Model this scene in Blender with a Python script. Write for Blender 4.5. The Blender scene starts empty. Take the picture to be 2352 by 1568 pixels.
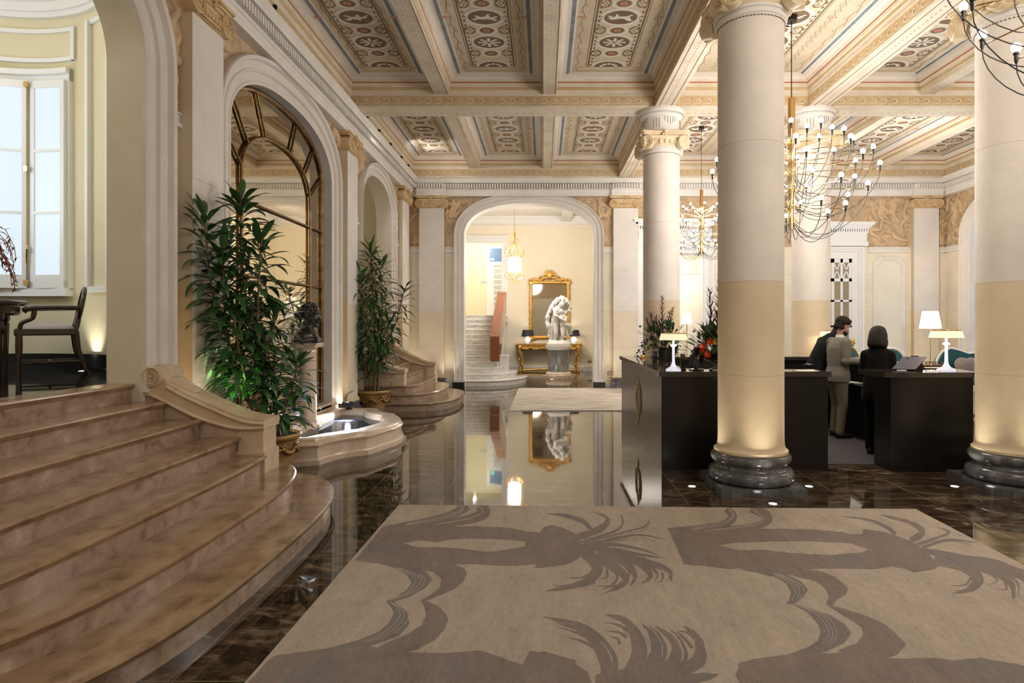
import bpy, bmesh, math, random
from mathutils import Vector, Matrix
from mathutils.geometry import tessellate_polygon
PI = math.pi
C = bpy.context.scene.collection
S = bpy.context.scene
rnd = random.Random(7)

# ------------------------------------------------------------------ mesh builder
class MB:
    def __init__(s):
        s.v = []; s.f = []; s.m = []; s.cur = 0
    def mat(s, i):
        s.cur = i; return s
    def add(s, verts, faces, m=None):
        b = len(s.v); s.v += [tuple(p) for p in verts]
        s.f += [[b + i for i in f] for f in faces]
        s.m += [s.cur if m is None else m] * len(faces)
        return s
    def box(s, x0, x1, y0, y1, z0, z1, m=None):
        if x0 > x1: x0, x1 = x1, x0
        if y0 > y1: y0, y1 = y1, y0
        v = [(x0,y0,z0),(x1,y0,z0),(x1,y1,z0),(x0,y1,z0),(x0,y0,z1),(x1,y0,z1),(x1,y1,z1),(x0,y1,z1)]
        return s.add(v, [(0,3,2,1),(4,5,6,7),(0,1,5,4),(1,2,6,5),(2,3,7,6),(3,0,4,7)], m)
    def cbox(s, c, h, rot=None, m=None):
        R = rot or Matrix.Identity(3); c = Vector(c)
        v = [c + R @ Vector((sx*h[0], sy*h[1], sz*h[2])) for sx,sy,sz in
             [(-1,-1,-1),(1,-1,-1),(1,1,-1),(-1,1,-1),(-1,-1,1),(1,-1,1),(1,1,1),(-1,1,1)]]
        return s.add(v, [(0,3,2,1),(4,5,6,7),(0,1,5,4),(1,2,6,5),(2,3,7,6),(3,0,4,7)], m)
    def rings(s, rings, closed=True, cap0=True, cap1=True, m=None, loop=False):
        n = len(rings[0]); v = [p for r in rings for p in r]; f = []
        k = len(rings)
        for i in range(k if loop else k-1):
            j = (i+1) % k
            for a in range(n if closed else n-1):
                b = (a+1) % n
                f.append((i*n+a, i*n+b, j*n+b, j*n+a))
        if closed and not loop:
            if cap0: f.append(tuple(range(n-1,-1,-1)))
            if cap1: f.append(tuple((k-1)*n+i for i in range(n)))
        return s.add(v, f, m)
    def lathe(s, prof, c=(0,0,0), n=32, m=None, sx=1, sy=1, cap=True, a0=0.0):
        R = [[(c[0]+r*sx*math.cos(a0+2*PI*i/n), c[1]+r*sy*math.sin(a0+2*PI*i/n), c[2]+z) for i in range(n)] for r, z in prof]
        return s.rings(R, True, cap, cap, m)
    def tube(s, pts, r, n=8, m=None, cap=True):
        pts = [Vector(p) for p in pts]; k = len(pts); R = []
        up = Vector((0,0,1)); pu = None
        for i, p in enumerate(pts):
            t = (pts[min(i+1,k-1)] - pts[max(i-1,0)])
            t = t.normalized() if t.length > 1e-9 else Vector((0,0,1))
            if pu is None:
                a = up if abs(t.z) < .95 else Vector((1,0,0))
                u = t.cross(a).normalized()
            else:
                u = pu - t*pu.dot(t)
                u = u.normalized() if u.length > 1e-6 else t.orthogonal().normalized()
            pu = u; w = t.cross(u)
            rr = r[i] if isinstance(r, (list,tuple)) else r
            R.append([p + (u*math.cos(2*PI*j/n) + w*math.sin(2*PI*j/n))*rr for j in range(n)])
        return s.rings(R, True, cap, cap, m)
    def sphere(s, c, r, n=12, k=8, m=None, sc=(1,1,1), R=None):
        v = []; f = []; M = R or Matrix.Identity(3); c = Vector(c)
        for i in range(1, k):
            t = PI*i/k
            for j in range(n):
                a = 2*PI*j/n
                v.append(c + M @ Vector((r*sc[0]*math.sin(t)*math.cos(a), r*sc[1]*math.sin(t)*math.sin(a), r*sc[2]*math.cos(t))))
        v.append(c + M @ Vector((0,0,r*sc[2]))); v.append(c - M @ Vector((0,0,r*sc[2])))
        for i in range(k-2):
            for j in range(n):
                b = (j+1) % n
                f.append((i*n+j, (i+1)*n+j, (i+1)*n+b, i*n+b))
        T = (k-1)*n
        for j in range(n):
            b = (j+1) % n
            f.append((T, j, b)); f.append((T+1, (k-2)*n+b, (k-2)*n+j))
        return s.add(v, f, m)
    def prism(s, poly, lo, hi, axis='z', m=None, mtop=None):
        """poly of 2D points extruded: axis z -> (x,y); y -> (x,z); x -> (y,z)"""
        def P(p, h):
            return (p[0],p[1],h) if axis == 'z' else (p[0],h,p[1]) if axis == 'y' else (h,p[0],p[1])
        n = len(poly)
        tri = tessellate_polygon([[Vector((p[0],p[1],0)) for p in poly]])
        A = sum(poly[i][0]*poly[(i+1)%n][1]-poly[(i+1)%n][0]*poly[i][1] for i in range(n))
        v = [P(p,lo) for p in poly] + [P(p,hi) for p in poly]
        side = [(i,(i+1)%n,n+(i+1)%n,n+i) for i in range(n)]
        s.add(v, side, m)
        s.add([P(p,lo) for p in poly], [tuple(t) for t in tri], m)
        s.add([P(p,hi) for p in poly], [tuple(t) for t in tri], mtop if mtop is not None else m)
        return s
    def flat(s, poly, h, axis='z', m=None):
        def P(p):
            return (p[0],p[1],h) if axis == 'z' else (p[0],h,p[1]) if axis == 'y' else (h,p[0],p[1])
        tri = tessellate_polygon([[Vector((p[0],p[1],0)) for p in poly]])
        return s.add([P(p) for p in poly], [tuple(t) for t in tri], m)
    def xf(s, M, start=0):
        for i in range(start, len(s.v)): s.v[i] = tuple(M @ Vector(s.v[i]))
        return s
    def build(s, name, mats, parent=None, smooth=40, fix=True):
        me = bpy.data.meshes.new(name)
        off = Vector((0,0,0)); p = parent
        while p is not None:
            off += Vector(p.location); p = p.parent
        me.from_pydata([tuple(Vector(v) - off) for v in s.v], [], s.f)
        if not isinstance(mats, (list,tuple)): mats = [mats]
        for m in mats: me.materials.append(m)
        if len(mats) > 1: me.polygons.foreach_set('material_index', s.m)
        if fix:
            bm = bmesh.new(); bm.from_mesh(me)
            bmesh.ops.recalc_face_normals(bm, faces=bm.faces[:])
            bm.to_mesh(me); bm.free()
        if smooth:
            me.polygons.foreach_set('use_smooth', [True]*len(me.polygons))
            me.set_sharp_from_angle(angle=math.radians(smooth))
        me.update()
        o = bpy.data.objects.new(name, me); C.objects.link(o)
        if parent is not None: o.parent = parent
        return o

def tag(o, label=None, cat=None, group=None, kind=None):
    if label: o['label'] = label
    if cat: o['category'] = cat
    if group: o['group'] = group
    if kind: o['kind'] = kind
    return o
def thing(name, label, cat, loc=(0,0,0), group=None, rz=0):
    o = bpy.data.objects.new(name, None); C.objects.link(o)
    o.location = loc; o.rotation_euler = (0,0,rz); o.empty_display_size = .1
    return tag(o, label, cat, group)
def struct(o):
    o['kind'] = 'structure'; return o
def dup(root, loc, rz=0, label=None, group=None, scale=None):
    def cp(o, par):
        c = o.copy(); C.objects.link(c)
        if par is not None: c.parent = par
        for ch in o.children: cp(ch, c)
        return c
    r = cp(root, None)
    r.location = loc; r.rotation_euler = (0,0,rz)
    if scale: r.scale = (scale,)*3
    if label: r['label'] = label
    if group: r['group'] = group
    return r
def lerp(a, b, t): return a + (b-a)*t
def bez(P, n):
    out = []
    for i in range(n+1):
        t = i/n; Q = [Vector(p) for p in P]
        while len(Q) > 1: Q = [Q[j].lerp(Q[j+1], t) for j in range(len(Q)-1)]
        out.append(Q[0])
    return out
def catmull(P, n):
    P = [Vector(p) for p in P]; out = []
    Q = [P[0]*2-P[1]] + P + [P[-1]*2-P[-2]]
    for i in range(1, len(Q)-2):
        for j in range(n):
            t = j/n; a,b,c,d = Q[i-1],Q[i],Q[i+1],Q[i+2]
            out.append(.5*((2*b)+(c-a)*t+(2*a-5*b+4*c-d)*t*t+(3*b-a-3*c+d)*t**3))
    out.append(P[-1]); return out

# ------------------------------------------------------------------ materials
def newmat(name):
    m = bpy.data.materials.new(name); m.use_nodes = True
    nt = m.node_tree; b = nt.nodes['Principled BSDF']
    return m, nt, b
def N(nt, typ, **kw):
    n = nt.nodes.new(typ)
    for k, v in kw.items():
        if k.startswith('i_'): n.inputs[k[2:]].default_value = v
        else: setattr(n, k, v)
    return n
def ramp(nt, fac, stops):
    r = N(nt, 'ShaderNodeValToRGB'); e = r.color_ramp.elements
    while len(e) < len(stops): e.new(.5)
    for i, (p, c) in enumerate(stops):
        e[i].position = p; e[i].color = (*c, 1)
    nt.links.new(fac, r.inputs[0]); return r
def plain(name, col, rough=.6, metal=0.0, spec=.5, coat=0.0):
    m, nt, b = newmat(name)
    b.inputs['Base Color'].default_value = (*col, 1)
    b.inputs['Roughness'].default_value = rough
    b.inputs['Metallic'].default_value = metal
    b.inputs['Specular IOR Level'].default_value = spec
    b.inputs['Coat Weight'].default_value = coat
    return m
def noisy(name, stops, scale=4, rough=.6, metal=0.0, detail=6, dist=0.0, bump=0.0, bscale=None, stretch=None, spec=.5, coat=0.0, r2=None):
    m, nt, b = newmat(name); L = nt.links.new
    tc = N(nt, 'ShaderNodeTexCoord'); mp = N(nt, 'ShaderNodeMapping')
    L(tc.outputs['Object'], mp.inputs['Vector'])
    if stretch: mp.inputs['Scale'].default_value = stretch
    n = N(nt, 'ShaderNodeTexNoise', i_Scale=scale, i_Detail=detail, i_Distortion=dist, i_Roughness=.6)
    L(mp.outputs[0], n.inputs['Vector'])
    r = ramp(nt, n.outputs['Fac'], stops); L(r.outputs[0], b.inputs['Base Color'])
    b.inputs['Roughness'].default_value = rough; b.inputs['Metallic'].default_value = metal
    b.inputs['Specular IOR Level'].default_value = spec; b.inputs['Coat Weight'].default_value = coat
    if bump:
        n2 = N(nt, 'ShaderNodeTexNoise', i_Scale=bscale or scale*4, i_Detail=8, i_Roughness=.6)
        L(mp.outputs[0], n2.inputs['Vector'])
        bp = N(nt, 'ShaderNodeBump', i_Strength=bump, i_Distance=.006)
        L(n2.outputs['Fac'], bp.inputs['Height']); L(bp.outputs[0], b.inputs['Normal'])
    return m
def emis(name, col, strength, base=None):
    m, nt, b = newmat(name)
    b.inputs['Base Color'].default_value = (*(base or col), 1)
    b.inputs['Emission Color'].default_value = (*col, 1)
    b.inputs['Emission Strength'].default_value = strength
    return m

def zpaint(name, up, low, zsplit, joints, rough=.75, bump=.15, relief=None):
    """stucco painted in two tones, one above and one below a height, with thin joint lines; relief = (z, col) carved ochre above z"""
    m, nt, b = newmat(name); L = nt.links.new
    g = N(nt, 'ShaderNodeNewGeometry'); sp = N(nt, 'ShaderNodeSeparateXYZ'); L(g.outputs['Position'], sp.inputs[0])
    n = N(nt, 'ShaderNodeTexNoise', i_Scale=1.7, i_Detail=6, i_Roughness=.65); L(g.outputs['Position'], n.inputs['Vector'])
    def tone(c):
        return ramp(nt, n.outputs['Fac'], [(.3, tuple(x*.90 for x in c)), (.7, tuple(min(1,x*1.05) for x in c))]).outputs[0]
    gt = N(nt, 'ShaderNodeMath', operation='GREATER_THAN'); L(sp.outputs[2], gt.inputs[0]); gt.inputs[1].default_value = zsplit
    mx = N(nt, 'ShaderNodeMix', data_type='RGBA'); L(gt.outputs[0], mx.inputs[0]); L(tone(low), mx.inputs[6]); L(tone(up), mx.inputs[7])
    col = mx.outputs[2]
    hgt = n.outputs['Fac']
    if joints:
        acc = None
        for z in joints:
            a = N(nt, 'ShaderNodeMath', operation='COMPARE'); L(sp.outputs[2], a.inputs[0]); a.inputs[1].default_value = z; a.inputs[2].default_value = .004
            if acc is None: acc = a.outputs[0]
            else:
                d = N(nt, 'ShaderNodeMath', operation='MAXIMUM'); L(acc, d.inputs[0]); L(a.outputs[0], d.inputs[1]); acc = d.outputs[0]
        sc = N(nt, 'ShaderNodeMath', operation='MULTIPLY'); L(acc, sc.inputs[0]); sc.inputs[1].default_value = .35
        mj = N(nt, 'ShaderNodeMix', data_type='RGBA'); L(sc.outputs[0], mj.inputs[0]); L(col, mj.inputs[6]); mj.inputs[7].default_value = (.35,.27,.18,1)
        col = mj.outputs[2]
    n2 = N(nt, 'ShaderNodeTexNoise', i_Scale=22, i_Detail=6); L(g.outputs['Position'], n2.inputs['Vector'])
    bp = N(nt, 'ShaderNodeBump', i_Strength=bump, i_Distance=.01); L(n2.outputs['Fac'], bp.inputs['Height'])
    nrm = bp.outputs[0]
    if relief:
        g2 = N(nt, 'ShaderNodeMath', operation='GREATER_THAN'); L(sp.outputs[2], g2.inputs[0]); g2.inputs[1].default_value = relief[0]
        w = N(nt, 'ShaderNodeTexNoise', i_Scale=1.6, i_Detail=3, i_Distortion=1.6); L(g.outputs['Position'], w.inputs['Vector'])
        v = N(nt, 'ShaderNodeTexNoise', i_Scale=3.3, i_Detail=4, i_Distortion=2.6); L(g.outputs['Position'], v.inputs['Vector'])
        ad = N(nt, 'ShaderNodeMath', operation='ADD'); L(w.outputs['Fac'], ad.inputs[0]); L(v.outputs['Fac'], ad.inputs[1])
        rc = ramp(nt, v.outputs['Fac'], [(.32, tuple(x*.86 for x in relief[1])), (.5, relief[1]), (.68, tuple(min(1,x*1.08) for x in relief[1]))])
        mr = N(nt, 'ShaderNodeMix', data_type='RGBA'); L(g2.outputs[0], mr.inputs[0]); L(col, mr.inputs[6]); L(rc.outputs[0], mr.inputs[7]); col = mr.outputs[2]
        b2 = N(nt, 'ShaderNodeBump', i_Distance=.12); L(g2.outputs[0], b2.inputs['Strength']); L(ad.outputs[0], b2.inputs['Height']); L(nrm, b2.inputs['Normal']); nrm = b2.outputs[0]
    L(col, b.inputs['Base Color']); L(nrm, b.inputs['Normal'])
    b.inputs['Roughness'].default_value = rough; b.inputs['Specular IOR Level'].default_value = .25
    return m

def floor_mat():
    m, nt, b = newmat('polished_brown_marble'); L = nt.links.new
    g = N(nt, 'ShaderNodeNewGeometry'); sp = N(nt, 'ShaderNodeSeparateXYZ'); L(g.outputs['Position'], sp.inputs[0])
    mp = N(nt, 'ShaderNodeMapping'); L(g.outputs['Position'], mp.inputs['Vector']); mp.inputs['Scale'].default_value = (1.0, 2.2, 1)
    n1 = N(nt, 'ShaderNodeTexNoise', i_Scale=3.2, i_Detail=10, i_Distortion=1.2, i_Roughness=.68); L(mp.outputs[0], n1.inputs['Vector'])
    r1 = ramp(nt, n1.outputs['Fac'], [(.34,(.012,.008,.005)), (.48,(.040,.026,.016)), (.56,(.085,.058,.037)), (.63,(.17,.125,.085)), (.72,(.30,.24,.18))])
    acc = None
    for ax, off, per in ((0, .185, .742), (1, -5.72+1.467*8, 1.467)):
        a = N(nt, 'ShaderNodeMath', operation='ADD'); L(sp.outputs[ax], a.inputs[0]); a.inputs[1].default_value = off + per*20
        d = N(nt, 'ShaderNodeMath', operation='DIVIDE'); L(a.outputs[0], d.inputs[0]); d.inputs[1].default_value = per
        f = N(nt, 'ShaderNodeMath', operation='FRACT'); L(d.outputs[0], f.inputs[0])
        c = N(nt, 'ShaderNodeMath', operation='LESS_THAN'); L(f.outputs[0], c.inputs[0]); c.inputs[1].default_value = .006/per
        if acc is None: acc = c.outputs[0]
        else:
            x = N(nt, 'ShaderNodeMath', operation='MAXIMUM'); L(acc, x.inputs[0]); L(c.outputs[0], x.inputs[1]); acc = x.outputs[0]
    mx = N(nt, 'ShaderNodeMix', data_type='RGBA'); L(acc, mx.inputs[0]); L(r1.outputs[0], mx.inputs[6]); mx.inputs[7].default_value = (.23,.17,.10,1)
    L(mx.outputs[2], b.inputs['Base Color'])
    b.inputs['Roughness'].default_value = .035; b.inputs['IOR'].default_value = 1.6
    w = N(nt, 'ShaderNodeTexNoise', i_Scale=2.5, i_Detail=2); L(g.outputs['Position'], w.inputs['Vector'])
    bp = N(nt, 'ShaderNodeBump', i_Strength=.03, i_Distance=.02); L(w.outputs['Fac'], bp.inputs['Height']); L(bp.outputs[0], b.inputs['Normal'])
    return m

M = {}
M['floor'] = floor_mat()
OCHRE = (.64,.47,.30)
M['wall'] = zpaint('cream_wall_stucco', (.80,.73,.60), (.80,.72,.56), 2.0, (1.0,1.95,2.9), relief=(3.6, OCHRE))
M['pil'] = zpaint('pilaster_stucco', (.78,.735,.69), (.79,.70,.55), 1.95, (1.05,1.95,3.0))
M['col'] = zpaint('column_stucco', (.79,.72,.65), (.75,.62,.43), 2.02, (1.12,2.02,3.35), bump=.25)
M['sidewall'] = zpaint('shaded_ochre_pilaster_side', (.66,.56,.43), (.68,.51,.31), 2.0, ())  # upper tone has the side's shade mixed in; lower is ochre paint
M['white'] = noisy('white_plaster', [(.3,(.74,.70,.65)),(.7,(.82,.79,.75))], 3, .7, bump=.1, bscale=40, spec=.25)
M['whitepaint'] = plain('white_gloss_paint', (.82,.82,.82), .4)
M['arch'] = noisy('arch_grey_white_plaster', [(.3,(.68,.63,.58)),(.7,(.77,.73,.69))], 2.5, .65, bump=.12, bscale=30, spec=.3)
M['cream'] = noisy('cream_beam_paint', [(.3,(.62,.53,.41)),(.5,(.72,.63,.50)),(.7,(.78,.70,.58))], 2.2, .75, spec=.2)
M['tan'] = noisy('tan_frieze_paint', [(.3,(.52,.38,.20)),(.7,(.64,.49,.29))], 3, .75, spec=.2)
M['beige'] = noisy('beige_coffer_paint', [(.3,(.60,.50,.36)),(.7,(.71,.61,.47))], 1.8, .8, spec=.2)
M['red'] = plain('red_line_paint', (.42,.10,.05), .7)
M['blue'] = noisy('blue_grey_band_paint', [(.3,(.17,.20,.25)),(.7,(.27,.30,.35))], 6, .75)
M['brown'] = noisy('brown_medallion_paint', [(.3,(.15,.095,.05)),(.7,(.22,.15,.085))], 8, .75)
M['pwhite'] = plain('chalk_white_paint', (.74,.70,.64), .8)
M['salmon'] = plain('salmon_paint', (.55,.25,.16), .8)
M['gold_paint'] = noisy('gold_ochre_capital', [(.3,(.50,.33,.15)),(.5,(.66,.48,.27)),(.7,(.74,.58,.37))], 6, .55, bump=.25, bscale=40)
M['capcol'] = noisy('pale_ochre_capital', [(.3,(.62,.46,.26)),(.5,(.76,.62,.42)),(.7,(.82,.70,.52))], 6, .55, bump=.2, bscale=40)
M['greymarble'] = noisy('grey_marble', [(.3,(.06,.06,.065)),(.55,(.13,.13,.14)),(.75,(.30,.30,.31))], 5, .13, detail=10, dist=1.5, stretch=(1,1,.5))
M['stair'] = noisy('rosy_beige_marble_steps', [(.30,(.16,.10,.056)),(.43,(.28,.185,.11)),(.58,(.36,.245,.152)),(.75,(.44,.325,.215))], 7, .17, detail=14, dist=.35, bump=.04, bscale=60, stretch=(1,.7,1))
M['riser'] = noisy('rosy_marble_risers', [(.30,(.18,.115,.078)),(.46,(.32,.225,.165)),(.62,(.40,.295,.225)),(.78,(.55,.45,.37))], 8, .22, detail=14, dist=.4)
M['balus'] = noisy('honey_marble', [(.3,(.54,.41,.27)),(.55,(.66,.53,.385)),(.75,(.72,.60,.45))], 3, .25, detail=8, dist=1.0)
M['basin'] = noisy('pink_beige_marble', [(.3,(.56,.43,.32)),(.55,(.68,.56,.44)),(.75,(.76,.66,.54))], 3.5, .2, detail=8, dist=1.2)
M['whitemarble'] = noisy('white_veined_marble', [(.3,(.45,.45,.45)),(.45,(.68,.67,.65)),(.6,(.78,.77,.75))], 3, .2, detail=10, dist=2.0, stretch=(1,1,2.5))
M['statue'] = noisy('statuary_marble', [(.3,(.72,.69,.65)),(.7,(.82,.80,.77))], 4, .4, bump=.05)
M['bronze'] = noisy('aged_bronze', [(.3,(.10,.055,.02)),(.7,(.32,.19,.08))], 9, .35, metal=.9)
M['mirror'] = plain('antique_mirror_glass', (.80,.74,.60), .025, 1.0)
M['hallmirror'] = plain('gilt_mirror_glass', (.62,.58,.48), .03, 1.0)
M['black'] = plain('black_lacquer', (.010,.009,.009), .32)
M['counter'] = noisy('dark_bronze_laminate', [(.3,(.009,.0075,.007)),(.7,(.013,.011,.010))], 40, .28, spec=.42)
M['top'] = plain('polished_dark_worktop', (.035,.029,.025), .07, spec=.7)
M['gold'] = noisy('gilt_wood', [(.3,(.42,.21,.04)),(.6,(.78,.47,.13)),(.8,(.90,.66,.28))], 14, .36, metal=.75, bump=.3, bscale=30)
M['brass'] = plain('polished_brass', (.72,.48,.20), .16, 1.0)
M['wood'] = noisy('red_brown_wood', [(.3,(.15,.042,.014)),(.7,(.27,.085,.032))], 5, .22, stretch=(8,8,.6), coat=.4)
M['darkwood'] = noisy('dark_walnut', [(.3,(.022,.012,.008)),(.7,(.055,.028,.016))], 7, .25, stretch=(1,1,4), coat=.3)
M['leaf'] = noisy('dracaena_leaf', [(.3,(.024,.072,.022)),(.6,(.052,.145,.040)),(.8,(.095,.23,.062))], 3, .32, spec=.6)
M['leaf2'] = noisy('eucalyptus_leaf', [(.3,(.02,.05,.03)),(.7,(.06,.11,.065))], 6, .5)
M['stem'] = noisy('woody_cane', [(.3,(.16,.11,.06)),(.7,(.32,.24,.14))], 20, .7)
M['soil'] = noisy('potting_soil', [(.3,(.02,.014,.01)),(.7,(.05,.035,.025))], 30, .95)
M['pot'] = noisy('gilded_terracotta', [(.3,(.30,.17,.06)),(.6,(.46,.29,.11)),(.8,(.60,.42,.19))], 5, .42, metal=.35, bump=.15)
M['blackbronze'] = noisy('black_bronze', [(.3,(.006,.005,.005)),(.7,(.02,.017,.015))], 10, .35, spec=.7)
M['water'] = plain('blue_white_pool_tile', (.55,.66,.80), .1)
M['steel'] = plain('brushed_steel', (.55,.55,.56), .25, 1.0)
M['cable'] = plain('black_cable', (.01,.01,.01), .5)
M['bulb'] = emis('lit_bulb', (1.0,.93,.82), 40)
M['uplight'] = emis('floor_uplight_lens', (1.0,.97,.92), 14)
M['lampglass'] = emis('lantern_glass_lit', (1.0,.95,.87), 75)
M['shade_peach'] = emis('peach_lamp_shade_lit', (1.0,.70,.46), .85)
M['shade_white'] = emis('white_lamp_shade_lit', (1.0,.93,.80), 4.5)
M['daypane'] = emis('frosted_daylight_pane', (.78,.90,1.0), .74, (.12,.13,.15))
M['crystal'] = plain('cut_crystal', (.93,.95,1.0), .04)
M['teal'] = noisy('teal_velvet', [(.3,(.010,.070,.080)),(.7,(.022,.125,.135))], 12, .6)
M['cushion'] = noisy('grey_silk', [(.3,(.24,.19,.17)),(.7,(.34,.28,.25))], 5, .5)
M['seatfab'] = noisy('pale_lilac_seat', [(.3,(.50,.47,.52)),(.7,(.60,.57,.62))], 20, .8)
M['skin'] = noisy('skin', [(.3,(.50,.27,.20)),(.7,(.60,.35,.26))], 6, .5)
M['hair'] = noisy('dark_hair', [(.3,(.008,.006,.005)),(.7,(.03,.02,.015))], 30, .75, stretch=(4,4,1), spec=.15)
M['brownhair'] = noisy('dark_brown_hair', [(.3,(.010,.007,.006)),(.7,(.024,.016,.013))], 40, .65, stretch=(4,4,.6), spec=.2)
M['suit'] = noisy('grey_green_tweed', [(.3,(.135,.125,.095)),(.7,(.185,.17,.135))], 90, .85)
M['trouser'] = noisy('olive_trousers', [(.3,(.115,.098,.066)),(.7,(.16,.14,.10))], 90, .85)
M['blacksuit'] = noisy('black_suit_cloth', [(.3,(.005,.005,.006)),(.7,(.009,.009,.010))], 60, .8, spec=.08)
M['shirt'] = plain('white_shirt', (.78,.77,.76), .7)
M['paper'] = plain('white_paper', (.82,.80,.82), .6)
M['screen'] = plain('dark_screen_back', (.008,.008,.009), .3)
M['slate'] = noisy('slate_blue_leather', [(.3,(.075,.080,.115)),(.7,(.10,.105,.145))], 60, .6)
M['carpet'] = noisy('dark_grey_carpet', [(.3,(.035,.030,.032)),(.7,(.065,.057,.060))], 60, .95, bump=.3)
def wool(name, c):
    m, nt, b = newmat(name); L = nt.links.new
    g = N(nt, 'ShaderNodeTexCoord'); mp = N(nt, 'ShaderNodeMapping'); L(g.outputs['Object'], mp.inputs['Vector']); mp.inputs['Scale'].default_value = (1.7,.6,1)
    n1 = N(nt, 'ShaderNodeTexNoise', i_Scale=3.0, i_Detail=8, i_Roughness=.7); L(mp.outputs[0], n1.inputs['Vector'])
    n2 = N(nt, 'ShaderNodeTexNoise', i_Scale=150, i_Detail=3); L(g.outputs['Object'], n2.inputs['Vector'])
    n3 = N(nt, 'ShaderNodeTexNoise', i_Scale=26, i_Detail=4, i_Distortion=.5); L(mp.outputs[0], n3.inputs['Vector'])
    a1 = N(nt, 'ShaderNodeMath', operation='MULTIPLY_ADD'); L(n2.outputs['Fac'], a1.inputs[0]); a1.inputs[1].default_value = .9; L(n1.outputs['Fac'], a1.inputs[2])
    a2 = N(nt, 'ShaderNodeMath', operation='MULTIPLY_ADD'); L(n3.outputs['Fac'], a2.inputs[0]); a2.inputs[1].default_value = .6; L(a1.outputs[0], a2.inputs[2])
    r = ramp(nt, a2.outputs[0], [(.0,tuple(x*.3 for x in c)),(.2,c)]); r.color_ramp.elements[0].position = .88/2.5*1.0; r.color_ramp.elements[1].position = 1.0
    mr = N(nt, 'ShaderNodeMapRange'); L(a2.outputs[0], mr.inputs[0]); mr.inputs[1].default_value = .85; mr.inputs[2].default_value = 1.65
    r2 = ramp(nt, mr.outputs[0], [(0,tuple(x*.62 for x in c)),(.35,tuple(x*.90 for x in c)),(.6,c),(1,tuple(min(1,x*1.25) for x in c))])
    L(r2.outputs[0], b.inputs['Base Color']); b.inputs['Roughness'].default_value = .95; b.inputs['Specular IOR Level'].default_value = .08
    bp = N(nt, 'ShaderNodeBump', i_Strength=.5, i_Distance=.006); L(n2.outputs['Fac'], bp.inputs['Height']); L(bp.outputs[0], b.inputs['Normal'])
    nt.nodes.remove(r)
    return m
M['rug'] = wool('beige_wool_rug', (.42,.355,.292)); M['rugd'] = wool('taupe_wool_pattern', (.235,.192,.168)); M['rugg'] = wool('grey_wool_pattern', (.215,.187,.178))
M['rug2'] = noisy('pale_grey_streaked_rug', [(.3,(.30,.25,.20)),(.46,(.52,.46,.39)),(.62,(.66,.60,.52))], 2.2, .95, detail=8, stretch=(.7,3.0,1), bump=.4, bscale=90, spec=.1)
M['yellowwall'] = plain('pale_yellow_wall', (.82,.76,.55), .8, spec=.2)
M['hallwall'] = noisy('hall_cream_wall', [(.3,(.82,.74,.58)),(.7,(.85,.78,.63))], 1.2, .7, spec=.25)
M['rotwall'] = noisy('rotunda_yellow_wall', [(.3,(.70,.63,.43)),(.7,(.75,.69,.50))], 1.4, .8, spec=.2)
M['bluewhite'] = plain('cool_white_wall', (.62,.68,.80), .7)
M['blackfloor'] = plain('black_polished_granite', (.012,.012,.013), .04, spec=.7)
M['darkbase'] = plain('black_marble_skirting', (.02,.02,.022), .15)
M['dflower'] = noisy('dried_rust_flower', [(.3,(.16,.05,.025)),(.7,(.34,.13,.07))], 20, .8)
M['fred'] = plain('orange_red_protea', (.80,.07,.03), .6)
M['fyellow'] = plain('yellow_pincushion', (.66,.46,.03), .7)
M['fpink'] = plain('dusky_pink_protea', (.40,.24,.25), .7)
M['fburg'] = plain('burgundy_foliage', (.13,.035,.03), .6)
M['fwhite'] = plain('white_orchid', (.82,.80,.82), .5)
M['exitblue'] = plain('blue_transom_glass', (.13,.24,.48), .2)
M['netpane'] = noisy('net_curtained_pane', [(.35,(.42,.43,.44)),(.65,(.66,.67,.69))], 30, .6, stretch=(8,1,.2))
M['green'] = plain('exit_green', (.1,.55,.35), .5)

M['garland'] = noisy('worn_gilt_garland', [(.3,(.22,.12,.04)),(.6,(.42,.26,.10)),(.8,(.62,.44,.22))], 18, .4, metal=.6)
# ================================================================== ARCHITECTURE
XW, XP, YF, YP = -3.46, -3.32, 15.85, 15.71        # left wall, pilaster face; far wall, pilaster face
XR = 10.28
ROWX = (2.055, 4.66); ROWY = (6.15, 10.8)
ZC = 4.88                                           # underside of the architrave

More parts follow.
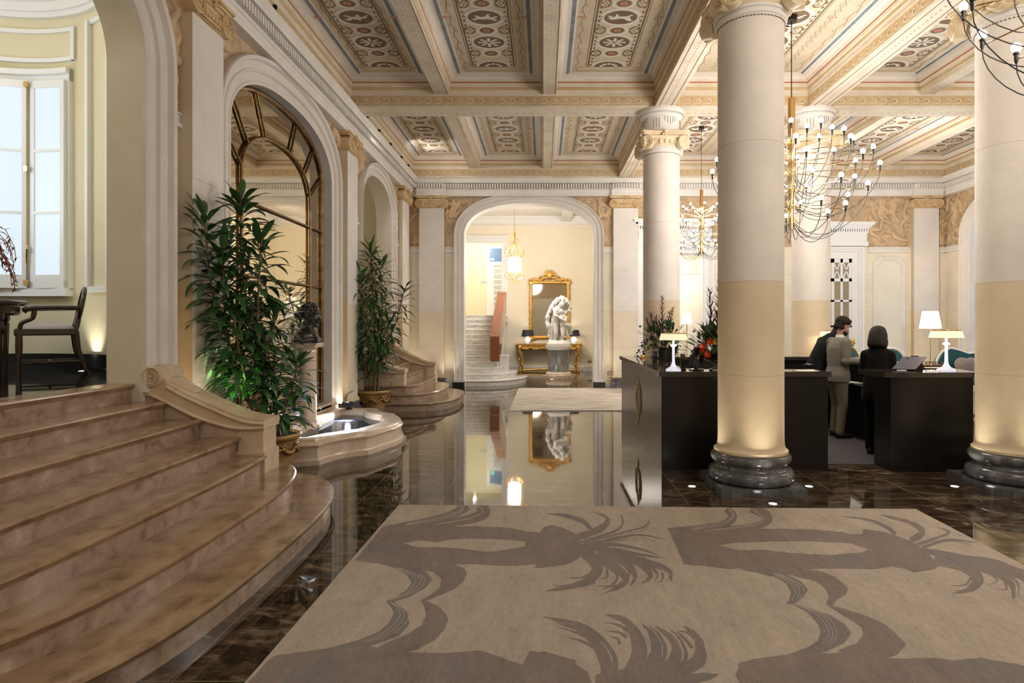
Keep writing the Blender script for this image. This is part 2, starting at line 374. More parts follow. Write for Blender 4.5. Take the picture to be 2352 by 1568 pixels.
def PX(ax):
    return (lambda a, d, z: (d, a, z)) if ax == 'x' else (lambda a, d, z: (a, d, z))
def arch_pts(c, half, spring, rise, zb, n=36):
    pts = [(c-half, zb)]
    for i in range(n+1):
        t = PI - PI*i/n
        ct, st = math.cos(t), math.sin(t)
        e = .86
        pts.append((c + half*math.copysign(abs(ct)**e, ct), spring + rise*abs(st)**e))
    pts.append((c+half, zb)); return pts
def arch_wall(mb, ax, d0, d1, a0, a1, ztop, c, half, spring, rise, zb=0.0, m=0, mrev=1):
    P = PX(ax); pts = arch_pts(c, half, spring, rise, zb)
    for d in (d0, d1):
        mb.add([P(a0,d,zb),P(c-half,d,zb),P(c-half,d,ztop),P(a0,d,ztop)], [(0,1,2,3)], m)
        mb.add([P(c+half,d,zb),P(a1,d,zb),P(a1,d,ztop),P(c+half,d,ztop)], [(0,1,2,3)], m)
        q = pts[1:-1]
        for i in range(len(q)-1):
            mb.add([P(q[i][0],d,q[i][1]),P(q[i+1][0],d,q[i+1][1]),P(q[i+1][0],d,ztop),P(q[i][0],d,ztop)], [(0,1,2,3)], m)
        mb.add([P(c-half,d,spring),P(q[0][0],d,q[0][1]),P(q[0][0],d,ztop),P(c-half,d,ztop)], [(0,1,2,3)], m)
    mb.rings([[P(a,d0,z) for a, z in pts], [P(a,d1,z) for a, z in pts]], closed=False, m=mrev)
    mb.add([P(a0,d0,zb),P(a0,d1,zb),P(a0,d1,ztop),P(a0,d0,ztop)], [(0,1,2,3)], m)
    mb.add([P(a1,d0,zb),P(a1,d1,zb),P(a1,d1,ztop),P(a1,d0,ztop)], [(0,1,2,3)], m)
PROF = [(0,0),(0,.035),(.10,.045),(.14,.03),(.42,.03),(.46,.06),(.52,.065),(.56,.045),(.80,.055),(.86,.10),(.97,.11),(1,.09),(1,0)]
def arch_trim(mb, ax, d, sg, c, half, spring, rise, w, zb, prof=PROF, m=0):
    P = PX(ax); R = []
    for t, h in prof:
        R.append([P(a, d+sg*h, z) for a, z in arch_pts(c, half+w*t, spring, rise+w*t, zb)])
    mb.rings(R, closed=False, m=m)

# ---- floor
mb = MB(); mb.box(-3.77, 10.5, -3.2, 22.2, -.2, 0); struct(mb.build('floor', M['floor'], smooth=0))

# ---- left wall with its three arched bays
mb = MB()
mb.box(XW, XW-.31, -3.2, 2.0, 0, 6.0, 0)
arch_wall(mb, 'x', XW, XW-.31, 2.0, 6.15, 6.0, 4.05, 1.30, 3.86, .80, 0, 0, 1)
arch_wall(mb, 'x', XW, XW-.31, 6.15, 10.8, 6.0, 8.42, 1.62, 3.82, .78, 0, 0, 2)
arch_wall(mb, 'x', XW, XW-.31, 10.8, 15.85, 6.0, 12.9, 1.10, 3.92, .72, 0, 0, 1)
struct(mb.build('wall_left', [M['wall'], noisy('arch_jamb_stucco', [(.3,(.70,.62,.50)),(.7,(.78,.71,.60))], 2, .75, bump=.1, spec=.2), M['arch']], smooth=30))
mb = MB()
arch_trim(mb, 'x', XW, 1, 4.05, 1.30, 3.86, .80, .34, 1.02)
struct(mb.build('trim_1', M['arch'], smooth=25))
mb = MB()
arch_trim(mb, 'x', XW, 1, 8.42, 1.62, 3.82, .78, .33, .30)
struct(mb.build('trim_2', M['arch'], smooth=25))
mb = MB()
arch_trim(mb, 'x', XW, 1, 12.9, 1.10, 3.92, .72, .26, .35)
struct(mb.build('trim_3', M['arch'], smooth=25))

# ---- far wall: great arch, middle doorway, closed right part
mb = MB()
arch_wall(mb, 'y', YF, YF+.34, -3.46, 2.3, 6.0, -.367, 1.655, 3.86, .86, 0, 0, 1)
DL, DR, DT = 2.62, 4.10, 3.44
mb.box(2.3, DL, YF, YF+.34, 0, 6, 0); mb.box(DR, XR+.3, YF, YF+.34, 0, 6, 0); mb.box(DL, DR, YF, YF+.34, DT, 6, 0)
struct(mb.build('wall_far', [M['wall'], M['arch']], smooth=30))
mb = MB(); arch_trim(mb, 'y', YF, -1, -.367, 1.655, 3.86, .86, .255, .22)
for s in (-1, 1):
    mb.box(-.367+s*1.655, -.367+s*1.91, YF-.12, YF, 0.16, .24)
struct(mb.build('trim_4', M['arch'], smooth=25))
mb = MB()
for s in (-1, 1): mb.box(-.367+s*1.645, -.367+s*1.94, YF-.14, YF+.1, 0, .16)
struct(mb.build('baseboard_arch', M['darkbase'], smooth=0))

# ---- right wall and the wall behind the viewer
mb = MB()
mb.box(XR, XR+.3, -3.2, 10.2, 0, 6, 0)
arch_wall(mb, 'x', XR, XR+.3, 10.2, 15.85, 6.0, 12.9, 2.0, 3.7, .9, 0, 0, 1)
struct(mb.build('wall_right', [M['wall'], M['arch']], smooth=30))
mb = MB(); arch_trim(mb, 'x', XR, -1, 12.9, 2.0, 3.7, .9, .30, .1); struct(mb.build('trim_5', M['arch'], smooth=25))
mb = MB(); mb.box(-3.8, 10.6, -3.2, -3.5, 0, 6.0); struct(mb.build('wall_back', M['wall'], smooth=0))
# daylit room through the right arch
mb = MB()
mb.box(13.4, 13.6, 9.5, 16.5, 0, 5.2); mb.box(XR+.3, 13.6, 16.3, 16.5, 0, 5.2); mb.box(XR+.3, 13.6, 9.3, 9.5, 0, 5.2); mb.box(XR+.3, 13.6, 9.3, 16.5, 5.2, 5.3); mb.box(XR, 13.6, 9.3, 16.5, -.1, 0)
struct(mb.build('wall_sunroom', M['bluewhite'], smooth=0))
w1 = MB(); w1.box(13.34, 13.4, 10.6, 15.6, .6, 4.4); struct(w1.build('window_2', M['daypane'], smooth=0))

# ---- string course with a running wave under the carved frieze
mb = MB()
def course(mb, ax, d, sg, a0, a1):
    P = PX(ax)
    for (z0, z1, h) in ((3.46,3.50,.05),(3.50,3.585,.025),(3.585,3.60,.045)):
        mb.box(*( (d, d+sg*h, a0, a1) if ax == 'x' else (a0, a1, d, d+sg*h)), z0, z1)
    n = max(1, int((a1-a0)/.085))
    for i in range(n):
        c = a0 + (i+.5)*(a1-a0)/n
        pts = [P(c + .034*math.cos(t)*(1-.09*t), d+sg*.03, 3.543+.034*math.sin(t)*(1-.09*t)) for t in [k*.7 for k in range(9)]]
        mb.tube(pts, .007, 4)
for a0, a1 in ((5.70, 5.87),(6.43,6.45),(10.39,10.52),(14.25, 14.62),(11.1,11.5)): course(mb, 'x', XW, 1, a0, a1)
for a0, a1 in ((-3.46,-3.14),(-2.52,-2.28),(1.55,1.78),(2.40,2.42),(8.30, 9.35),(9.99,10.28)): course(mb, 'y', YF, -1, a0, a1)
course(mb, 'x', XR, -1, 15.22, 15.85)
struct(mb.build('trim_6', M['white'], smooth=30))

# ---- cornice round the room, with dentils
CP = [(0,ZC),(.145,ZC),(.145,ZC+.06),(.155,ZC+.07),(.155,ZC+.12),(.175,ZC+.13),(.19,ZC+.155),(.17,ZC+.165),(.17,ZC+.285),(.195,ZC+.295),(.215,ZC+.305),(.265,ZC+.305),(.265,ZC+.37),(.275,ZC+.38),(.275,ZC+.395),(.295,ZC+.42),(.30,ZC+.44),(0,ZC+.44)]
mb = MB()
path = [(XW,-3.2,1,0),(XW,YF,1,-1),(XR,YF,-1,-1),(XR,-3.2,-1,0)]
mb.rings([[(x+sx*o, y+sy*o, z) for o, z in CP] for x, y, sx, sy in path], closed=False)
# forward breaks of the entablature over the far pilasters
for c in (-2.834, 2.09, 9.71):
    mb.rings([[(c-.37, YF-o-.09, z) for o, z in CP[1:9]]+[(c-.37,YF-.1,ZC+.285),(c-.37,YF-.1,ZC)], [(c+.37, YF-o-.09, z) for o, z in CP[1:9]]+[(c+.37,YF-.1,ZC+.285),(c+.37,YF-.1,ZC)]], closed=True)
struct(mb.build('trim_7', M['white'], smooth=20))
mb = MB()
y = 4.6
while y < YF-.25:
    mb.box(XW+.15, XW+.245, y, y+.034, ZC+.175, ZC+.28); y += .066
x = XW+.25
while x < XR-.25:
    fw = .09 if any(abs(x+.018-c) < .36 for c in (-2.834, 2.09, 9.71)) else 0
    mb.box(x, x+.036, YF-.15-fw, YF-.245-fw, ZC+.175, ZC+.28); x += .066
y = 10.0
while y < YF-.25:
    mb.box(XR-.15, XR-.245, y, y+.034, ZC+.175, ZC+.28); y += .066
struct(mb.build('trim_8', M['white'], smooth=0))

# ---- ceiling: slab, beams, coffers, painting (one mesh, paint as materials)
CM = [M[k] for k in ('cream','tan','beige','red','blue','brown','pwhite','salmon','white')]
ZB, ZS, ZK = 5.30, 5.53, 5.80
mb = MB()
mb.box(-3.8, 10.6, -3.5, YF+.4, 6.0, 6.2, 0)
TB = [(-3.2,-2.9),(1.05,1.47),(5.94,6.36),(10.55,10.97),(15.53,15.86)]
RB = [(-3.47,-3.27),(1.905,2.205),(4.51,4.82),(10.06,10.29)]
def beam(x0, x1, y0, y1, z0, dots, along):
    mb.box(x0, x1, y0, y1, z0, 6.0, 0)
    e = .012
    # cream fillet and tan frieze strips on the faces come with friezes()
for y0, y1 in TB: beam(-3.47, XR, y0, y1, ZB, True, 'x')
for x0, x1 in RB[1:3]: beam(x0, x1, -3.2, YF, ZB, True, 'y')
for x0, x1 in (RB[0], RB[3]): mb.box(x0, x1, -3.2, YF, ZB+.02, 6.0, 0)
SB = [(-1.84,-1.61),(0.0,.205),(6.42,6.63),(8.26,8.48)]
for x0, x1 in SB:
    mb.box(x0, x1, -3.2, YF-.1, ZS, 6.0, 0)
    for xx in (x0-.03, x1):                        # little ogee fillets
        mb.box(xx, xx+.03, -3.2, YF-.1, ZS+.03, ZS+.06, 0)
def dotline_y(x, y0, y1, z, pitch=.095, w=.011, l=.022, m=5):
    y = y0
    while y < y1:
        mb.add([(x-w,y,z),(x,y-l,z),(x+w,y,z),(x,y+l,z)], [(0,1,2,3)], m); y += pitch
def dotline_x(y, x0, x1, z, pitch=.12, w=.03, l=.010, m=5):
    x = x0
    while x < x1:
        mb.add([(x-w,y,z),(x,y-l,z),(x+w,y,z),(x,y+l,z)], [(0,1,2,3)], m); x += pitch
for x0, x1 in SB:
    for f in (.25,.5,.75): dotline_y(lerp(x0,x1,f), 6.4+f*.1, 15.5, ZS-.001, .13, .006, .012)
for x0, x1 in RB[1:3]:
    dotline_y((x0+x1)/2, 1.5, 15.5, ZB-.001, .085, .014, .022, 7)
    for xx in (x0+.05, x1-.05): mb.box(xx-.004, xx+.004, 1.5, 15.5, ZB-.004, ZB, 5)
for y0, y1 in TB[1:4]: dotline_x((y0+y1)/2+.06, -3.2, 10.2, ZB-.001, .13, .035, .010)
def ribbon(pts, w, P, m):
    V = []
    k = len(pts)
    for i, (a, z) in enumerate(pts):
        p, q = pts[max(i-1,0)], pts[min(i+1,k-1)]
        dx, dz = q[0]-p[0], q[1]-p[1]; L = math.hypot(dx, dz) or 1
        ww = w*(.35+.65*math.sin(PI*min(1,(i+.6)/k)))
        V.append((a-dz/L*ww, z+dx/L*ww)); V.append((a+dz/L*ww, z-dx/L*ww))
    mb.add([P(*v) for v in V], [(2*i,2*i+1,2*i+3,2*i+2) for i in range(k-1)], m)
def frieze(ax, d, sg, a0, a1, small=False):
    e = sg*.004
    P = (lambda a, z: (d+2*e, a, z)) if ax == 'x' else (lambda a, z: (a, d+2*e, z))
    def strip(z0, z1, m, dd=0):
        b = (d, d+e+sg*dd, a0, a1) if ax == 'x' else (a0, a1, d, d+e+sg*dd)
        mb.box(*b, z0, z1, m)
    strip(ZB, ZB+.035, 0, .012); strip(ZB+.04, ZB+.20, 1); strip(ZB+.20, ZB+.225, 0, .014)
    n = max(1, int((a1-a0)/.175)); p = (a1-a0)/n
    for i in range(n):
        c = a0+(i+.42)*p
        sp = [(c+.045*(1-.05*t)*math.cos(t-1.2)*(1-t/9), ZB+.118+.045*(1-.05*t)*math.sin(t-1.2)*(1-t/9)) for t in [k*.62 for k in range(11)]]
        tail = [(c-.125+.02*k, ZB+.058+.004*math.sin(k)) for k in range(4)] + [(c-.045, ZB+.066)]
        ribbon(tail+[(c+.0, ZB+.072)]+sp, .0085, P, 0)
        q = [(c+.012*math.cos(k*PI/4)*1.1, ZB+.118+.013*math.sin(k*PI/4)) for k in range(8)]
        mb.add([P(*v) for v in q], [tuple(range(8))], 7 if i % 3 else 5)
        q = [(c+.075+.011*math.cos(k*PI/3), ZB+.145+.017*math.sin(k*PI/3)) for k in range(6)]
        mb.add([P(*v) for v in q], [tuple(range(6))], 7)
for x0, x1 in ((-3.27,1.905),(2.205,4.51),(4.82,10.06)):
    frieze('y', 5.94, -1, x0, x1); frieze('y', 10.55, -1, x0, x1); frieze('y', 15.53, -1, x0, x1); frieze('y', 6.36, 1, x0, x1); frieze('y', 10.97, 1, x0, x1)
for y0, y1 in ((6.36,10.55),(10.97,15.53)):
    for x, s in ((1.905,-1),(2.205,1),(4.51,-1),(4.82,1),(-3.27,1),(10.06,-1)): frieze('x', x, s, y0, y1)

def ell(cx, cy, rx, ry, z, m, n=28, a0=0, a1=2*PI):
    full = abs(a1-a0-2*PI) < 1e-6
    v = [(cx+rx*math.cos(a0+(a1-a0)*i/n), cy+ry*math.sin(a0+(a1-a0)*i/n), z) for i in range(n if full else n+1)]
    mb.add(v, [tuple(range(len(v)))], m)
ANIMALS = [
 [(-.9,.1),(-.6,.35),(-.35,.3),(-.1,.15),(.25,.2),(.45,.5),(.7,.62),(.95,.45),(.75,.35),(.7,.1),(.6,-.15),(.85,-.4),(.7,-.5),(.45,-.25),(.2,-.2),(-.15,-.2),(-.2,-.5),(-.4,-.6),(-.35,-.25),(-.55,-.1),(-.75,-.35),(-.95,-.3),(-.7,.02)],
 [(-.85,-.1),(-.6,.15),(-.3,.2),(-.2,.55),(.05,.3),(.3,.25),(.5,.5),(.8,.5),(.9,.25),(.6,.2),(.5,-.05),(.8,-.3),(.65,-.45),(.35,-.15),(.0,-.15),(-.1,-.5),(-.3,-.5),(-.3,-.15),(-.5,-.1),(-.8,-.45),(-.95,-.35),(-.65,-.1)],
 [(-.95,.25),(-.7,.45),(-.4,.25),(-.1,.3),(.2,.25),(.5,.35),(.75,.6),(.9,.4),(.65,.15),(.95,-.1),(.85,-.25),(.45,-.05),(.3,-.4),(.5,-.6),(.25,-.6),(.05,-.2),(-.25,-.1),(-.55,-.4),(-.75,-.35),(-.5,-.05),(-.7,.15)]]
def rosette(cx, cy, rx, ry, z, m, n=8):
    for k in range(n):
        a = 2*PI*k/n
        ux, uy = math.cos(a), math.sin(a); wx, wy = -uy, ux
        v = [(cx+rx*(ux*r+wx*w), cy+ry*(uy*r+wy*w), z) for r, w in ((.08,0),(.35,.11),(.62,.10),(.82,.14),(.92,0),(.82,-.14),(.62,-.10),(.35,-.11))]
        mb.add(v, [tuple(range(8))], m)
def medallion(cx, cy, z, kind, s=1.0, sx=1.0):
    if kind == 'small':
        ell(cx, cy, .155*s*sx, .135*s, z, 6); ell(cx, cy, .125*s*sx, .105*s, z-.001, 2, 20); ell(cx, cy, .10*s*sx, .085*s, z-.002, 5, 20)
        ell(cx, cy, .055*s*sx, .045*s, z-.003, 7, 8); ell(cx, cy, .018*s, .018*s, z-.004, 5, 6)
    else:
        ell(cx, cy, .285*s*sx, .24*s, z, 6, 36); ell(cx, cy, .235*s*sx, .195*s, z-.001, 2, 36); ell(cx, cy, .225*s*sx, .185*s, z-.002, 5, 36)
        for sx2 in (-1, 1):
            ell(cx+sx2*.262*s*sx, cy+.03*s, .014*s, .014*s, z-.003, 5, 8); ell(cx+sx2*.262*s*sx, cy-.03*s, .014*s, .014*s, z-.003, 5, 8)
        if kind == 'flower':
            rosette(cx, cy, .19*s*sx, .155*s, z-.003, 6)
        else:
            q = ANIMALS[kind % 3]; fl = -1 if kind % 2 else 1
            mb.flat([(cx+fl*.195*s*sx*a, cy+.16*s*b) for a, b in q], z-.003, 'z', 6)
def paint(x0, x1, y0, y1, seed, wide=False):
    cx, cy = (x0+x1)/2, (y0+y1)/2; hl = (y1-y0)/2; z = ZK-.002
    s = 1.0; bw = .33; end = 1.62*hl/2.1
    if wide: s, bw = 1.15, .38
    # band of brown scroll ground behind the medallions
    for sg in (-1, 1):
        mb.box(cx+sg*bw-.012, cx+sg*bw+.012, cy-end, cy+end, z-.001, z, 5)
        mb.box(cx+sg*(bw+.035)-.004, cx+sg*(bw+.035)+.004, cy-end, cy+end, z-.001, z, 5)
        y = cy-end+.03
        while y < cy+end-.03:
            ell(cx+sg*(bw-.045), y, .020, .030, z, 5, 6)
            y += .12
    mb.box(cx-bw, cx+bw, cy-end-.006, cy-end+.006, z-.001, z, 5); mb.box(cx-bw, cx+bw, cy+end-.006, cy+end+.006, z-.001, z, 5)
    st = .745*hl/2.1
    for k, (dy, kd) in enumerate(((0, seed % 3),(st,'flower'),(-st,'flower'),(st*.5,'small'),(-st*.5,'small'),(st*1.5,'small'),(-st*1.5,'small'))):
        for sg in (-1, 1):                         # brown scrollwork in the waists
            if kd == 'small':
                ell(cx+sg*.245, cy+dy, .085, .12, z+.0006, 5, 14); ell(cx+sg*.245, cy+dy, .065, .095, z+.0002, 2, 14)
                for q in (-1, 1):
                    ell(cx+sg*.225, cy+dy+q*.045, .036, .036, z-.0003, 5, 12); ell(cx+sg*.225, cy+dy+q*.045, .022, .022, z-.0008, 2, 10)
        medallion(cx, cy+dy, z-.001, kd, s)
    for sg in (-1, 1):                             # half medallions at the ends
        a0 = PI if sg > 0 else 0
        yy = cy+sg*(end-.012)
        ell(cx, yy, .285, .235, z-.0012, 6, 20, a0, a0+PI); ell(cx, yy, .23, .185, z-.002, 5, 20, a0, a0+PI)
        for k in range(5):
            a = a0+PI*(k+.5)/5
            ell(cx+.12*math.cos(a), yy+.10*math.sin(a), .035, .03, z-.003, 6, 8)
        # corner lozenges
        for s2 in (-1, 1):
            X, Y = cx+s2*(bw+.13), cy+sg*(end+.03)
            ell(X, Y, .05, .030, z, 7, 10); ell(X, Y, .038, .02, z-.001, 2, 10); ell(X, Y, .02, .01, z-.002, 7, 8)
    for s2 in (-1, 1):
        X = cx+s2*(bw+.20)
        ell(X, cy, .07, .035, z, 7, 12); ell(X, cy, .052, .022, z-.001, 2, 12); ell(X, cy, .03, .012, z-.002, 7, 8)
    # wavy vine round the edge
    ix, iy = (x1-x0)/2-.33, hl-.32
    for sg in (-1, 1):
        n = int(2*iy/.03)
        pts = [(cx+sg*(ix+.018*math.sin(i*.52)), cy-iy+2*iy*i/n) for i in range(n+1)]
        k = len(pts)
        mb.add([p for a, b in pts for p in ((a-.0045,b,z),(a+.0045,b,z))], [(2*i,2*i+1,2*i+3,2*i+2) for i in range(k-1)], 5)
        for i in range(0, n, 6): ell(cx+sg*(ix+.018*math.sin(i*.52)+(.035 if (i//6) % 2 else -.035)), cy-iy+2*iy*i/n, .009, .016, z, 5, 6)
        n = int(2*ix/.03)
        pts = [(cx-ix+2*ix*i/n, cy+sg*(iy+.014*math.sin(i*.52))) for i in range(n+1)]
        mb.add([p for a, b in pts for p in ((a,b-.004,z),(a,b+.004,z))], [(2*i,2*i+1,2*i+3,2*i+2) for i in range(len(pts)-1)], 5)
        if wide:                                   # lozenge chains
            y = cy-iy+.1
            while y < cy+iy-.1:
                X = cx+sg*(ix-.24)
                mb.add([(X-.05,y,z),(X,y-.075,z),(X+.05,y,z),(X,y+.075,z)], [(0,1,2,3)], 5)
                mb.add([(X-.042,y,z-.0006),(X,y-.064,z-.0006),(X+.042,y,z-.0006),(X,y+.064,z-.0006)], [(0,1,2,3)], 2)
                ell(X, y, .008, .008, z-.001, 5, 6); y += .15
def coffer(x0, x1, y0, y1, seed=0, wide=False, art=True):
    x0 += .005; x1 -= .005; y0 += .005; y1 -= .005
    R = [(0,5.52,0),(0,5.59,0),(.012,5.595,1),(.012,5.65,0),(.028,5.66,0),(.03,5.71,3),(.034,5.728,0),(.055,5.74,0),(.07,5.765,8),(.11,5.785,0),(.125,5.792,0),(.13,5.80,8),(.17,5.80,4),(.225,5.80,8),(.255,5.80,2)]
    def rect(i, z): return [(x0+i,y0+i,z),(x1-i,y0+i,z),(x1-i,y1-i,z),(x0+i,y1-i,z)]
    for a in range(len(R)-1):
        i0, z0, m = R[a]; i1, z1, _ = R[a+1]
        if m == 4: 
            p, q = rect(i0,z0), rect(i1,z1)
            mb.add(p+q, [(1,2,6,5),(3,0,4,7)], 4); mb.add(p+q, [(0,1,5,4),(2,3,7,6)], 8)
        else: mb.rings([rect(i0,z0), rect(i1,z1)], True, False, False, m)
    mb.add(rect(.255, ZK), [(0,1,2,3)], 2)
    if art: paint(x0, x1, y0, y1, seed, wide)
cols = [(-3.27,-1.84),(-1.61,0.0),(.205,1.905),(2.205,4.51),(4.82,6.42),(6.63,8.26),(8.48,10.06)]
for bi, (y0, y1) in enumerate(((-2.9,1.05),(1.47,5.94),(6.36,10.55),(10.97,15.53))):
    for ci, (x0, x1) in enumerate(cols):
        coffer(x0, x1, y0, y1, bi*2+ci, ci == 3, bi > 1)
struct(mb.build('ceiling', CM, smooth=0, fix=False))

# ---- Ionic pieces
def volute(mb, c, u, w, n, R, depth, m=0):
    c, u, w, n = Vector(c), Vector(u).normalized(), Vector(w), Vector(n).normalized()
    k = 20
    A = [c + (u*math.cos(2*PI*i/k)+w*math.sin(2*PI*i/k))*R for i in range(k)]
    mb.rings([[p - n*depth for p in A], [p for p in A], [c+(p-c)*.86+n*.012 for p in A], [c+(p-c)*.80+n*.0 for p in A]], True, True, True, m)
    sp = []
    for i in range(34):
        t = i/33; a = PI/2 - t*2*PI*2.1; r = R*(.80-.62*t)
        sp.append(c + (u*math.cos(a)+w*math.sin(a))*r + n*.006)
    mb.tube(sp, [R*(.10-.05*i/33) for i in range(34)], 5, m)
    mb.sphere(c+n*.006, R*.16, 8, 6, m)
def egg_band(mb, pts, nrm, r, m=0):
    for p, n in zip(pts, nrm): mb.sphere(p, r, 8, 6, m, sc=(.75,.75,1.25))
def column(x, y, label):
    t = thing('column', label, 'column', (x, y, 0), 'round marble columns of the lobby'); t['kind'] = 'thing'
    b = MB(); b.box(x-.40, x+.40, y-.40, y+.40, 0, .078); b.build('plinth', M['greymarble'], t, smooth=0)
    b = MB()
    tor = [(.36,.078),(.385,.085),(.405,.11),(.41,.14),(.405,.17),(.385,.20),(.365,.208),(.352,.215),(.345,.235),(.345,.25),(.355,.262),(.368,.27),(.380,.288),(.384,.312),(.378,.335),(.362,.352),(.345,.356),(.33,.356)]
    b.lathe(tor, (x,y,0), 64); b.build('base', M['greymarble'], t, smooth=50)
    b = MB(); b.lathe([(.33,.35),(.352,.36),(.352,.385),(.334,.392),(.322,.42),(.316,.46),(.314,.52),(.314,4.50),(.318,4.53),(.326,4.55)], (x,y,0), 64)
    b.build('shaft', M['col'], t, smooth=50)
    b = MB(); b.lathe([(.32,4.545),(.338,4.55),(.345,4.57),(.338,4.59),(.33,4.593),(.335,4.60),(.352,4.60),(.356,4.625),(.345,4.63)], (x,y,0), 64)
    for i in range(60):
        a = 2*PI*i/60; b.cbox((x+.319*math.cos(a), y+.319*math.sin(a), 4.525), (.004,.010,.005), Matrix.Rotation(a,3,'Z'), 1)
    b.build('necking_ring', [M['white'], M['brown']], t, smooth=50)
    b = MB()
    b.lathe([(.33,4.62),(.36,4.65),(.385,4.70),(.40,4.74),(.40,4.76),(.34,4.765),(.34,4.83),(.30,4.84)], (x,y,0), 48)
    for i in range(28):
        a = 2*PI*i/28; b.sphere((x+.385*math.cos(a), y+.385*math.sin(a), 4.705), .034, 8, 6, 0, (.8,.8,1.25))
    # concave abacus
    def ab(h, s):
        o = []
        for k in range(4):
            a = PI/2*k
            for q in range(9):
                f = -1+2*q/8; px = s*f*.92; py = -s*(1-.13*(1-f*f))
                o.append((x+px*math.cos(a)-py*math.sin(a), y+px*math.sin(a)+py*math.cos(a), h))
        return o
    b.rings([ab(4.80,.36), ab(4.82,.39), ab(4.845,.39), ab(4.85,.41), ab(ZC,.41)])
    for k in range(4):
        R = Matrix.Rotation(PI/2*k, 3, 'Z')
        for s in (-1, 1):
            n = R @ Vector((s*.35,-1,0)); u = R @ Vector((s,.35*1,0)); c = R @ Vector((s*.315,-.395,0))
            volute(b, (x+c.x, y+c.y, 4.685), u, (0,0,1), n, .112, .10)
        f = R @ Vector((0,-.385,0))                 # fleuron
        for dx, dz, r in ((0,.055,.034),(0,.02,.028),(.04,.0,.024),(-.04,.0,.024),(0,-.03,.03)):
            q = R @ Vector((dx,-.375,0)); b.sphere((x+q.x, y+q.y, 4.82+dz*.8), r, 8, 6)
        g = R @ Vector((0,-.36,0)); b.cbox((x+g.x, y+g.y, 4.775), (.26,.03,.018), R)
    b.build('capital', M['capcol'], t, smooth=45)
    b = MB(); b.lathe([(.30,ZC),(.335,ZC),(.335,ZC+.02),(.325,ZC+.03),(.325,ZC+.27),(.335,ZC+.29),(.37,ZC+.325),(.395,ZC+.35),(.40,ZC+.385),(.39,ZC+.40),(.39,ZC+.42)], (x,y,0), 56, 0)
    for i in range(44):                              # painted zigzag, drops and flutes on the drum
        a = 2*PI*i/44; a2 = a+PI/44; a3 = a+2*PI/44; r = .375
        def pt(a, rr, z): return Vector((x+rr*math.cos(a), y+rr*math.sin(a), z))
        b.tube([pt(a,.372,ZC+.315), pt(a2,.388,ZC+.335), pt(a3,.372,ZC+.315)], .004, 4, 1)
        if i % 11 < 5: b.tube([pt(a,.328,ZC+.26), pt(a,.328,ZC+.12+.03*abs(i % 11-2))], .006, 4, 1)
        elif 7 <= i % 11 <= 9: b.tube([pt(a,.328,ZC+.23), pt(a,.328,ZC+.08)], .006, 4, 1)
    b.build('drum', [M['white'], plain('grey_drum_paint' , (.36,.33,.30), .8) if 'drumpaint' not in M else M['drumpaint']], t, smooth=50)
    return t
M['drumpaint'] = plain('grey_drum_paint', (.36,.33,.30), .8)
column(ROWX[0], ROWY[0], 'thick cream column standing free before the black reception desk')
column(ROWX[0], ROWY[1], 'cream column rising behind the two flower arrangements')
column(ROWX[1], ROWY[1], 'cream column behind the man in the grey suit')
column(ROWX[1], ROWY[0], 'cream column at the right edge beside the end of the desk')

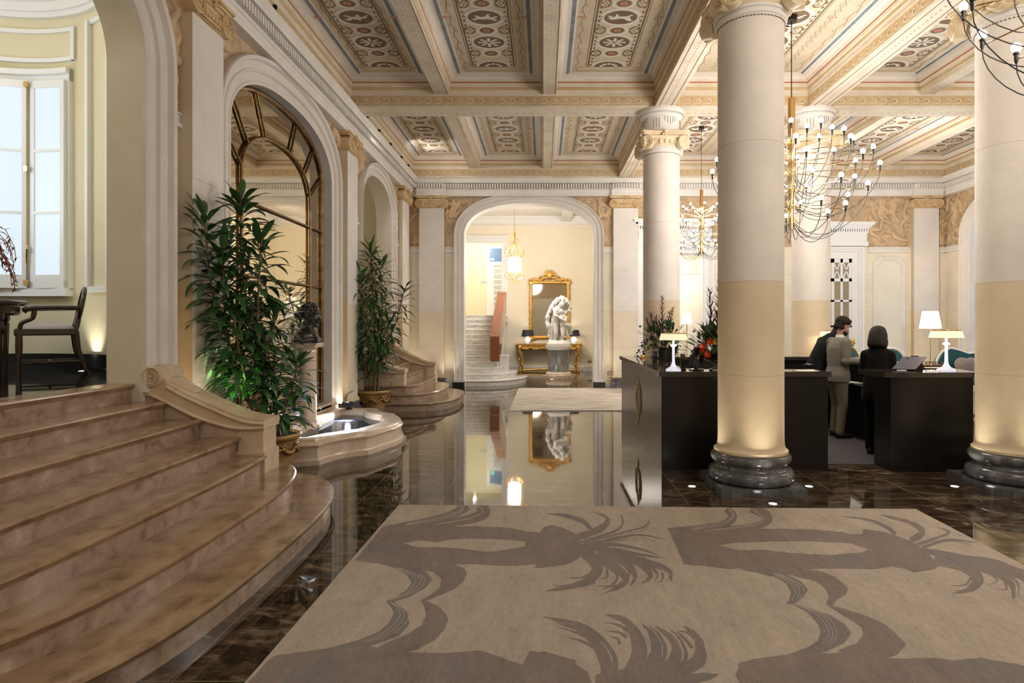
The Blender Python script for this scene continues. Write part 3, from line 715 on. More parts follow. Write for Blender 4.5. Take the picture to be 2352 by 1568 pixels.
def pilaster(ax, d, sg, c, half, label, fd=False):
    P = PX(ax)
    loc = P(c, d, 0)
    t = thing('pilaster', label, 'pilaster', loc, 'flat wall pilasters with gilded capitals')
    pr = .14
    def bx(mb, a0, a1, h, z0, z1, m=0):
        if ax == 'x': mb.box(d, d+sg*h, a0, a1, z0, z1, m)
        else: mb.box(a0, a1, d, d+sg*h, z0, z1, m)
    b = MB(); bx(b, c-half, c+half, pr, .33, 4.60)
    k = len(b.f)
    for i, f in enumerate(b.f):                       # narrow returns carry their shade in the colour, ochre paint below
        n = [b.v[j] for j in f]
        ia = 1 if ax == 'x' else 0
        if max(p[ia] for p in n)-min(p[ia] for p in n) < 1e-6: b.m[i] = 1
    b.build('shaft', [M['pil'], M['sidewall']], t, smooth=0)
    b = MB(); bx(b, c-half-.06, c+half+.06, pr+.06, 0, .08)
    P2 = [(.05,.08),(.06,.10),(.06,.14),(.05,.165),(.03,.175),(.025,.20),(.035,.215),(.045,.24),(.04,.265),(.02,.275)]
    for (o0, z0), (o1, z1) in zip(P2[:-1], P2[1:]): bx(b, c-half-o0, c+half+o0, pr+o0, z0, z1)
    b.build('base', M['greymarble'], t, smooth=0)
    b = MB(); bx(b, c-half-.025, c+half+.025, pr+.025, .275, .32); bx(b, c-half-.012, c+half+.012, pr+.012, .32, .34)
    b.build('base_fillet', M['col'], t, smooth=0)
    b = MB()
    bx(b, c-half-.01, c+half+.01, pr+.01, 4.57, 4.60); bx(b, c-half+.02, c+half-.02, pr+.03, 4.60, 4.80)
    bx(b, c-half-.07, c+half+.07, pr+.05, 4.815, 4.845); bx(b, c-half-.10, c+half+.10, pr+.075, 4.845, ZC); bx(b, c-half+.05, c+half-.05, pr+.05, 4.755, 4.80)
    N_ = Vector(P(0, sg, 0)); U = Vector(P(1, 0, 0))
    for s in (-1, 1):
        volute(b, Vector(P(c+s*(half-.01), d+sg*(pr+.06), 4.685)), U*s, (0,0,1), N_, .118, pr+.05)
    for i in range(7):
        b.sphere(P(c-half*.62+i*half*1.24/6, d+sg*(pr+.035), 4.665), .034, 8, 6, 0, (.85,.85,1.25))
    for i in range(24): b.sphere(P(c-half+.03+i*(2*half-.06)/23, d+sg*(pr+.018), 4.583), .011, 6, 4)
    for dx, dz, r in ((0,.06,.03),(.045,.035,.026),(-.045,.035,.026),(0,.0,.032),(.06,-.02,.022),(-.06,-.02,.022),(0,-.045,.028)):
        b.sphere(P(c+dx, d+sg*(pr+.06), 4.825+dz), r, 8, 6)
    b.build('capital', M['gold_paint'], t, smooth=45)
    return t
pilaster('x', XW, 1, 6.15, .285, 'pilaster between the wide staircase and the arched mirror')
pilaster('x', XW, 1, 10.8, .285, 'pilaster between the arched mirror and the smaller staircase')
pilaster('x', XW, 1, 14.98, .36, 'pilaster of the long wall beside the far corner')
pilaster('y', YF, -1, -2.834, .315, 'far wall pilaster left of the great arch')
pilaster('y', YF, -1, 2.09, .315, 'far wall pilaster right of the great arch, above the desk corner')
pilaster('y', YF, -1, 9.71, .315, 'far wall pilaster behind the glowing floor lamp at right')

# ---- carved figures in the frieze zone: low relief ribbons of drapery and limbs on the wall itself
def relief(ax, d, sg, boxes, seed, name):
    r = random.Random(seed); b = MB(); P = PX(ax)
    for (a0, a1, z0, z1, n) in boxes:
        for i in range(n):
            a, z = r.uniform(a0, a1), r.uniform(z0, z1)
            L = r.uniform(.25, .55); th = r.uniform(.6, 2.6)
            pts = [P(min(max(a+L*(t-.5)*math.cos(th)+.08*math.sin(t*5+i), a0), a1), d+sg*.004, min(max(z+L*(t-.5)*math.sin(th)+.06*math.cos(t*4+i), z0), z1)) for t in [k/8 for k in range(9)]]
            b.tube(pts, [.012+.045*math.sin(PI*(k+.5)/9.5) for k in range(9)], 8)
            if i % 3 == 0: b.sphere(P(a, d, z), .085, 12, 8, sc=(1,.45,1.1) if ax == 'y' else (.45,1,1.1))
    o = b.build(name, M['relief'], None, smooth=60); struct(o)
M['relief'] = noisy('ochre_carved_frieze', [(.3,tuple(x*.8 for x in OCHRE)),(.5,OCHRE),(.7,tuple(x*1.1 for x in OCHRE))], 3, .8, spec=.2)
relief('y', YF, -1, [(-2.48,-2.15,4.35,4.8,7),(1.42,1.74,4.35,4.8,7),(-3.4,-3.2,3.7,4.8,7),(8.35,9.3,3.7,4.8,22),(4.9,6.3,3.7,4.8,16),(10.05,10.24,3.7,4.8,5)], 5, 'wall_far_relief')
relief('x', XW, 1, [(5.72,5.85,3.7,4.8,6),(5.0,5.8,4.72,4.82,4),(6.48,6.78,4.62,4.82,6),(10.12,10.48,4.62,4.82,6),(11.2,11.8,4.5,4.8,7),(14.2,14.6,3.8,4.8,8)], 9, 'wall_left_relief')
relief('x', XR, -1, [(15.25,15.8,3.7,4.8,10)], 11, 'wall_right_relief')

# ---- far wall middle doorway (open) and right door (glazed, shut), panels
def entablature(mb, c, half, z0, z1, d):
    h = z1-z0
    mb.box(c-half, c+half, d-.06, d, z0, z0+.18*h); mb.box(c-half+.02, c+half-.02, d-.03, d, z0+.18*h, z0+.55*h)
    mb.box(c-half, c+half, d-.06, d, z0+.55*h, z0+.62*h)
    for i in range(int((2*half)/.06)): mb.box(c-half+.01+i*.06, c-half+.045+i*.06, d-.10, d, z0+.62*h, z0+.73*h)
    for k, o in enumerate((.10,.14,.18,.20)): mb.box(c-half-o+.08, c+half+o-.08, d-o, d, z0+(.73+.0675*k)*h, z0+(.73+.0675*(k+1))*h)
def casing(mb, c, hin, hout, zt, d, zb=0, dep=.09):
    for s in (-1, 1):
        for f0, f1, h in ((0,.25,.05),(.25,.6,.03),(.6,.8,.06),(.8,1,dep)):
            mb.box(c+s*lerp(hin,hout,f0), c+s*lerp(hin,hout,f1), d-h, d, zb, zt+lerp(0,hout-hin,f1))
    for f0, f1, h in ((0,.25,.05),(.25,.6,.03),(.6,.8,.06),(.8,1,dep)):
        mb.box(c-lerp(hin,hout,f0), c+lerp(hin,hout,f0), d-h, d, zt+(hout-hin)*f0, zt+(hout-hin)*f1)
mb = MB(); cD = (DL+DR)/2
casing(mb, cD, .74, .98, DT, YF); entablature(mb, cD, .95, 3.68, 4.30, YF)
mb.box(DL-.0, DL+.02, YF, YF+.34, 0, DT); mb.box(DR-.02, DR, YF, YF+.34, 0, DT); mb.box(DL, DR, YF, YF+.34, DT-.02, DT)
struct(mb.build('trim_9', M['whitepaint'], smooth=0))
mb = MB()                                             # side panels flanking the doorway
for c, h in ((4.75,.32),(2.33,.05)):
    pass
def panelframe(mb, a0, a1, z0, z1, d, ch=.14, w=.09):
    def poly(o, h): 
        A0, A1, Z0, Z1 = a0+o, a1-o, z0+o, z1-o
        pts = [(A0,Z0),(A1,Z0),(A1,Z1-ch),(A1-ch*.55,Z1-ch*.75),(A1-ch,Z1),(A0+ch,Z1),(A0+ch*.55,Z1-ch*.75),(A0,Z1-ch)]
        return [(a, d-h, z) for a, z in pts]
    mb.rings([poly(0,0), poly(0,.035), poly(w*.3,.05), poly(w*.5,.03), poly(w*.8,.045), poly(w,.03), poly(w,.005)], True, False, False, 0)
    mb.add(poly(w,.005), [tuple(range(8))], 1)
panelframe(mb, 8.42, 9.24, .5, 3.35, YF); panelframe(mb, 4.95, 5.95, .5, 3.35, YF)
struct(mb.build('trim_10', [M['white'], noisy('pale_panel', [(.3,(.74,.70,.60)),(.7,(.79,.76,.67))], 2, .7, spec=.2)], smooth=0))
# right door
mb = MB(); casing(mb, 7.35, .52, .82, 3.30, YF); entablature(mb, 7.35, .93, 3.62, 4.22, YF)
mb.box(6.5, 8.2, YF-.05, YF, 3.62, 3.95)
d1 = mb.build('door_1', M['whitepaint'], smooth=0); struct(d1)
mb = MB()
for s in (-1, 1):
    a0, a1 = (7.35-.52, 7.35-.005) if s < 0 else (7.355, 7.87)
    mb.box(a0, a0+.07, YF-.03, YF-.005, .05, 3.3); mb.box(a1-.07, a1, YF-.03, YF-.005, .05, 3.3)
    mb.box((a0+a1)/2-.03, (a0+a1)/2+.03, YF-.03, YF-.005, .9, 3.3)
    for z0, z1 in ((.05,.9),(1.55,1.6),(2.2,2.25),(2.72,2.80),(3.2,3.3)): mb.box(a0, a1, YF-.03, YF-.005, z0, z1)
    cx = (a0+a1)/2
    for q in (-1, 1):
        ang = math.atan2(.40, .155)
        for e in (-1, 1):
            mb.cbox((cx+q*.12, YF-.018, 3.0), (.25*.5*1.75, .01, .014), Matrix.Rotation(-e*ang, 3, 'Y'))
mb.build('door_leaf', M['whitepaint'], d1, smooth=0)
mb = MB(); mb.box(6.83, 7.87, YF-.012, YF-.002, .05, 3.3); mb.build('door_glass', plain('dusky_door_glass', (.36,.31,.21), .08, .3), d1, smooth=0)
# ================================================================== STAIRS, FOUNTAIN, ROOMS BEYOND
RISE = .157
def flare(cy, Xn, L, p, x_in=-3.46, n=40, base=-3.0):
    pts = [(x_in, cy-L)]
    for i in range(n+1):
        u = -1+2*i/n; u = math.copysign(abs(u)**.8, u)
        pts.append((base + (Xn-base)*(max(0,1-abs(u)**p))**(1/p), cy+u*L))
    pts.append((x_in, cy+L)); return pts
def nosed(mb, poly, z0, z1, cx, cy):
    """one step: riser block set back, tread slab with a rounded nosing"""
    def ins(o):
        n = len(poly); out = []
        A = sum(poly[i][0]*poly[(i+1)%n][1]-poly[(i+1)%n][0]*poly[i][1] for i in range(n))
        sg = 1 if A > 0 else -1
        for i in range(n):
            a, b, c = Vector(poly[i-1]), Vector(poly[i]), Vector(poly[(i+1)%n])
            d1, d2 = (b-a), (c-b)
            if d1.length < 1e-6: d1 = d2
            if d2.length < 1e-6: d2 = d1
            d1 = d1.normalized(); d2 = d2.normalized()
            n1 = Vector((-d1.y, d1.x))*sg; n2 = Vector((-d2.y, d2.x))*sg
            m = (n1+n2); m = m.normalized() if m.length > 1e-4 else n1
            k = o/max(.45, m.dot(n1)); out.append((b.x+m.x*k, b.y+m.y*k))
        return out
    q = ins(.032)
    n = len(poly)
    mb.rings([[(x,y,z0) for x,y in q],[(x,y,z1-.05) for x,y in q]], True, False, False, 1)
    R = [(.032,z1-.05),(.018,z1-.048),(.014,z1-.036),(.006,z1-.03),(0,z1-.018),(.003,z1-.007),(.014,z1)]
    mb.rings([[(x,y,z) for x,y in ins(o)] for o, z in R], True, False, False, 0)
    top = ins(.014); mb.flat(top, z1, 'z', 0)
def staircase(name, label, cy, ls, half, specs, straight):
    t = thing(name, label, 'stairs', (-3.46, cy, 0))
    z = 0
    for Xn, L, p in specs:
        b = MB(); nosed(b, flare(cy, Xn, L*ls, p), z, z+RISE, -3, cy); b.build('step', [M['stair'], M['riser']], t, smooth=35); z += RISE
    for i, Xn in enumerate(straight):
        b = MB(); nosed(b, [(-3.62,cy-half),(Xn,cy-half),(Xn,cy+half),(-3.62,cy+half)], z, z+RISE, 0, 0); b.build('step', [M['stair'], M['riser']], t, smooth=35); z += RISE
    return t
ST1 = staircase('staircase', 'wide seven step marble staircase in the foreground at left', 4.05, 1.0, 1.355,
    [(-1.69,2.10,3),(-2.02,1.92,3),(-2.36,1.84,4)], [-2.63,-2.955,-3.265,-3.52])
ST2 = staircase('staircase', 'smaller marble staircase beyond the second potted plant', 12.9, .72, 1.0,
    [(-1.69,2.10,3),(-2.02,1.92,3),(-2.36,1.84,4)], [-2.63,-2.955,-3.265,-3.52])
def balustrade(y0, y1, parent, dx=0, name='balustrade', s=1):
    top = [(-3.50,1.02),(-3.50,1.15),(-3.47,1.22),(-3.40,1.243),(-3.33,1.21),(-3.30,1.15),(-3.27,1.10),(-3.13,1.024),(-2.925,.928),(-2.68,.825),(-2.55,.79),(-2.42,.78)]
    low = [(-2.42,.70),(-2.62,.692),(-2.80,.722),(-3.047,.806),(-3.336,.952),(-3.46,1.0)]
    t = [(x+dx, z) for x, z in top]; l = [(x+dx, z) for x, z in low]
    b = MB()
    b.prism(t+l, y0-.02, y1+.02, 'y')
    mid = [(x, z-.035) for x, z in t[6:]]
    b.tube([(x, y0-.022, z) for x, z in catmull([Vector((x,z,0)) for x,z in mid], 4) for _ in [0]] if False else [(p[0], y0-.02, p[1]) for p in catmull([Vector((x,z,0)) for x,z in mid], 5)], .018, 8)
    b.tube([(p[0], y1+.02, p[1]) for p in catmull([Vector((x,z,0)) for x,z in mid], 5)], .018, 8)
    b.tube([(p[0], y0-.012, p[1]+.012) for p in catmull([Vector((x,z,0)) for x,z in l[:6]], 5)], .02, 8)
    c = Vector((-3.392+dx, 0, 1.155))
    for y, s in ((y0-.02,-1),(y1+.02,1)):
        volute(b, (c.x, y+s*.02, c.z), (-1,0,0), (0,0,1), (0,s,0), .092, (y1-y0)/2+.03)
        b.lathe([(.0,0),(.035,0),(.035,.0)], (0,0,0), 6) if False else None
    b.tube([(c.x, y0+.06, c.z), (c.x, y1-.06, c.z)], .097, 20)
    for i in range(6):                              # acanthus leaf below the scroll
        f = i/5
        b.sphere((-3.27+dx+.17*f, (y0+y1)/2, 1.105-.085*f), .075-.035*f, 12, 8, 0, (1.2,1.15,.55))
        for q in (-1,1): b.sphere((-3.27+dx+.17*f, (y0+y1)/2+q*.07*(1-f*.5), 1.095-.085*f), .045-.02*f, 10, 6, 0, (1.2,1,.6))
    top_b = b.build(name+'_coping', M['balus'], parent, smooth=45)
    b = MB()
    wl = [(x+dx, z+.01) for x, z in low]
    b.prism([(-3.46+dx,.12),(-2.66+dx,.12),(-2.66+dx,.70)]+wl[1:], y0+.02, y1-.02, 'y')
    b.box(-2.66+dx, -2.44+dx, y0, y1, .12, .705); b.box(-2.68+dx, -2.42+dx, y0-.015, y1+.015, .12, .50 if dx == 0 else .16)
    b.build(name+'_wall', M['balus'], parent, smooth=0)
balustrade(5.40, 5.66, ST1)
balustrade(13.92, 14.14, ST2); balustrade(11.66, 11.88, ST2, -.18)
mb = MB(); mb.box(-3.62,-3.775,2.70,5.40,.9,1.099); struct(mb.build('trim_11', M['stair'], smooth=0))

# ---- fountain basin
half = [(-3.45,7.02),(-2.76,7.02),(-2.56,7.09),(-2.53,7.22),(-2.44,7.42),(-2.30,7.57),(-2.16,7.66),(-2.10,7.82),(-2.03,8.05),(-1.95,8.30),(-1.93,8.50)]
out = half + [(x, 17.0-y) for x, y in reversed(half[:-1])]
def inset(poly, o, xmin=None):
    n = len(poly); res = []
    for i in range(n):
        b = Vector(poly[i]); a = Vector(poly[i-1]); c = Vector(poly[(i+1)%n])
        d1, d2 = (b-a).normalized(), (c-b).normalized()
        n1, n2 = Vector((-d1.y,d1.x)), Vector((-d2.y,d2.x)); m = (n1+n2).normalized()
        k = o/max(.5, m.dot(n1)); x, y = b.x+m.x*k, b.y+m.y*k
        res.append((min(max(x, -3.45), -1), y))
    return res
t = thing('fountain_basin', 'low pale marble fountain basin under the arched mirror', 'fountain', (-2.8, 8.5, 0))
mb = MB()
PR = [(0,0),(0,.055),(.015,.06),(.02,.07),(.035,.075),(.04,.15),(.035,.19),(.02,.205),(.015,.225),(.03,.24),(.06,.25),(.085,.27),(.09,.285),(.27,.285),(.285,.275),(.285,.255),(.30,.25),(.30,.055)]
mb.rings([[(x,y,z) for x,y in inset(out,o)] for o, z in PR], True, False, False, 0)
mb.box(-3.45,-3.40,7.05,9.95,.0,.33)
mb.build('rim', M['basin'], t, smooth=35)
mb = MB(); mb.flat(inset(out,.295), .165, 'z'); mb.build('pool_floor', None or noisy('white_pool_floor', [(.3,(.72,.76,.82)),(.7,(.82,.85,.9))], 3, .3), t, smooth=0)
mb = MB()
i = 0; yy = 7.42
while yy < 9.60:
    mb.box(-3.36, -2.80 + .50*math.sin(PI*(yy-7.2)/2.6), yy, yy+.022, .163, .172); yy += .045
mb.build('blue_tile', plain('blue_pool_tile', (.30,.42,.72), .3), t, smooth=0)
def clear(name, tint, rough=.02, ior=1.33):
    m = bpy.data.materials.new(name); m.use_nodes = True; nt = m.node_tree; nt.nodes.remove(nt.nodes['Principled BSDF'])
    tr = N(nt, 'ShaderNodeBsdfTransparent'); tr.inputs[0].default_value = (*tint,1); gl = N(nt, 'ShaderNodeBsdfGlossy'); gl.inputs['Roughness'].default_value = rough
    fr = N(nt, 'ShaderNodeFresnel', i_IOR=ior); mx = N(nt, 'ShaderNodeMixShader')
    nt.links.new(fr.outputs[0], mx.inputs[0]); nt.links.new(tr.outputs[0], mx.inputs[1]); nt.links.new(gl.outputs[0], mx.inputs[2]); nt.links.new(mx.outputs[0], nt.nodes['Material Output'].inputs[0])
    return m
m = clear('still_water', (.93,.96,1.0), .05, 1.16)
mb = MB(); mb.flat(inset(out,.298), .195, 'z'); mb.build('water', m, t, smooth=0)
# little spout at the far rim corner
t = thing('garden_spotlight', 'small black spotlight sitting on the far rim of the fountain', 'light', (-3.05, 9.72, .285))
mb = MB(); mb.lathe([(.05,.285),(.06,.30),(.03,.31),(.03,.34)], (-3.05,9.72,0), 16); mb.cbox((-3.06,9.70,.37), (.075,.05,.035), Matrix.Rotation(.5,3,'Z')); mb.tube([(-3.10,9.76,.34),(-3.13,9.8,.44),(-3.10,9.82,.52),(-3.02,9.84,.56)], .006, 6)
mb.build('lamp_body', M['cable'], t)

# ---- bust on its pedestal
px, py = -3.25, 8.55
t = thing('pedestal', 'slim pale marble pedestal carrying the black bust', 'pedestal', (px,py,.06))
mb = MB(); mb.box(px-.155,px+.155,py-.155,py+.155,.055,.20); mb.lathe([(.155,.20),(.165,.22),(.155,.245),(.135,.25),(.128,.27),(.14,.285),(.128,.30),(.115,.31),(.112,1.22),(.12,1.24),(.115,1.255),(.115,1.27),(.14,1.30)], (px,py,0), 36)
mb.box(px-.16,px+.16,py-.16,py+.16,1.30,1.335); mb.box(px-.145,px+.175,py-.145,py+.145,1.335,1.36)
mb.build('pedestal_shaft', M['basin'], t, smooth=40)
def remesh(o, vox, it=4, fac=.5):
    r = o.modifiers.new('solid', 'REMESH'); r.mode = 'VOXEL'; r.voxel_size = vox; r.use_smooth_shade = True
    if it:
        s = o.modifiers.new('soft', 'SMOOTH'); s.factor = fac; s.iterations = it
    return o
def head(mb, c, yaw=0, pitch=0, s=1.0, beard=False, strong=False):
    """a head looking along +X before yaw; c = centre of the skull"""
    Rm = Matrix.Rotation(yaw,3,'Z') @ Matrix.Rotation(pitch,3,'Y'); c = Vector(c)
    def sp(p, r, sc=(1,1,1)): mb.sphere(c + Rm @ (Vector(p)*s), r*s, 16, 12, 0, sc, Rm)
    sp((-.01,0,.03), .098, (1.02,.80,1.0)); sp((.025,0,-.03), .075, (1.0,.83,1.25)); sp((.045,0,-.085), .042, (1.0,1.0,.8))
    sp((.078,0,.035), .035, (.6,1.5,.6)); sp((.092,0,-.012), .016, (.9,.75,2.0)); sp((.106,0,-.030), .016, (1.0,1.0,.8))
    sp((.082,0,-.062), .016, (.9,1.6,.5)); sp((.080,0,-.074), .015, (.9,1.4,.5)); sp((.070,0,-.105), .024, (1,1.1,.8))
    for q in (-1,1):
        sp((.068,q*.042,-.025), .024, (.8,1,.9)); sp((-.005,q*.080,-.01), .026, (.75,.35,1.2)); sp((.074,q*.032,.008), .013)
    return lambda p: c + Rm @ (Vector(p)*s)
t = thing('bust', 'black bronze bust of a man facing right on the pedestal', 'sculpture', (px,py,1.36))
mb = MB(); T = head(mb, (px+.05, py-.0, 1.735), yaw=-.30, pitch=.03, s=1.32)
mb.tube([(px-.03,py,1.50),(px+.0,py,1.62)], [.090,.075], 14)
mb.sphere((px-.03,py,1.44), .15, 16, 10, 0, (1.0,1.35,.80)); mb.sphere((px-.02,py,1.405), .14, 16, 10, 0, (1.2,1.5,.55)); mb.box(px+.06,px+.175,py-.10,py+.06,1.36,1.43)
mb.tube([(px+.02,py-.05,1.60),(px+.10,py-.04,1.47),(px+.15,py-.03,1.42)], [.05,.05,.03], 10)
mb.box(px-.17,px+.10,py-.15,py+.15,1.36,1.40)
b = remesh(mb.build('bust_body', M['blackbronze'], t), .008, 2)
mb = MB(); r = random.Random(3)
for i in range(90):
    a, e = r.uniform(.75,2*PI-.75), r.uniform(-.75,1.5)
    p = T((-.02+.094*math.cos(e)*math.cos(a), .084*math.cos(e)*math.sin(a), .035+.094*math.sin(e)))
    mb.sphere(p, r.uniform(.018,.030), 8, 6)
remesh(mb.build('bust_hair', M['blackbronze'], t), .008, 2)

# ---- arched wall mirror with bronze glazing bars
t = thing('arched_mirror', 'tall arched wall mirror with bronze glazing bars behind the plant', 'mirror', (-3.60, 8.42, .36))
def apoly(h, rise, zb, spring=3.82): return arch_pts(8.42, h, spring, rise, zb, 40)
mb = MB(); mb.flat(apoly(1.615,.775,.36), -3.60, 'x'); mb.build('mirror_glass', M['mirror'], t, smooth=0)
mb = MB(); xb = -3.575
fr = [Vector((xb, a, z)) for a, z in apoly(1.59,.75,.38)]
mb.tube(fr, .026, 8); mb.tube([(xb,6.83,.385),(xb,10.01,.385)], .026, 8)
mb.build('mirror_frame', M['bronze'], t, smooth=60)
mb = MB(); inner = [Vector((xb, a, z)) for a, z in arch_pts(8.42, 1.08, 3.42, .62, .38, 36)]
mb.tube(inner, .021, 8)
mb.build('inner_arch_bar', M['bronze'], t, smooth=60)
for z in (1.30, 2.20, 3.10):
    b = MB(); b.tube([(xb,6.83,z),(xb,10.01,z)], .017, 8); b.build('glazing_bar', M['bronze'], t, smooth=60)
for f in (.03,.21,.39,.61,.79,.97):
    i0 = 1+int(f*36); q = arch_pts(8.42, 1.08, 3.42, .62, .38, 36)[i0]; o = apoly(1.59,.75,.38)[1+int(f*40)]
    b = MB(); b.tube([(xb,q[0],q[1]),(xb,o[0],o[1])], .017, 8); b.build('radial_bar', M['bronze'], t, smooth=60)
mb = MB(); mb.box(-3.77,-3.61,6.5,10.4,.0,4.9); struct(mb.build('wall_left_recess', M['arch'], smooth=0))
mb = MB(); mb.box(-3.46,-3.38,6.62,10.22,0,.30); mb.box(-3.46,-3.40,6.72,10.12,.30,.37); struct(mb.build('trim_12', M['basin'], smooth=0))

# ---- rotunda beyond the first arch
ec, ea, eb = (-5.77, 4.0), 2.18, 3.10
def ept(t, o=0): return (ec[0]+(ea-o)*math.cos(t), ec[1]+(eb-o)*math.sin(t))
T0, T1 = .53, 2*PI-.53
def estrip(mb, t0, t1, z0, z1, o, n=60, m=0):
    R = []
    for i in range(n+1):
        t = lerp(t0,t1,i/n); a = ept(t,0); b = ept(t,o)
        R.append([(a[0],a[1],z0),(b[0],b[1],z0),(b[0],b[1],z1),(a[0],a[1],z1)])
    mb.rings(R, True, True, True, m)
mb = MB(); n = 90
R = [[(*ept(lerp(T0,T1,i/n)),z) for z in (.9,6.0)] for i in range(n+1)]
mb.rings(R, closed=False); mb.rings([[(*ept(lerp(T0,T1,i/n),-.25),z) for z in (.9,6.0)] for i in range(n+1)], closed=False)
for t_, yy in ((T0, 5.36),(T1, 2.74)):
    p_ = ept(t_); mb.add([(-3.765,yy,.9),(p_[0],p_[1],.9),(p_[0],p_[1],6),(-3.765,yy,6)], [(0,1,2,3)])
struct(mb.build('wall_rotunda', M['rotwall'], smooth=60))
mb = MB(); mb.box(-8.3,-3.75,.6,7.4,1.0,1.10); struct(mb.build('floor_rotunda', M['blackfloor'], smooth=0))
mb = MB(); mb.box(-8.3,-3.77,.6,7.4,5.6,5.7); struct(mb.build('ceiling_rotunda', M['white'], smooth=0))
mb = MB(); estrip(mb, T0, T1, 1.10, 1.28, .02); struct(mb.build('baseboard_rotunda', M['darkbase'], smooth=60))
mb = MB()
for z0, z1, o in ((5.10,5.16,.05),(5.16,5.26,.08),(5.26,5.36,.14),(5.36,5.60,.22)): estrip(mb, T0, T1, z0, z1, o)
for z in (4.93,4.60): estrip(mb, 1.36, 2.2, z, z+.045, .03)
tt = 1.36; a = ept(tt,0); b = ept(tt,.03)
mb.box(b[0]-.02,b[0]+.02,b[1]-.01,a[1]+.02,4.60,4.975)
for tv, z0, z1 in ((1.235,2.02,4.98),(1.0,2.02,4.98)):
    a = ept(tv,.03); mb.cbox((a[0],a[1],(z0+z1)/2), (.022,.03,(z1-z0)/2), Matrix.Rotation(tv-PI/2,3,'Z'))
estrip(mb, 1.0, 1.245, 4.95, 5.0, .03); estrip(mb, 1.0, 1.245, 1.97, 2.03, .05)
struct(mb.build('trim_13', M['whitepaint'], smooth=40))
# window: two leaves following the curve
w = thing('window_1', None, None, (-5.8, 6.95, 2.0)); struct(w)
mb = MB(); estrip(mb, 1.37, 2.05, 1.93, 2.02, .10); estrip(mb, 1.37, 2.05, 4.36, 4.50, .05); estrip(mb, 1.37, 2.05, 4.44, 4.50, .09); estrip(mb, 1.37, 1.40, 2.0, 4.44, .05, 4); mb.build('window_casing', M['whitepaint'], w, smooth=40)
def leafw(p0, p1, nm):
    p0, p1 = Vector((*p0,0)), Vector((*p1,0)); d = (p1-p0); L = d.length; a = math.atan2(d.y,d.x); Rz = Matrix.Rotation(a,3,'Z')
    def bx(mb, u0, u1, z0, z1, t=.025):
        c = p0 + Rz @ Vector(((u0+u1)/2,0,0)); mb.cbox((c.x,c.y,(z0+z1)/2), ((u1-u0)/2,t,(z1-z0)/2), Rz)
    mb = MB()
    bx(mb,0,.05,2.02,4.36); bx(mb,L-.05,L,2.02,4.36); bx(mb,.05,L-.05,2.02,2.17); bx(mb,.05,L-.05,4.28,4.36)
    for z in (2.87,3.57): bx(mb,.05,L-.05,z-.015,z+.015)
    mb.build('sash', M['whitepaint'], w, smooth=0)
    mb = MB(); bx(mb,.04,L-.04,2.1,4.3,.006); mb.build('pane', M['daypane'], w, smooth=0)
leafw((-6.62,6.78),(-5.835,7.02),'l'); leafw((-5.80,7.03),(-5.38,6.98),'r')
mb = MB(); mb.tube([(-5.82,6.985,2.3),(-5.82,6.985,2.42),(-5.80,6.965,2.46),(-5.82,6.985,2.5)], .012, 6); mb.tube([(-5.82,6.985,2.05),(-5.82,6.985,4.33)], .006, 6)
for z in (2.05,3.33,4.28): mb.box(-5.84,-5.80,6.96,6.99,z,z+.06)
mb.build('espagnolette', M['brass'], w, smooth=40)
# alcove beyond the second arch
mb = MB(); mb.box(-6.2,-6.4,10.9,15.3,0,5.6); mb.box(-6.4,-3.77,15.2,15.3,0,5.6); mb.box(-6.4,-3.77,10.8,10.9,0,5.6); mb.box(-6.4,-3.77,10.9,15.3,5.5,5.6); mb.box(-6.4,-3.6,10.9,15.3,.9,1.09)
struct(mb.build('wall_alcove', M['rotwall'], smooth=0))

# ---- hall beyond the great arch
H0 = YF+.34
mb = MB()
mb.box(-3.5,-3.3,H0,21.8,0,5.4); mb.box(2.2,2.4,H0,21.8,0,5.4)
mb.box(-1.46,2.4,21.7,21.9,0,5.4); mb.box(-3.5,-3.02,21.7,21.9,0,5.4); mb.box(-3.02,-1.46,21.7,21.9,4.52,5.4); mb.box(-3.02,-1.46,21.7,21.9,0,1.92)
struct(mb.build('wall_hall', M['hallwall'], smooth=0))
mb = MB(); mb.box(-3.5,2.4,H0-.3,21.9,5.4,5.55); mb.box(.62,.95,H0,21.7,5.22,5.4); struct(mb.build('ceiling_hall', M['white'], smooth=0))
mb = MB()
for z0, z1, o in ((5.06,5.10,.03),(5.16,5.24,.05),(5.24,5.32,.10),(5.32,5.40,.18)):
    mb.box(-3.3,2.2,21.7-o,21.7,z0,z1); mb.box(2.2-o,2.2,H0,21.7,z0,z1)
casing(mb, -2.24, .78, 1.0, 4.52, 21.7, 1.92)
struct(mb.build('trim_14', M['whitepaint'], smooth=0))
mb = MB(); mb.box(-1.2,2.2,21.66,21.7,0,.16); struct(mb.build('baseboard_hall', M['whitemarble'], smooth=0))
mb = MB(); mb.box(-4.5,-.5,24.4,24.6,1.9,5.4); mb.box(-4.5,-4.4,21.9,24.6,1.9,5.4); mb.box(-.6,-.5,21.9,24.6,1.9,5.4); mb.box(-4.5,-.5,21.9,24.6,5.0,5.1); struct(mb.build('wall_corridor', M['yellowwall'], smooth=0))
mb = MB(); mb.box(-3.29,-1.25,20.45,21.69,1.7,1.923); mb.box(-3.01,-1.47,21.69,21.91,1.7,1.921); mb.box(-4.5,-.5,21.91,24.6,1.7,1.92); struct(mb.build('floor_corridor', M['whitemarble'], smooth=0))
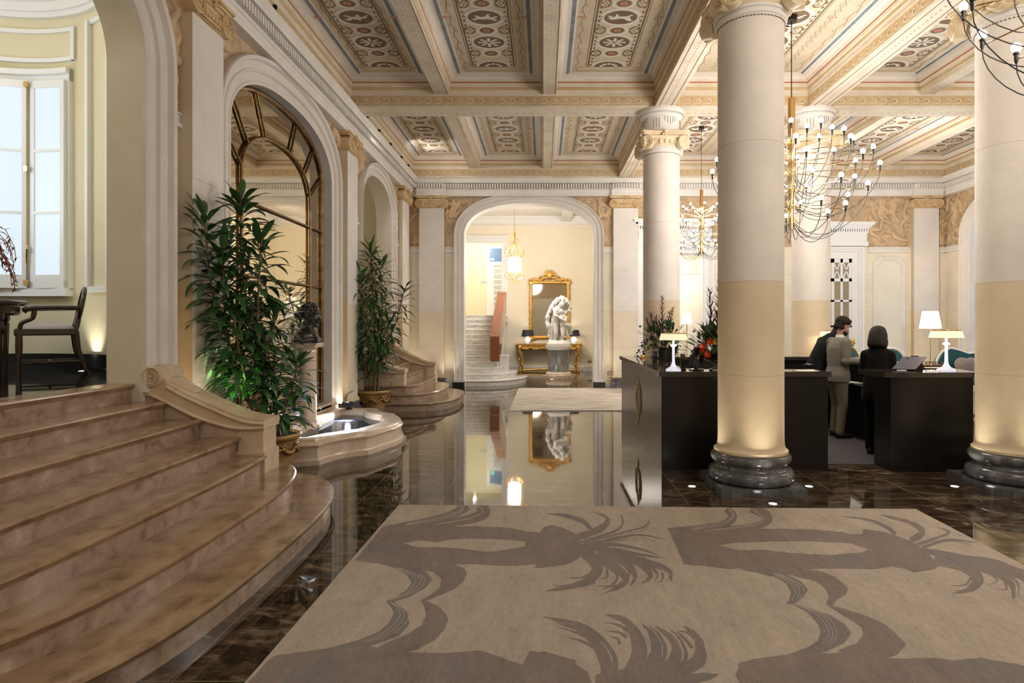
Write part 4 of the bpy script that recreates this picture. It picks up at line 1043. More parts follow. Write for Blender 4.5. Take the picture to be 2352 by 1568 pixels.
# corridor door with net-curtained panes, blue transom
dd = MB(); xl, xr, yd = -2.10, -1.1, 24.36
dd.box(xl-.12, xl, yd-.03, yd+.03, 1.92, 4.72); dd.box(xl,xr,yd-.03,yd+.03,4.62,4.72); dd.box(xl,xr,yd-.03,yd+.03,3.95,4.10); dd.box(xl, xl+.16, yd-.02, yd+.03, 1.92, 4.0)
dd.box(xl+.17, xr, yd-.024, yd+.0, 1.925, 2.3)
for k in range(8): dd.box(xl+.16, xr, yd-.02, yd+.02, 2.3+.213*k, 2.36+.213*k)
d2 = dd.build('door_2', M['whitepaint'], smooth=0); struct(d2)
dd = MB(); dd.box(xl+.16,xr,yd+.0,yd+.01,2.3,3.95); dd.build('door_pane', M['netpane'], d2, smooth=0)
dd = MB(); dd.box(xl,xr,yd+.0,yd+.01,4.10,4.62); dd.build('transom', M['exitblue'], d2, smooth=0)
t = thing('exit_sign', 'small green running figure exit sign glowing in the blue transom', 'sign', (-2.0,yd-.02,4.2))
dd = MB(); dd.box(-2.07,-1.93,yd-.03,yd-.012,4.14,4.24); dd.build('sign_panel', emis('exit_sign_lit', (.25,.85,.65), 1.0), t, smooth=0)
dd = MB(); dd.tube([(-2.0,yd-.034,4.215),(-2.0,yd-.034,4.19),(-2.02,yd-.034,4.16)], .006, 5); dd.tube([(-2.0,yd-.034,4.19),(-1.975,yd-.034,4.16)], .006, 5); dd.sphere((-1.995,yd-.034,4.226), .008, 6, 5); dd.build('sign_figure', M['whitepaint'], t)
t = thing('door_plate', 'small pale plaque on the yellow corridor wall', 'sign', (-2.34,24.39,3.3))
dd = MB(); dd.box(-2.46,-2.22,24.375,24.4,3.27,3.37); dd.build('plaque', M['netpane'], t, smooth=0)

# hall stair
t = thing('hall_stair', 'white marble stair with rounded lower steps inside the great arch', 'stairs', (-1.6,17.8,0))
RH = .148
def qstep(a, b, n=20):
    pts = [(-3.3,17.9-b)]
    for i in range(n+1):
        th = -PI/2 + (PI/2)*i/n
        pts.append((-1.62+a*math.cos(th), 17.9+b*math.sin(th)))
    pts += [(-1.62+a,18.1),(-3.3,18.1)]
    return pts
for k, (a, b) in enumerate(((1.17,1.66),(.88,1.30),(.60,.98))):
    mb = MB(); nosed(mb, qstep(a,b), RH*k, RH*(k+1), 0, 0); mb.build('step', [M['whitemarble'], M['whitemarble']], t, smooth=35)
for k in range(3, 13):
    y = 17.2+.29*(k-3)
    mb = MB(); nosed(mb, [(-3.3,y),(-1.24,y),(-1.24,20.5),(-3.3,20.5)], RH*k, RH*(k+1), 0, 0); mb.build('step', [M['whitemarble'], M['whitemarble']], t, smooth=35)
mb = MB(); mb.prism([(16.95,.60),(16.95,1.30),(17.02,1.33),(17.55,1.62),(19.8,2.66),(20.3,2.70),(20.3,2.0),(19.8,1.95),(17.5,.78)], -1.46, -1.20, 'x')
o = mb.build('handrail', M['wood'], t, smooth=0)
bv = o.modifiers.new('round', 'BEVEL'); bv.width = .05; bv.segments = 4
mb = MB(); mb.prism([(17.2,.0),(17.2,.66),(17.5,.76),(19.8,1.93),(20.5,1.95),(20.5,0)], -1.30, -1.235, 'x'); mb.box(-1.22,-.98,17.4,17.6,0,.72); mb.box(-1.24,-.96,17.38,17.62,.72,.76)
mb.build('stringer', M['whitepaint'], t, smooth=0)

# room glimpsed through the middle doorway
mb = MB(); mb.box(1.9,5.2,18.4,18.5,0,4.2); mb.box(2.45,2.5,H0,18.4,0,4.2); mb.box(5.1,5.2,H0,18.4,0,4.2); mb.box(2.45,5.2,H0,18.5,4.1,4.2); struct(mb.build('wall_inner_room', M['hallwall'], smooth=0))
mb = MB(); casing(mb, 4.3, .45, .62, 3.0, 18.4); mb.box(3.85,4.75,18.36,18.4,0,3.0); struct(mb.build('door_3', M['whitepaint'], smooth=0))
# woven pattern of the rug: layer, tone (+3 = ribbon of paired edge points), then x y in millimetres on the floor
RUG = """
1 4 -1256 4862 -1266 4895 -1200 4879 -1215 4929 -1144 4897 -1162 4963 -1087 4915 -1109 4998 -1033 4934 -1058 5032 -983 4953 -1012 5067 -937 4974 -969 5103 -894 4996 -929 5139 -854 5019 -892 5175 -818 5042 -858 5212 -785 5067 -829 5248 -757 5092 -805 5283 -734 5120 -786 5319 -714 5148 -771 5354 -697 5175 -757 5389 -681 5202 -745 5423 -667 5231 -736 5453 -655 5262 -730 5480 -646 5290 -725 5508 -639 5314 -719 5540 -631 5339 -711 5574
1 3 -1236 4848 -1247 4888 -1158 4848 -1175 4916 -1079 4848 -1101 4941 -1000 4850 -1026 4967 -925 4853 -955 4993 -856 4861 -889 5021 -794 4872 -829 5052 -735 4885 -773 5083 -681 4902 -721 5116 -632 4922 -675 5151 -588 4946 -635 5186 -551 4975 -601 5224 -517 5009 -573 5263 -490 5048 -552 5301 -467 5095 -540 5334 -449 5169 -538 5336 -453 5324 -534 5258 -482 5435 -528 5230 -507 5491 -539 5256 -526 5529 -560 5300 -542 5563 -579 5349
3 5 -1087 4911 -1090 4921 -1029 4943 -1032 4953 -968 4975 -971 4986 -907 5008 -910 5019 -852 5041 -854 5053 -805 5076 -808 5088 -769 5112 -772 5124 -741 5150 -744 5162 -719 5189 -723 5201 -704 5228 -707 5239 -693 5266 -697 5276 -690 5305 -695 5309 -696 5344 -700 5339 -707 5380 -710 5371 -719 5414 -722 5406 -729 5449 -732 5442
3 5 -1091 4929 -1094 4939 -1034 4965 -1037 4976 -973 5003 -976 5014 -913 5040 -916 5052 -858 5078 -861 5090 -812 5115 -814 5127 -776 5153 -779 5165 -748 5191 -751 5204 -727 5229 -730 5242 -710 5266 -714 5278 -698 5301 -702 5312 -691 5333 -696 5342 -692 5365 -696 5366 -697 5394 -701 5390 -702 5419 -707 5417 -706 5446 -711 5445
3 5 -1095 4946 -1098 4956 -1038 4986 -1041 4997 -978 5028 -981 5039 -919 5070 -921 5081 -863 5111 -866 5123 -817 5151 -820 5163 -782 5190 -785 5202 -754 5229 -758 5241 -733 5266 -736 5279 -716 5301 -720 5314 -702 5332 -706 5345 -692 5359 -696 5371 -688 5382 -693 5392 -687 5403 -693 5410 -688 5421 -693 5429 -686 5441 -691 5450
3 5 -870 4924 -872 4934 -819 4950 -821 4960 -765 4975 -767 4986 -711 5000 -714 5011 -662 5028 -665 5039 -621 5058 -624 5069 -588 5092 -591 5103 -562 5129 -564 5141 -540 5168 -543 5180 -525 5208 -528 5219 -514 5247 -518 5256 -511 5286 -516 5289 -518 5326 -521 5319 -529 5362 -532 5353 -541 5397 -544 5388 -550 5433 -554 5425
3 5 -870 4924 -872 4934 -819 4954 -822 4965 -766 4984 -768 4995 -713 5015 -716 5026 -665 5047 -667 5059 -624 5081 -626 5093 -591 5118 -594 5130 -564 5158 -567 5170 -542 5200 -545 5211 -527 5240 -530 5251 -517 5278 -521 5287 -517 5316 -521 5314 -527 5350 -529 5339 -542 5379 -543 5366 -557 5406 -559 5393 -570 5435 -572 5422
2 0 -1265 4855 -1210 4861 -1136 4848 -1062 4865 -1014 4877 -937 4872 -877 4886 -807 4866 -747 4900 -661 4885 -594 4895 -536 4895 -454 4882 -382 4871 -315 4872 -226 4836 -138 4773 -30 4747 8 4885 66 4926 151 4861 240 4733 261 4611 280 4483 257 4316 247 4225 160 4118 47 4076 -57 4045 -46 4118 -82 4115 -137 4099 -176 4092 -235 4093 -283 4091 -334 4097 -389 4109 -451 4120 -521 4113 -598 4115 -659 4071 -715 4049 -759 4057 -814 4044 -867 4058 -940 4106 -1005 4120 -1067 4145 -1128 4146 -1214 4174 -1272 4181
3 1 -1274 4348 -959 4243 -893 4485 -1064 4485 -1258 4572
4 2 -1020 4514 -964 4542 -910 4572 -836 4543 -770 4529 -713 4571 -647 4596 -583 4606 -521 4606 -459 4596 -401 4602 -329 4586 -262 4578 -196 4561 -131 4543 -129 4452 -193 4412 -264 4381 -330 4348 -427 4342 -508 4377 -580 4396 -660 4413 -743 4429 -818 4427 -902 4429
2 0 -824 4049 -771 4067 -710 4081 -658 4094 -598 4115 -516 4049 -487 3958 -496 3830 -540 3719 -581 3675 -624 3624 -673 3564 -595 3504 -533 3406 -512 3341 -518 3220 -551 3120 -585 3077 -617 3033 -650 3015 -686 2995 -716 2978 -752 2956 -782 2939 -850 3014 -822 3044 -798 3073 -771 3107 -737 3144 -703 3176 -673 3229 -645 3279 -641 3389 -675 3507 -708 3569 -662 3652 -629 3749 -636 3872 -703 3981 -764 4011
2 1 -1273 4151 -1100 4132 -960 4049 -863 3936 -814 3830 -817 3729 -853 3633 -904 3569 -847 3473 -823 3406 -822 3310 -853 3205 -919 3134 -1050 3046 -1298 2973 -1062 2986 -879 3046 -737 3169 -711 3295 -758 3439 -859 3560 -779 3629 -708 3749 -695 3872 -748 3981 -837 4068 -1012 4149
4 5 -958 4044 -959 4054 -927 4013 -927 4023 -895 3982 -895 3992 -864 3952 -864 3961 -837 3924 -837 3933 -817 3900 -816 3908 -804 3881 -803 3887 -797 3867 -794 3871 -794 3855 -790 3854 -793 3841 -789 3838 -792 3821 -788 3818 -793 3796 -789 3792 -795 3768 -791 3763 -799 3738 -795 3733 -805 3709 -802 3704 -813 3683 -810 3678 -825 3660 -822 3654 -840 3638 -837 3632 -856 3617 -854 3611 -873 3596 -870 3591 -888 3575 -886 3570
4 5 -883 3557 -882 3563 -867 3535 -866 3542 -850 3514 -849 3521 -834 3494 -833 3500 -819 3473 -818 3479 -808 3454 -806 3458 -799 3435 -797 3438 -791 3418 -789 3420 -786 3401 -783 3401 -783 3382 -779 3379 -783 3359 -779 3356 -786 3331 -782 3327 -791 3299 -788 3295 -799 3266 -796 3262 -809 3235 -807 3230 -822 3207 -819 3203 -836 3184 -834 3180 -854 3164 -852 3160 -873 3145 -871 3141 -893 3127 -891 3123 -911 3108 -910 3105
4 5 -946 4044 -947 4054 -912 4013 -912 4023 -875 3982 -876 3992 -841 3952 -841 3961 -811 3924 -811 3933 -789 3900 -788 3908 -775 3881 -774 3888 -768 3867 -765 3871 -765 3855 -761 3854 -764 3841 -760 3837 -765 3821 -761 3817 -766 3796 -762 3792 -769 3768 -765 3763 -774 3738 -770 3733 -781 3710 -778 3704 -792 3683 -789 3677 -807 3660 -805 3654 -826 3638 -824 3632 -847 3617 -845 3611 -868 3596 -866 3591 -888 3575 -886 3570
4 5 -883 3556 -882 3564 -863 3535 -862 3542 -842 3514 -842 3521 -822 3493 -822 3500 -805 3473 -804 3479 -790 3453 -789 3458 -779 3434 -777 3439 -770 3417 -768 3420 -764 3400 -761 3401 -760 3381 -756 3380 -759 3359 -755 3356 -761 3331 -757 3327 -765 3299 -762 3295 -772 3266 -769 3262 -782 3235 -779 3230 -794 3207 -792 3203 -809 3184 -807 3180 -828 3164 -826 3160 -849 3145 -847 3141 -870 3127 -868 3123 -889 3108 -887 3105
4 5 -934 4044 -935 4054 -896 4013 -897 4023 -856 3982 -856 3992 -817 3952 -818 3961 -784 3924 -784 3933 -760 3900 -759 3908 -745 3881 -744 3888 -738 3867 -735 3871 -735 3856 -731 3854 -735 3841 -731 3837 -737 3822 -733 3817 -738 3797 -735 3792 -742 3768 -738 3763 -748 3739 -745 3733 -757 3710 -754 3704 -770 3683 -768 3677 -789 3660 -786 3654 -812 3638 -810 3632 -837 3617 -835 3611 -864 3596 -862 3591 -888 3575 -886 3570
4 5 -882 3556 -882 3564 -859 3535 -859 3542 -834 3514 -834 3521 -810 3493 -810 3500 -789 3473 -789 3479 -772 3453 -771 3459 -759 3434 -758 3439 -748 3417 -746 3421 -741 3400 -738 3401 -736 3381 -733 3380 -734 3358 -731 3356 -735 3330 -731 3327 -738 3299 -735 3295 -744 3266 -742 3262 -754 3235 -751 3230 -765 3207 -763 3203 -781 3184 -779 3180 -801 3164 -799 3160 -823 3145 -821 3141 -845 3127 -844 3123 -866 3108 -864 3105
2 0 -1296 2970 -1267 2984 -1229 2993 -1193 2993 -1155 3004 -1116 3015 -1080 3022 -1047 3037 -1002 3042 -965 3049 -923 3058 -885 3066 -839 3058 -788 3043 -749 3034 -695 3022 -653 3007 -616 3003 -575 3005 -541 3002 -503 2999 -467 2999 -424 3007 -388 3008 -348 3022 -304 3024 -250 2990 -205 2963 -166 2938 -123 2912 -83 2891 -70 3004 -34 3005 7 3014 49 2993 84 2971 115 2954 152 2939 151 2870 142 2804 146 2745 140 2680 137 2631 134 2574 131 2526 102 2526 66 2526 36 2526 6 2526 -25 2526 -59 2526 -91 2526 -120 2526 -159 2526 -187 2526 -218 2526 -253 2526 -280 2526 -313 2526 -342 2526 -378 2526 -407 2526 -440 2526 -471 2526 -505 2526 -538 2526 -567 2526 -602 2526 -631 2526 -665 2526 -694 2526 -729 2526 -757 2526 -791 2526 -827 2526 -851 2526 -884 2526 -917 2526 -951 2526 -984 2526 -1017 2526 -1047 2526 -1080 2526 -1112 2526 -1143 2526 -1175 2526 -1204 2526 -1255 2563 -1316 2613 -1316 2669 -1315 2721 -1312 2777 -1305 2826 -1305 2867 -1301 2914
3 1 -1163 2903 -1028 2963 -940 2939 -920 2652 -1020 2575 -1158 2652
3 1 -439 2652 -453 2939 -394 2986 -361 2939 -374 2652
2 4 385 4827 365 4780 378 4877 352 4819 370 4928 341 4861 361 4983 329 4900 345 5029 319 4945 327 5085 301 4972 298 5118 280 5013 267 5160 250 5040 232 5181 219 5080 198 5215 186 5101 165 5225 157 5135 135 5234 130 5155 107 5232 105 5173 81 5231 80 5183 55 5224 55 5197 29 5226 29 5206
2 3 257 4562 249 4716 286 4591 279 4740 317 4608 311 4776 347 4647 342 4789 377 4676 371 4816 406 4697 396 4856 432 4733 419 4884 456 4775 442 4911 480 4812 461 4947 498 4868 479 4963 517 4903 489 4999 531 4956 497 5017 540 5010 503 5033 546 5067 505 5047 540 5113 511 5070 532 5154 510 5093 517 5181 503 5124 499 5209 487 5150 477 5229 468 5181 454 5246 448 5215 432 5261 430 5253
3 4 275 4514 273 4553 331 4559 330 4602 391 4607 391 4653 452 4655 451 4704 507 4703 506 4753 552 4750 550 4800 585 4796 580 4842 608 4841 600 4879 624 4887 612 4913 635 4931 622 4949 645 4976 631 4987 653 5024 638 5023 655 5072 641 5061 654 5117 643 5103 653 5159 643 5149 652 5203 646 5196
2 3 291 4496 290 4521 359 4545 359 4573 432 4597 432 4629 506 4649 506 4685 574 4698 575 4737 632 4740 634 4782 678 4771 681 4815 714 4794 717 4838 743 4812 746 4857 768 4831 770 4874 792 4856 792 4896 813 4888 810 4922 830 4924 823 4949 842 4960 835 4979 853 4994 846 5012 865 5028 860 5046
2 4 343 4503 343 4513 400 4543 400 4553 460 4585 460 4595 520 4627 520 4637 576 4666 577 4677 626 4700 626 4711 667 4725 667 4736 701 4743 702 4754 730 4759 731 4770 756 4775 757 4786 780 4798 780 4808 801 4829 800 4838 818 4864 816 4871 831 4902 829 4908 845 4940 842 4946 859 4978 857 4985
2 4 288 4449 288 4493 355 4487 355 4533 426 4529 427 4576 497 4570 499 4618 563 4607 565 4655 618 4635 622 4683 659 4654 663 4701 688 4664 694 4710 711 4669 717 4712 732 4669 739 4709 757 4666 764 4701 786 4658 793 4688 814 4643 820 4669 842 4626 848 4646 871 4608 874 4622 899 4592 901 4599
2 3 396 4501 397 4516 440 4523 440 4537 486 4547 486 4561 531 4570 532 4584 574 4590 575 4604 613 4605 614 4618 646 4613 648 4625 676 4616 678 4628 702 4615 704 4626 726 4611 728 4622 748 4606 750 4617 767 4599 769 4608 783 4588 785 4597 796 4575 799 4584 810 4562 812 4570 824 4550 826 4558
2 3 413 4492 413 4505 453 4510 453 4522 494 4530 494 4541 534 4550 535 4560 573 4565 574 4575 609 4575 610 4584 639 4578 641 4586 666 4574 667 4581 691 4566 692 4573 714 4558 716 4564 739 4552 740 4557
2 4 220 4373 229 4497 266 4362 277 4490 313 4361 323 4474 359 4352 371 4466 404 4347 417 4452 447 4333 462 4440 489 4318 506 4423 530 4303 548 4399 572 4292 587 4369 611 4276 625 4346 650 4266 661 4319 685 4251 696 4304 718 4239 729 4287 751 4231 760 4268 785 4231 788 4242 818 4220 819 4226
2 3 234 4323 280 4450 253 4262 303 4399 274 4200 328 4349 297 4159 347 4281 308 4111 368 4225 313 4084 380 4152 314 4066 377 4073 315 4039 363 4005 305 4013 351 3943 295 3980 332 3893 282 3949 311 3850 269 3906 284 3826 247 3874 258 3797 221 3847 230 3769 193 3822 200 3746 166 3795 171 3731 138 3768 140 3723 107 3757 109 3708 76 3741 77 3703 44 3724 45 3700 13 3704 13 3697
2 3 276 4236 314 4398 308 4189 349 4354 344 4155 380 4298 374 4108 415 4258 404 4073 444 4206 428 4036 470 4160 445 3989 495 4122 466 3958 512 4068 481 3923 528 4021 491 3895 538 3972 493 3876 545 3922 497 3876 535 3862 493 3871 522 3813 488 3846 503 3789 473 3831 488 3757 461 3796 469 3747 444 3779 451 3721 426 3751 430 3708 406 3725 408 3695 385 3699 387 3684 366 3674 366 3670
2 3 363 4238 396 4396 402 4208 433 4355 441 4176 472 4319 478 4150 509 4277 508 4114 545 4242 533 4090 569 4189 545 4053 588 4139 553 4015 598 4082 559 3979 600 4023 562 3942 599 3971 563 3912 595 3923 564 3890 584 3880 556 3872 574 3842 549 3843 559 3819 539 3814 547 3798 529 3786 536 3775
2 3 432 4243 463 4391 472 4210 503 4352 514 4178 545 4314 553 4147 586 4277 587 4116 622 4237 613 4085 651 4194 633 4054 671 4144 645 4016 687 4096 656 3984 694 4042 661 3953 697 3993 661 3930 695 3943 663 3918 681 3895 653 3902 664 3858 640 3874 646 3837 624 3839 627 3824 609 3814 613 3800
2 3 436 4269 464 4411 484 4236 512 4369 529 4186 564 4345 579 4169 608 4288 623 4138 652 4249 658 4095 694 4227 697 4082 724 4178 727 4048 760 4156 756 4027 787 4122 781 4009 808 4083 796 3986 824 4044 797 3959 835 4005 802 3942 826 3953 799 3912 815 3912 792 3876 807 3878 787 3841 801 3845
2 3 299 3976 303 3937 286 3961 290 3926 274 3946 277 3915 262 3932 264 3904 249 3920 251 3894 236 3910 236 3888 220 3904 220 3885 204 3901 203 3886 186 3900 186 3888 169 3899 168 3891 151 3897 151 3893
2 3 294 3881 294 3842 272 3868 273 3832 250 3854 251 3822 228 3840 229 3812 207 3827 208 3802 185 3814 186 3793 163 3801 163 3784 140 3789 141 3775 118 3776 118 3766 96 3764 96 3757 74 3752 74 3749
2 3 321 3844 322 3806 298 3828 299 3794 275 3811 277 3780 253 3795 254 3767 230 3781 230 3757 206 3773 205 3752 179 3771 178 3754 150 3774 149 3760 119 3779 118 3769 88 3786 88 3779 58 3791 58 3787
2 3 399 4009 417 4022 401 3988 417 4001 403 3967 417 3980 404 3949 417 3957 405 3935 415 3933 403 3925 409 3911 397 3914 399 3897 386 3903 387 3888 374 3893 374 3882 360 3883 360 3876 348 3873 348 3869
2 3 494 3860 499 3827 482 3842 487 3813 471 3824 476 3798 461 3807 464 3783 449 3793 450 3770 435 3782 435 3761 418 3776 416 3758 398 3773 396 3759 376 3773 375 3763 353 3774 353 3767 332 3773 331 3770
2 3 679 3987 698 4003 679 3967 696 3984 682 3948 697 3965 683 3933 696 3942 682 3921 692 3915 677 3907 681 3891 664 3887 666 3871 645 3865 646 3852 623 3843 623 3833 601 3821 601 3815 580 3800 580 3796
2 3 754 3975 772 3977 751 3950 767 3953 748 3925 762 3927 745 3901 757 3902 741 3881 751 3878 738 3866 744 3857 733 3855 736 3842 726 3845 727 3832 719 3836 718 3826 710 3827 710 3821 702 3818 702 3814
2 3 407 4091 426 4102 408 4070 425 4081 409 4049 424 4060 410 4030 424 4037 411 4013 422 4015 410 3998 418 3993 407 3983 412 3974 402 3967 405 3958 395 3951 398 3944 389 3935 390 3930 382 3919 383 3917
2 3 317 2759 254 2751 319 2791 257 2786 321 2825 260 2822 322 2863 265 2854 325 2907 265 2885 320 2952 265 2919 315 3002 259 2956 304 3051 254 3003 291 3102 245 3051 280 3157 231 3091 263 3201 219 3130 242 3233 210 3166 222 3259 197 3196 203 3289 179 3215 180 3308 161 3239 153 3320 142 3269 127 3342 116 3286 96 3355 89 3308 63 3362 59 3331 31 3367 29 3355 -2 3374 -1 3380
2 3 391 2733 342 2777 410 2777 359 2826 431 2825 379 2877 452 2877 400 2925 470 2935 418 2968 489 2993 427 3008 494 3054 437 3044 499 3112 437 3083 495 3164 440 3127 490 3209 439 3170 486 3250 437 3207 483 3288 432 3235 472 3315 433 3263 461 3338 430 3286 451 3361 422 3302 436 3376 415 3322 421 3390 405 3338 402 3396 392 3352 384 3400 376 3365 365 3404 360 3376 346 3399 345 3397
2 4 450 2723 401 2788 472 2772 428 2833 498 2822 456 2883 524 2876 484 2931 551 2929 505 2978 570 2988 523 3013 583 3045 530 3043 588 3097 535 3074 583 3140 539 3108 577 3175 540 3144 571 3205 540 3175 566 3233 539 3199 556 3251 537 3220 544 3260 534 3242 537 3277 525 3256 526 3287 522 3280
2 3 489 2708 459 2804 517 2742 491 2839 549 2779 524 2873 581 2817 556 2908 613 2860 583 2938 640 2908 601 2962 661 2958 611 2986 674 3008 619 3009 676 3054 630 3037 675 3096 633 3067 671 3134 635 3099 663 3171 631 3128 649 3204 622 3158 629 3227 612 3196 611 3255 598 3230 591 3276 589 3272
2 3 506 2701 497 2811 547 2734 542 2838 593 2762 589 2871 639 2798 635 2897 684 2836 675 2924 724 2877 703 2952 756 2927 720 2977 780 2982 732 3004 791 3037 746 3035 802 3086 752 3069 804 3131 759 3102 796 3167 766 3135 788 3203 759 3162 774 3231 752 3195 759 3255 743 3230 743 3278 738 3270
2 3 223 3261 219 3222 208 3261 205 3226 193 3261 190 3229 178 3261 175 3233 162 3262 160 3237 147 3265 144 3244 131 3271 128 3254 115 3279 112 3266 98 3289 96 3280 81 3300 80 3293 64 3309 63 3307
2 3 244 3158 234 3124 230 3168 221 3138 216 3179 208 3152 202 3191 196 3166 187 3202 182 3180 171 3213 166 3193 152 3223 149 3207 132 3233 130 3220 111 3243 110 3233 90 3252 89 3246 69 3262 69 3260
2 3 261 3061 250 3031 246 3076 236 3048 231 3091 222 3066 215 3107 208 3084 200 3121 194 3100 185 3132 180 3113 171 3139 168 3123 158 3142 157 3130 146 3144 145 3135 135 3146 134 3140 122 3148 122 3146
2 3 453 3219 437 3188 443 3233 429 3205 434 3249 421 3224 424 3265 413 3242 413 3279 404 3258 401 3291 395 3271 388 3298 383 3281 373 3303 371 3289 359 3305 357 3295 344 3307 343 3300 330 3309 330 3307
2 3 433 3169 419 3137 425 3178 412 3149 418 3187 406 3162 410 3197 400 3174 401 3206 394 3184 391 3213 386 3193 379 3216 376 3200 367 3217 364 3204 353 3217 352 3208 340 3217 339 3211 327 3217 327 3214
2 3 389 3086 370 3075 388 3098 371 3089 387 3110 371 3103 386 3124 372 3116 383 3138 372 3125 379 3149 371 3133 372 3154 367 3139 364 3155 361 3143 355 3155 354 3146 347 3154 346 3148 339 3154 339 3152
2 3 778 3155 760 3126 772 3167 755 3141 766 3179 751 3156 760 3192 747 3171 753 3204 742 3183 744 3213 736 3193 734 3217 728 3201 722 3218 719 3205 710 3218 708 3208 698 3217 697 3211 687 3217 686 3214
2 3 743 3057 724 3035 736 3084 719 3063 729 3112 714 3093 722 3140 708 3123 715 3166 703 3150 708 3185 698 3170 701 3197 694 3183 695 3202 690 3190 689 3203 686 3194 683 3203 682 3197 678 3204 677 3202
1 0 236 2813 410 2873 599 2832 577 2755 479 2629 221 2629
2 1 589 2811 737 2830 798 2817 757 2779 659 2736 551 2682
2 0 -98 2893 -82 2959 -66 3023 -27 3010 6 3004 46 2990 80 2965 110 2940 142 2914 173 2872 205 2832 211 2776 218 2718 200 2629 171 2626 144 2628 116 2630 84 2628 53 2628 25 2629 -2 2628 -34 2628 -58 2632 -89 2629 -89 2680 -90 2726 -97 2782 -95 2833
1 4 962 4818 968 4847 1023 4815 1033 4866 1086 4813 1101 4885 1148 4812 1169 4904 1206 4812 1231 4922 1255 4813 1286 4940 1295 4815 1330 4957 1328 4816 1366 4972 1357 4820 1396 4987 1385 4830 1422 5004 1415 4848 1447 5026 1449 4876 1474 5054 1483 4913 1500 5087 1518 4958 1523 5119 1554 5017 1538 5144 1594 5104 1538 5143 1622 5208 1534 5129 1632 5285 1537 5150 1634 5344 1539 5194 1633 5393 1541 5248 1634 5441 1545 5305
1 3 1008 4767 1014 4795 1129 4772 1140 4825 1256 4778 1275 4855 1380 4785 1407 4884 1493 4794 1528 4914 1585 4807 1626 4946 1652 4825 1697 4981 1703 4848 1746 5017 1743 4878 1777 5050 1777 4912 1799 5080 1808 4950 1818 5108 1851 5017 1817 5107 1895 5128 1800 5067 1913 5209 1797 5061 1918 5265 1798 5079 1919 5314 1797 5102 1913 5359 1794 5126 1901 5397 1785 5155 1885 5430 1773 5187 1869 5461 1760 5222 1854 5491 1748 5259
3 5 1156 4799 1158 4808 1209 4821 1211 4830 1264 4842 1266 4851 1319 4863 1321 4872 1370 4887 1372 4897 1416 4916 1418 4925 1457 4950 1458 4959 1494 4989 1495 4998 1526 5031 1527 5039 1554 5075 1554 5083 1577 5122 1575 5125 1592 5171 1587 5167 1598 5220 1592 5212 1599 5269 1593 5260 1599 5319 1593 5310 1601 5370 1595 5360
3 5 1161 4818 1163 4827 1215 4843 1216 4852 1271 4867 1273 4876 1327 4892 1329 4901 1380 4919 1382 4928 1426 4949 1428 4958 1465 4983 1467 4992 1500 5019 1501 5029 1531 5059 1531 5068 1557 5100 1556 5108 1579 5142 1577 5147 1595 5187 1591 5186 1604 5233 1599 5227 1609 5278 1604 5270 1613 5323 1607 5315 1619 5369 1613 5361
3 5 1166 4837 1167 4846 1220 4865 1222 4874 1278 4893 1280 4902 1335 4922 1337 4931 1389 4951 1391 4961 1435 4982 1437 4992 1474 5016 1476 5025 1507 5051 1508 5060 1535 5087 1535 5096 1559 5125 1559 5133 1581 5163 1580 5170 1599 5204 1596 5206 1611 5245 1606 5243 1620 5286 1615 5281 1628 5326 1623 5322 1637 5367 1632 5363
3 5 1245 4776 1246 4785 1319 4797 1321 4806 1397 4818 1399 4827 1475 4839 1477 4848 1547 4861 1549 4871 1609 4886 1611 4895 1660 4911 1663 4921 1705 4937 1708 4947 1743 4966 1745 4976 1774 4999 1775 5008 1800 5042 1797 5045 1816 5095 1811 5090 1822 5154 1816 5145 1821 5218 1815 5208 1819 5284 1813 5273 1820 5349 1814 5338
3 5 1245 4776 1246 4785 1321 4803 1323 4812 1401 4830 1403 4839 1480 4857 1483 4866 1554 4884 1557 4894 1617 4912 1620 4922 1669 4939 1672 4949 1713 4964 1716 4974 1749 4991 1752 5001 1779 5022 1780 5031 1803 5063 1800 5065 1817 5114 1812 5107 1820 5169 1814 5159 1816 5228 1810 5217 1811 5289 1804 5278 1808 5349 1802 5338
2 0 967 4855 1245 4781 1514 4861 1565 4849 1620 4846 1683 4840 1737 4831 1790 4832 1851 4839 1899 4830 1949 4819 2010 4827 2058 4818 2108 4815 2157 4788 2206 4791 2247 4762 2305 4761 2324 4705 2417 4705 2493 4832 2532 4802 2589 4782 2624 4747 2654 4686 2677 4621 2699 4559 2690 4476 2697 4410 2663 4285 2640 4182 2618 4097 2547 4035 2487 4009 2439 4002 2377 3976 2351 4051 2288 4080 2210 4050 2152 4035 2104 4033 2063 4041 2013 4039 1961 4043 1919 4045 1871 4041 1822 4045 1765 4035 1714 4031 1642 3979 1574 3937 1527 3930 1481 3922 1436 3918 1393 3958 1347 3995 1284 4045 1210 4035 1066 4090 934 4113 952 4459 966 4719
3 1 974 4692 1017 4719 1003 4097 937 4118
3 1 2010 4705 2134 4775 2097 4611 2012 4625
3 1 1975 4270 2174 4316 2148 4182 1991 4097
4 2 1267 4459 1380 4513 1435 4521 1489 4522 1548 4530 1603 4533 1666 4546 1716 4548 1767 4541 1826 4550 1870 4543 1928 4551 1978 4546 2023 4535 2077 4526 2124 4524 2174 4515 2227 4508 2261 4450 2296 4386 2220 4323 2160 4316 2099 4304 2028 4285 1970 4277 1921 4287 1875 4291 1824 4295 1781 4313 1725 4316 1684 4332 1641 4343 1601 4359 1563 4381 1500 4378 1445 4369 1387 4369
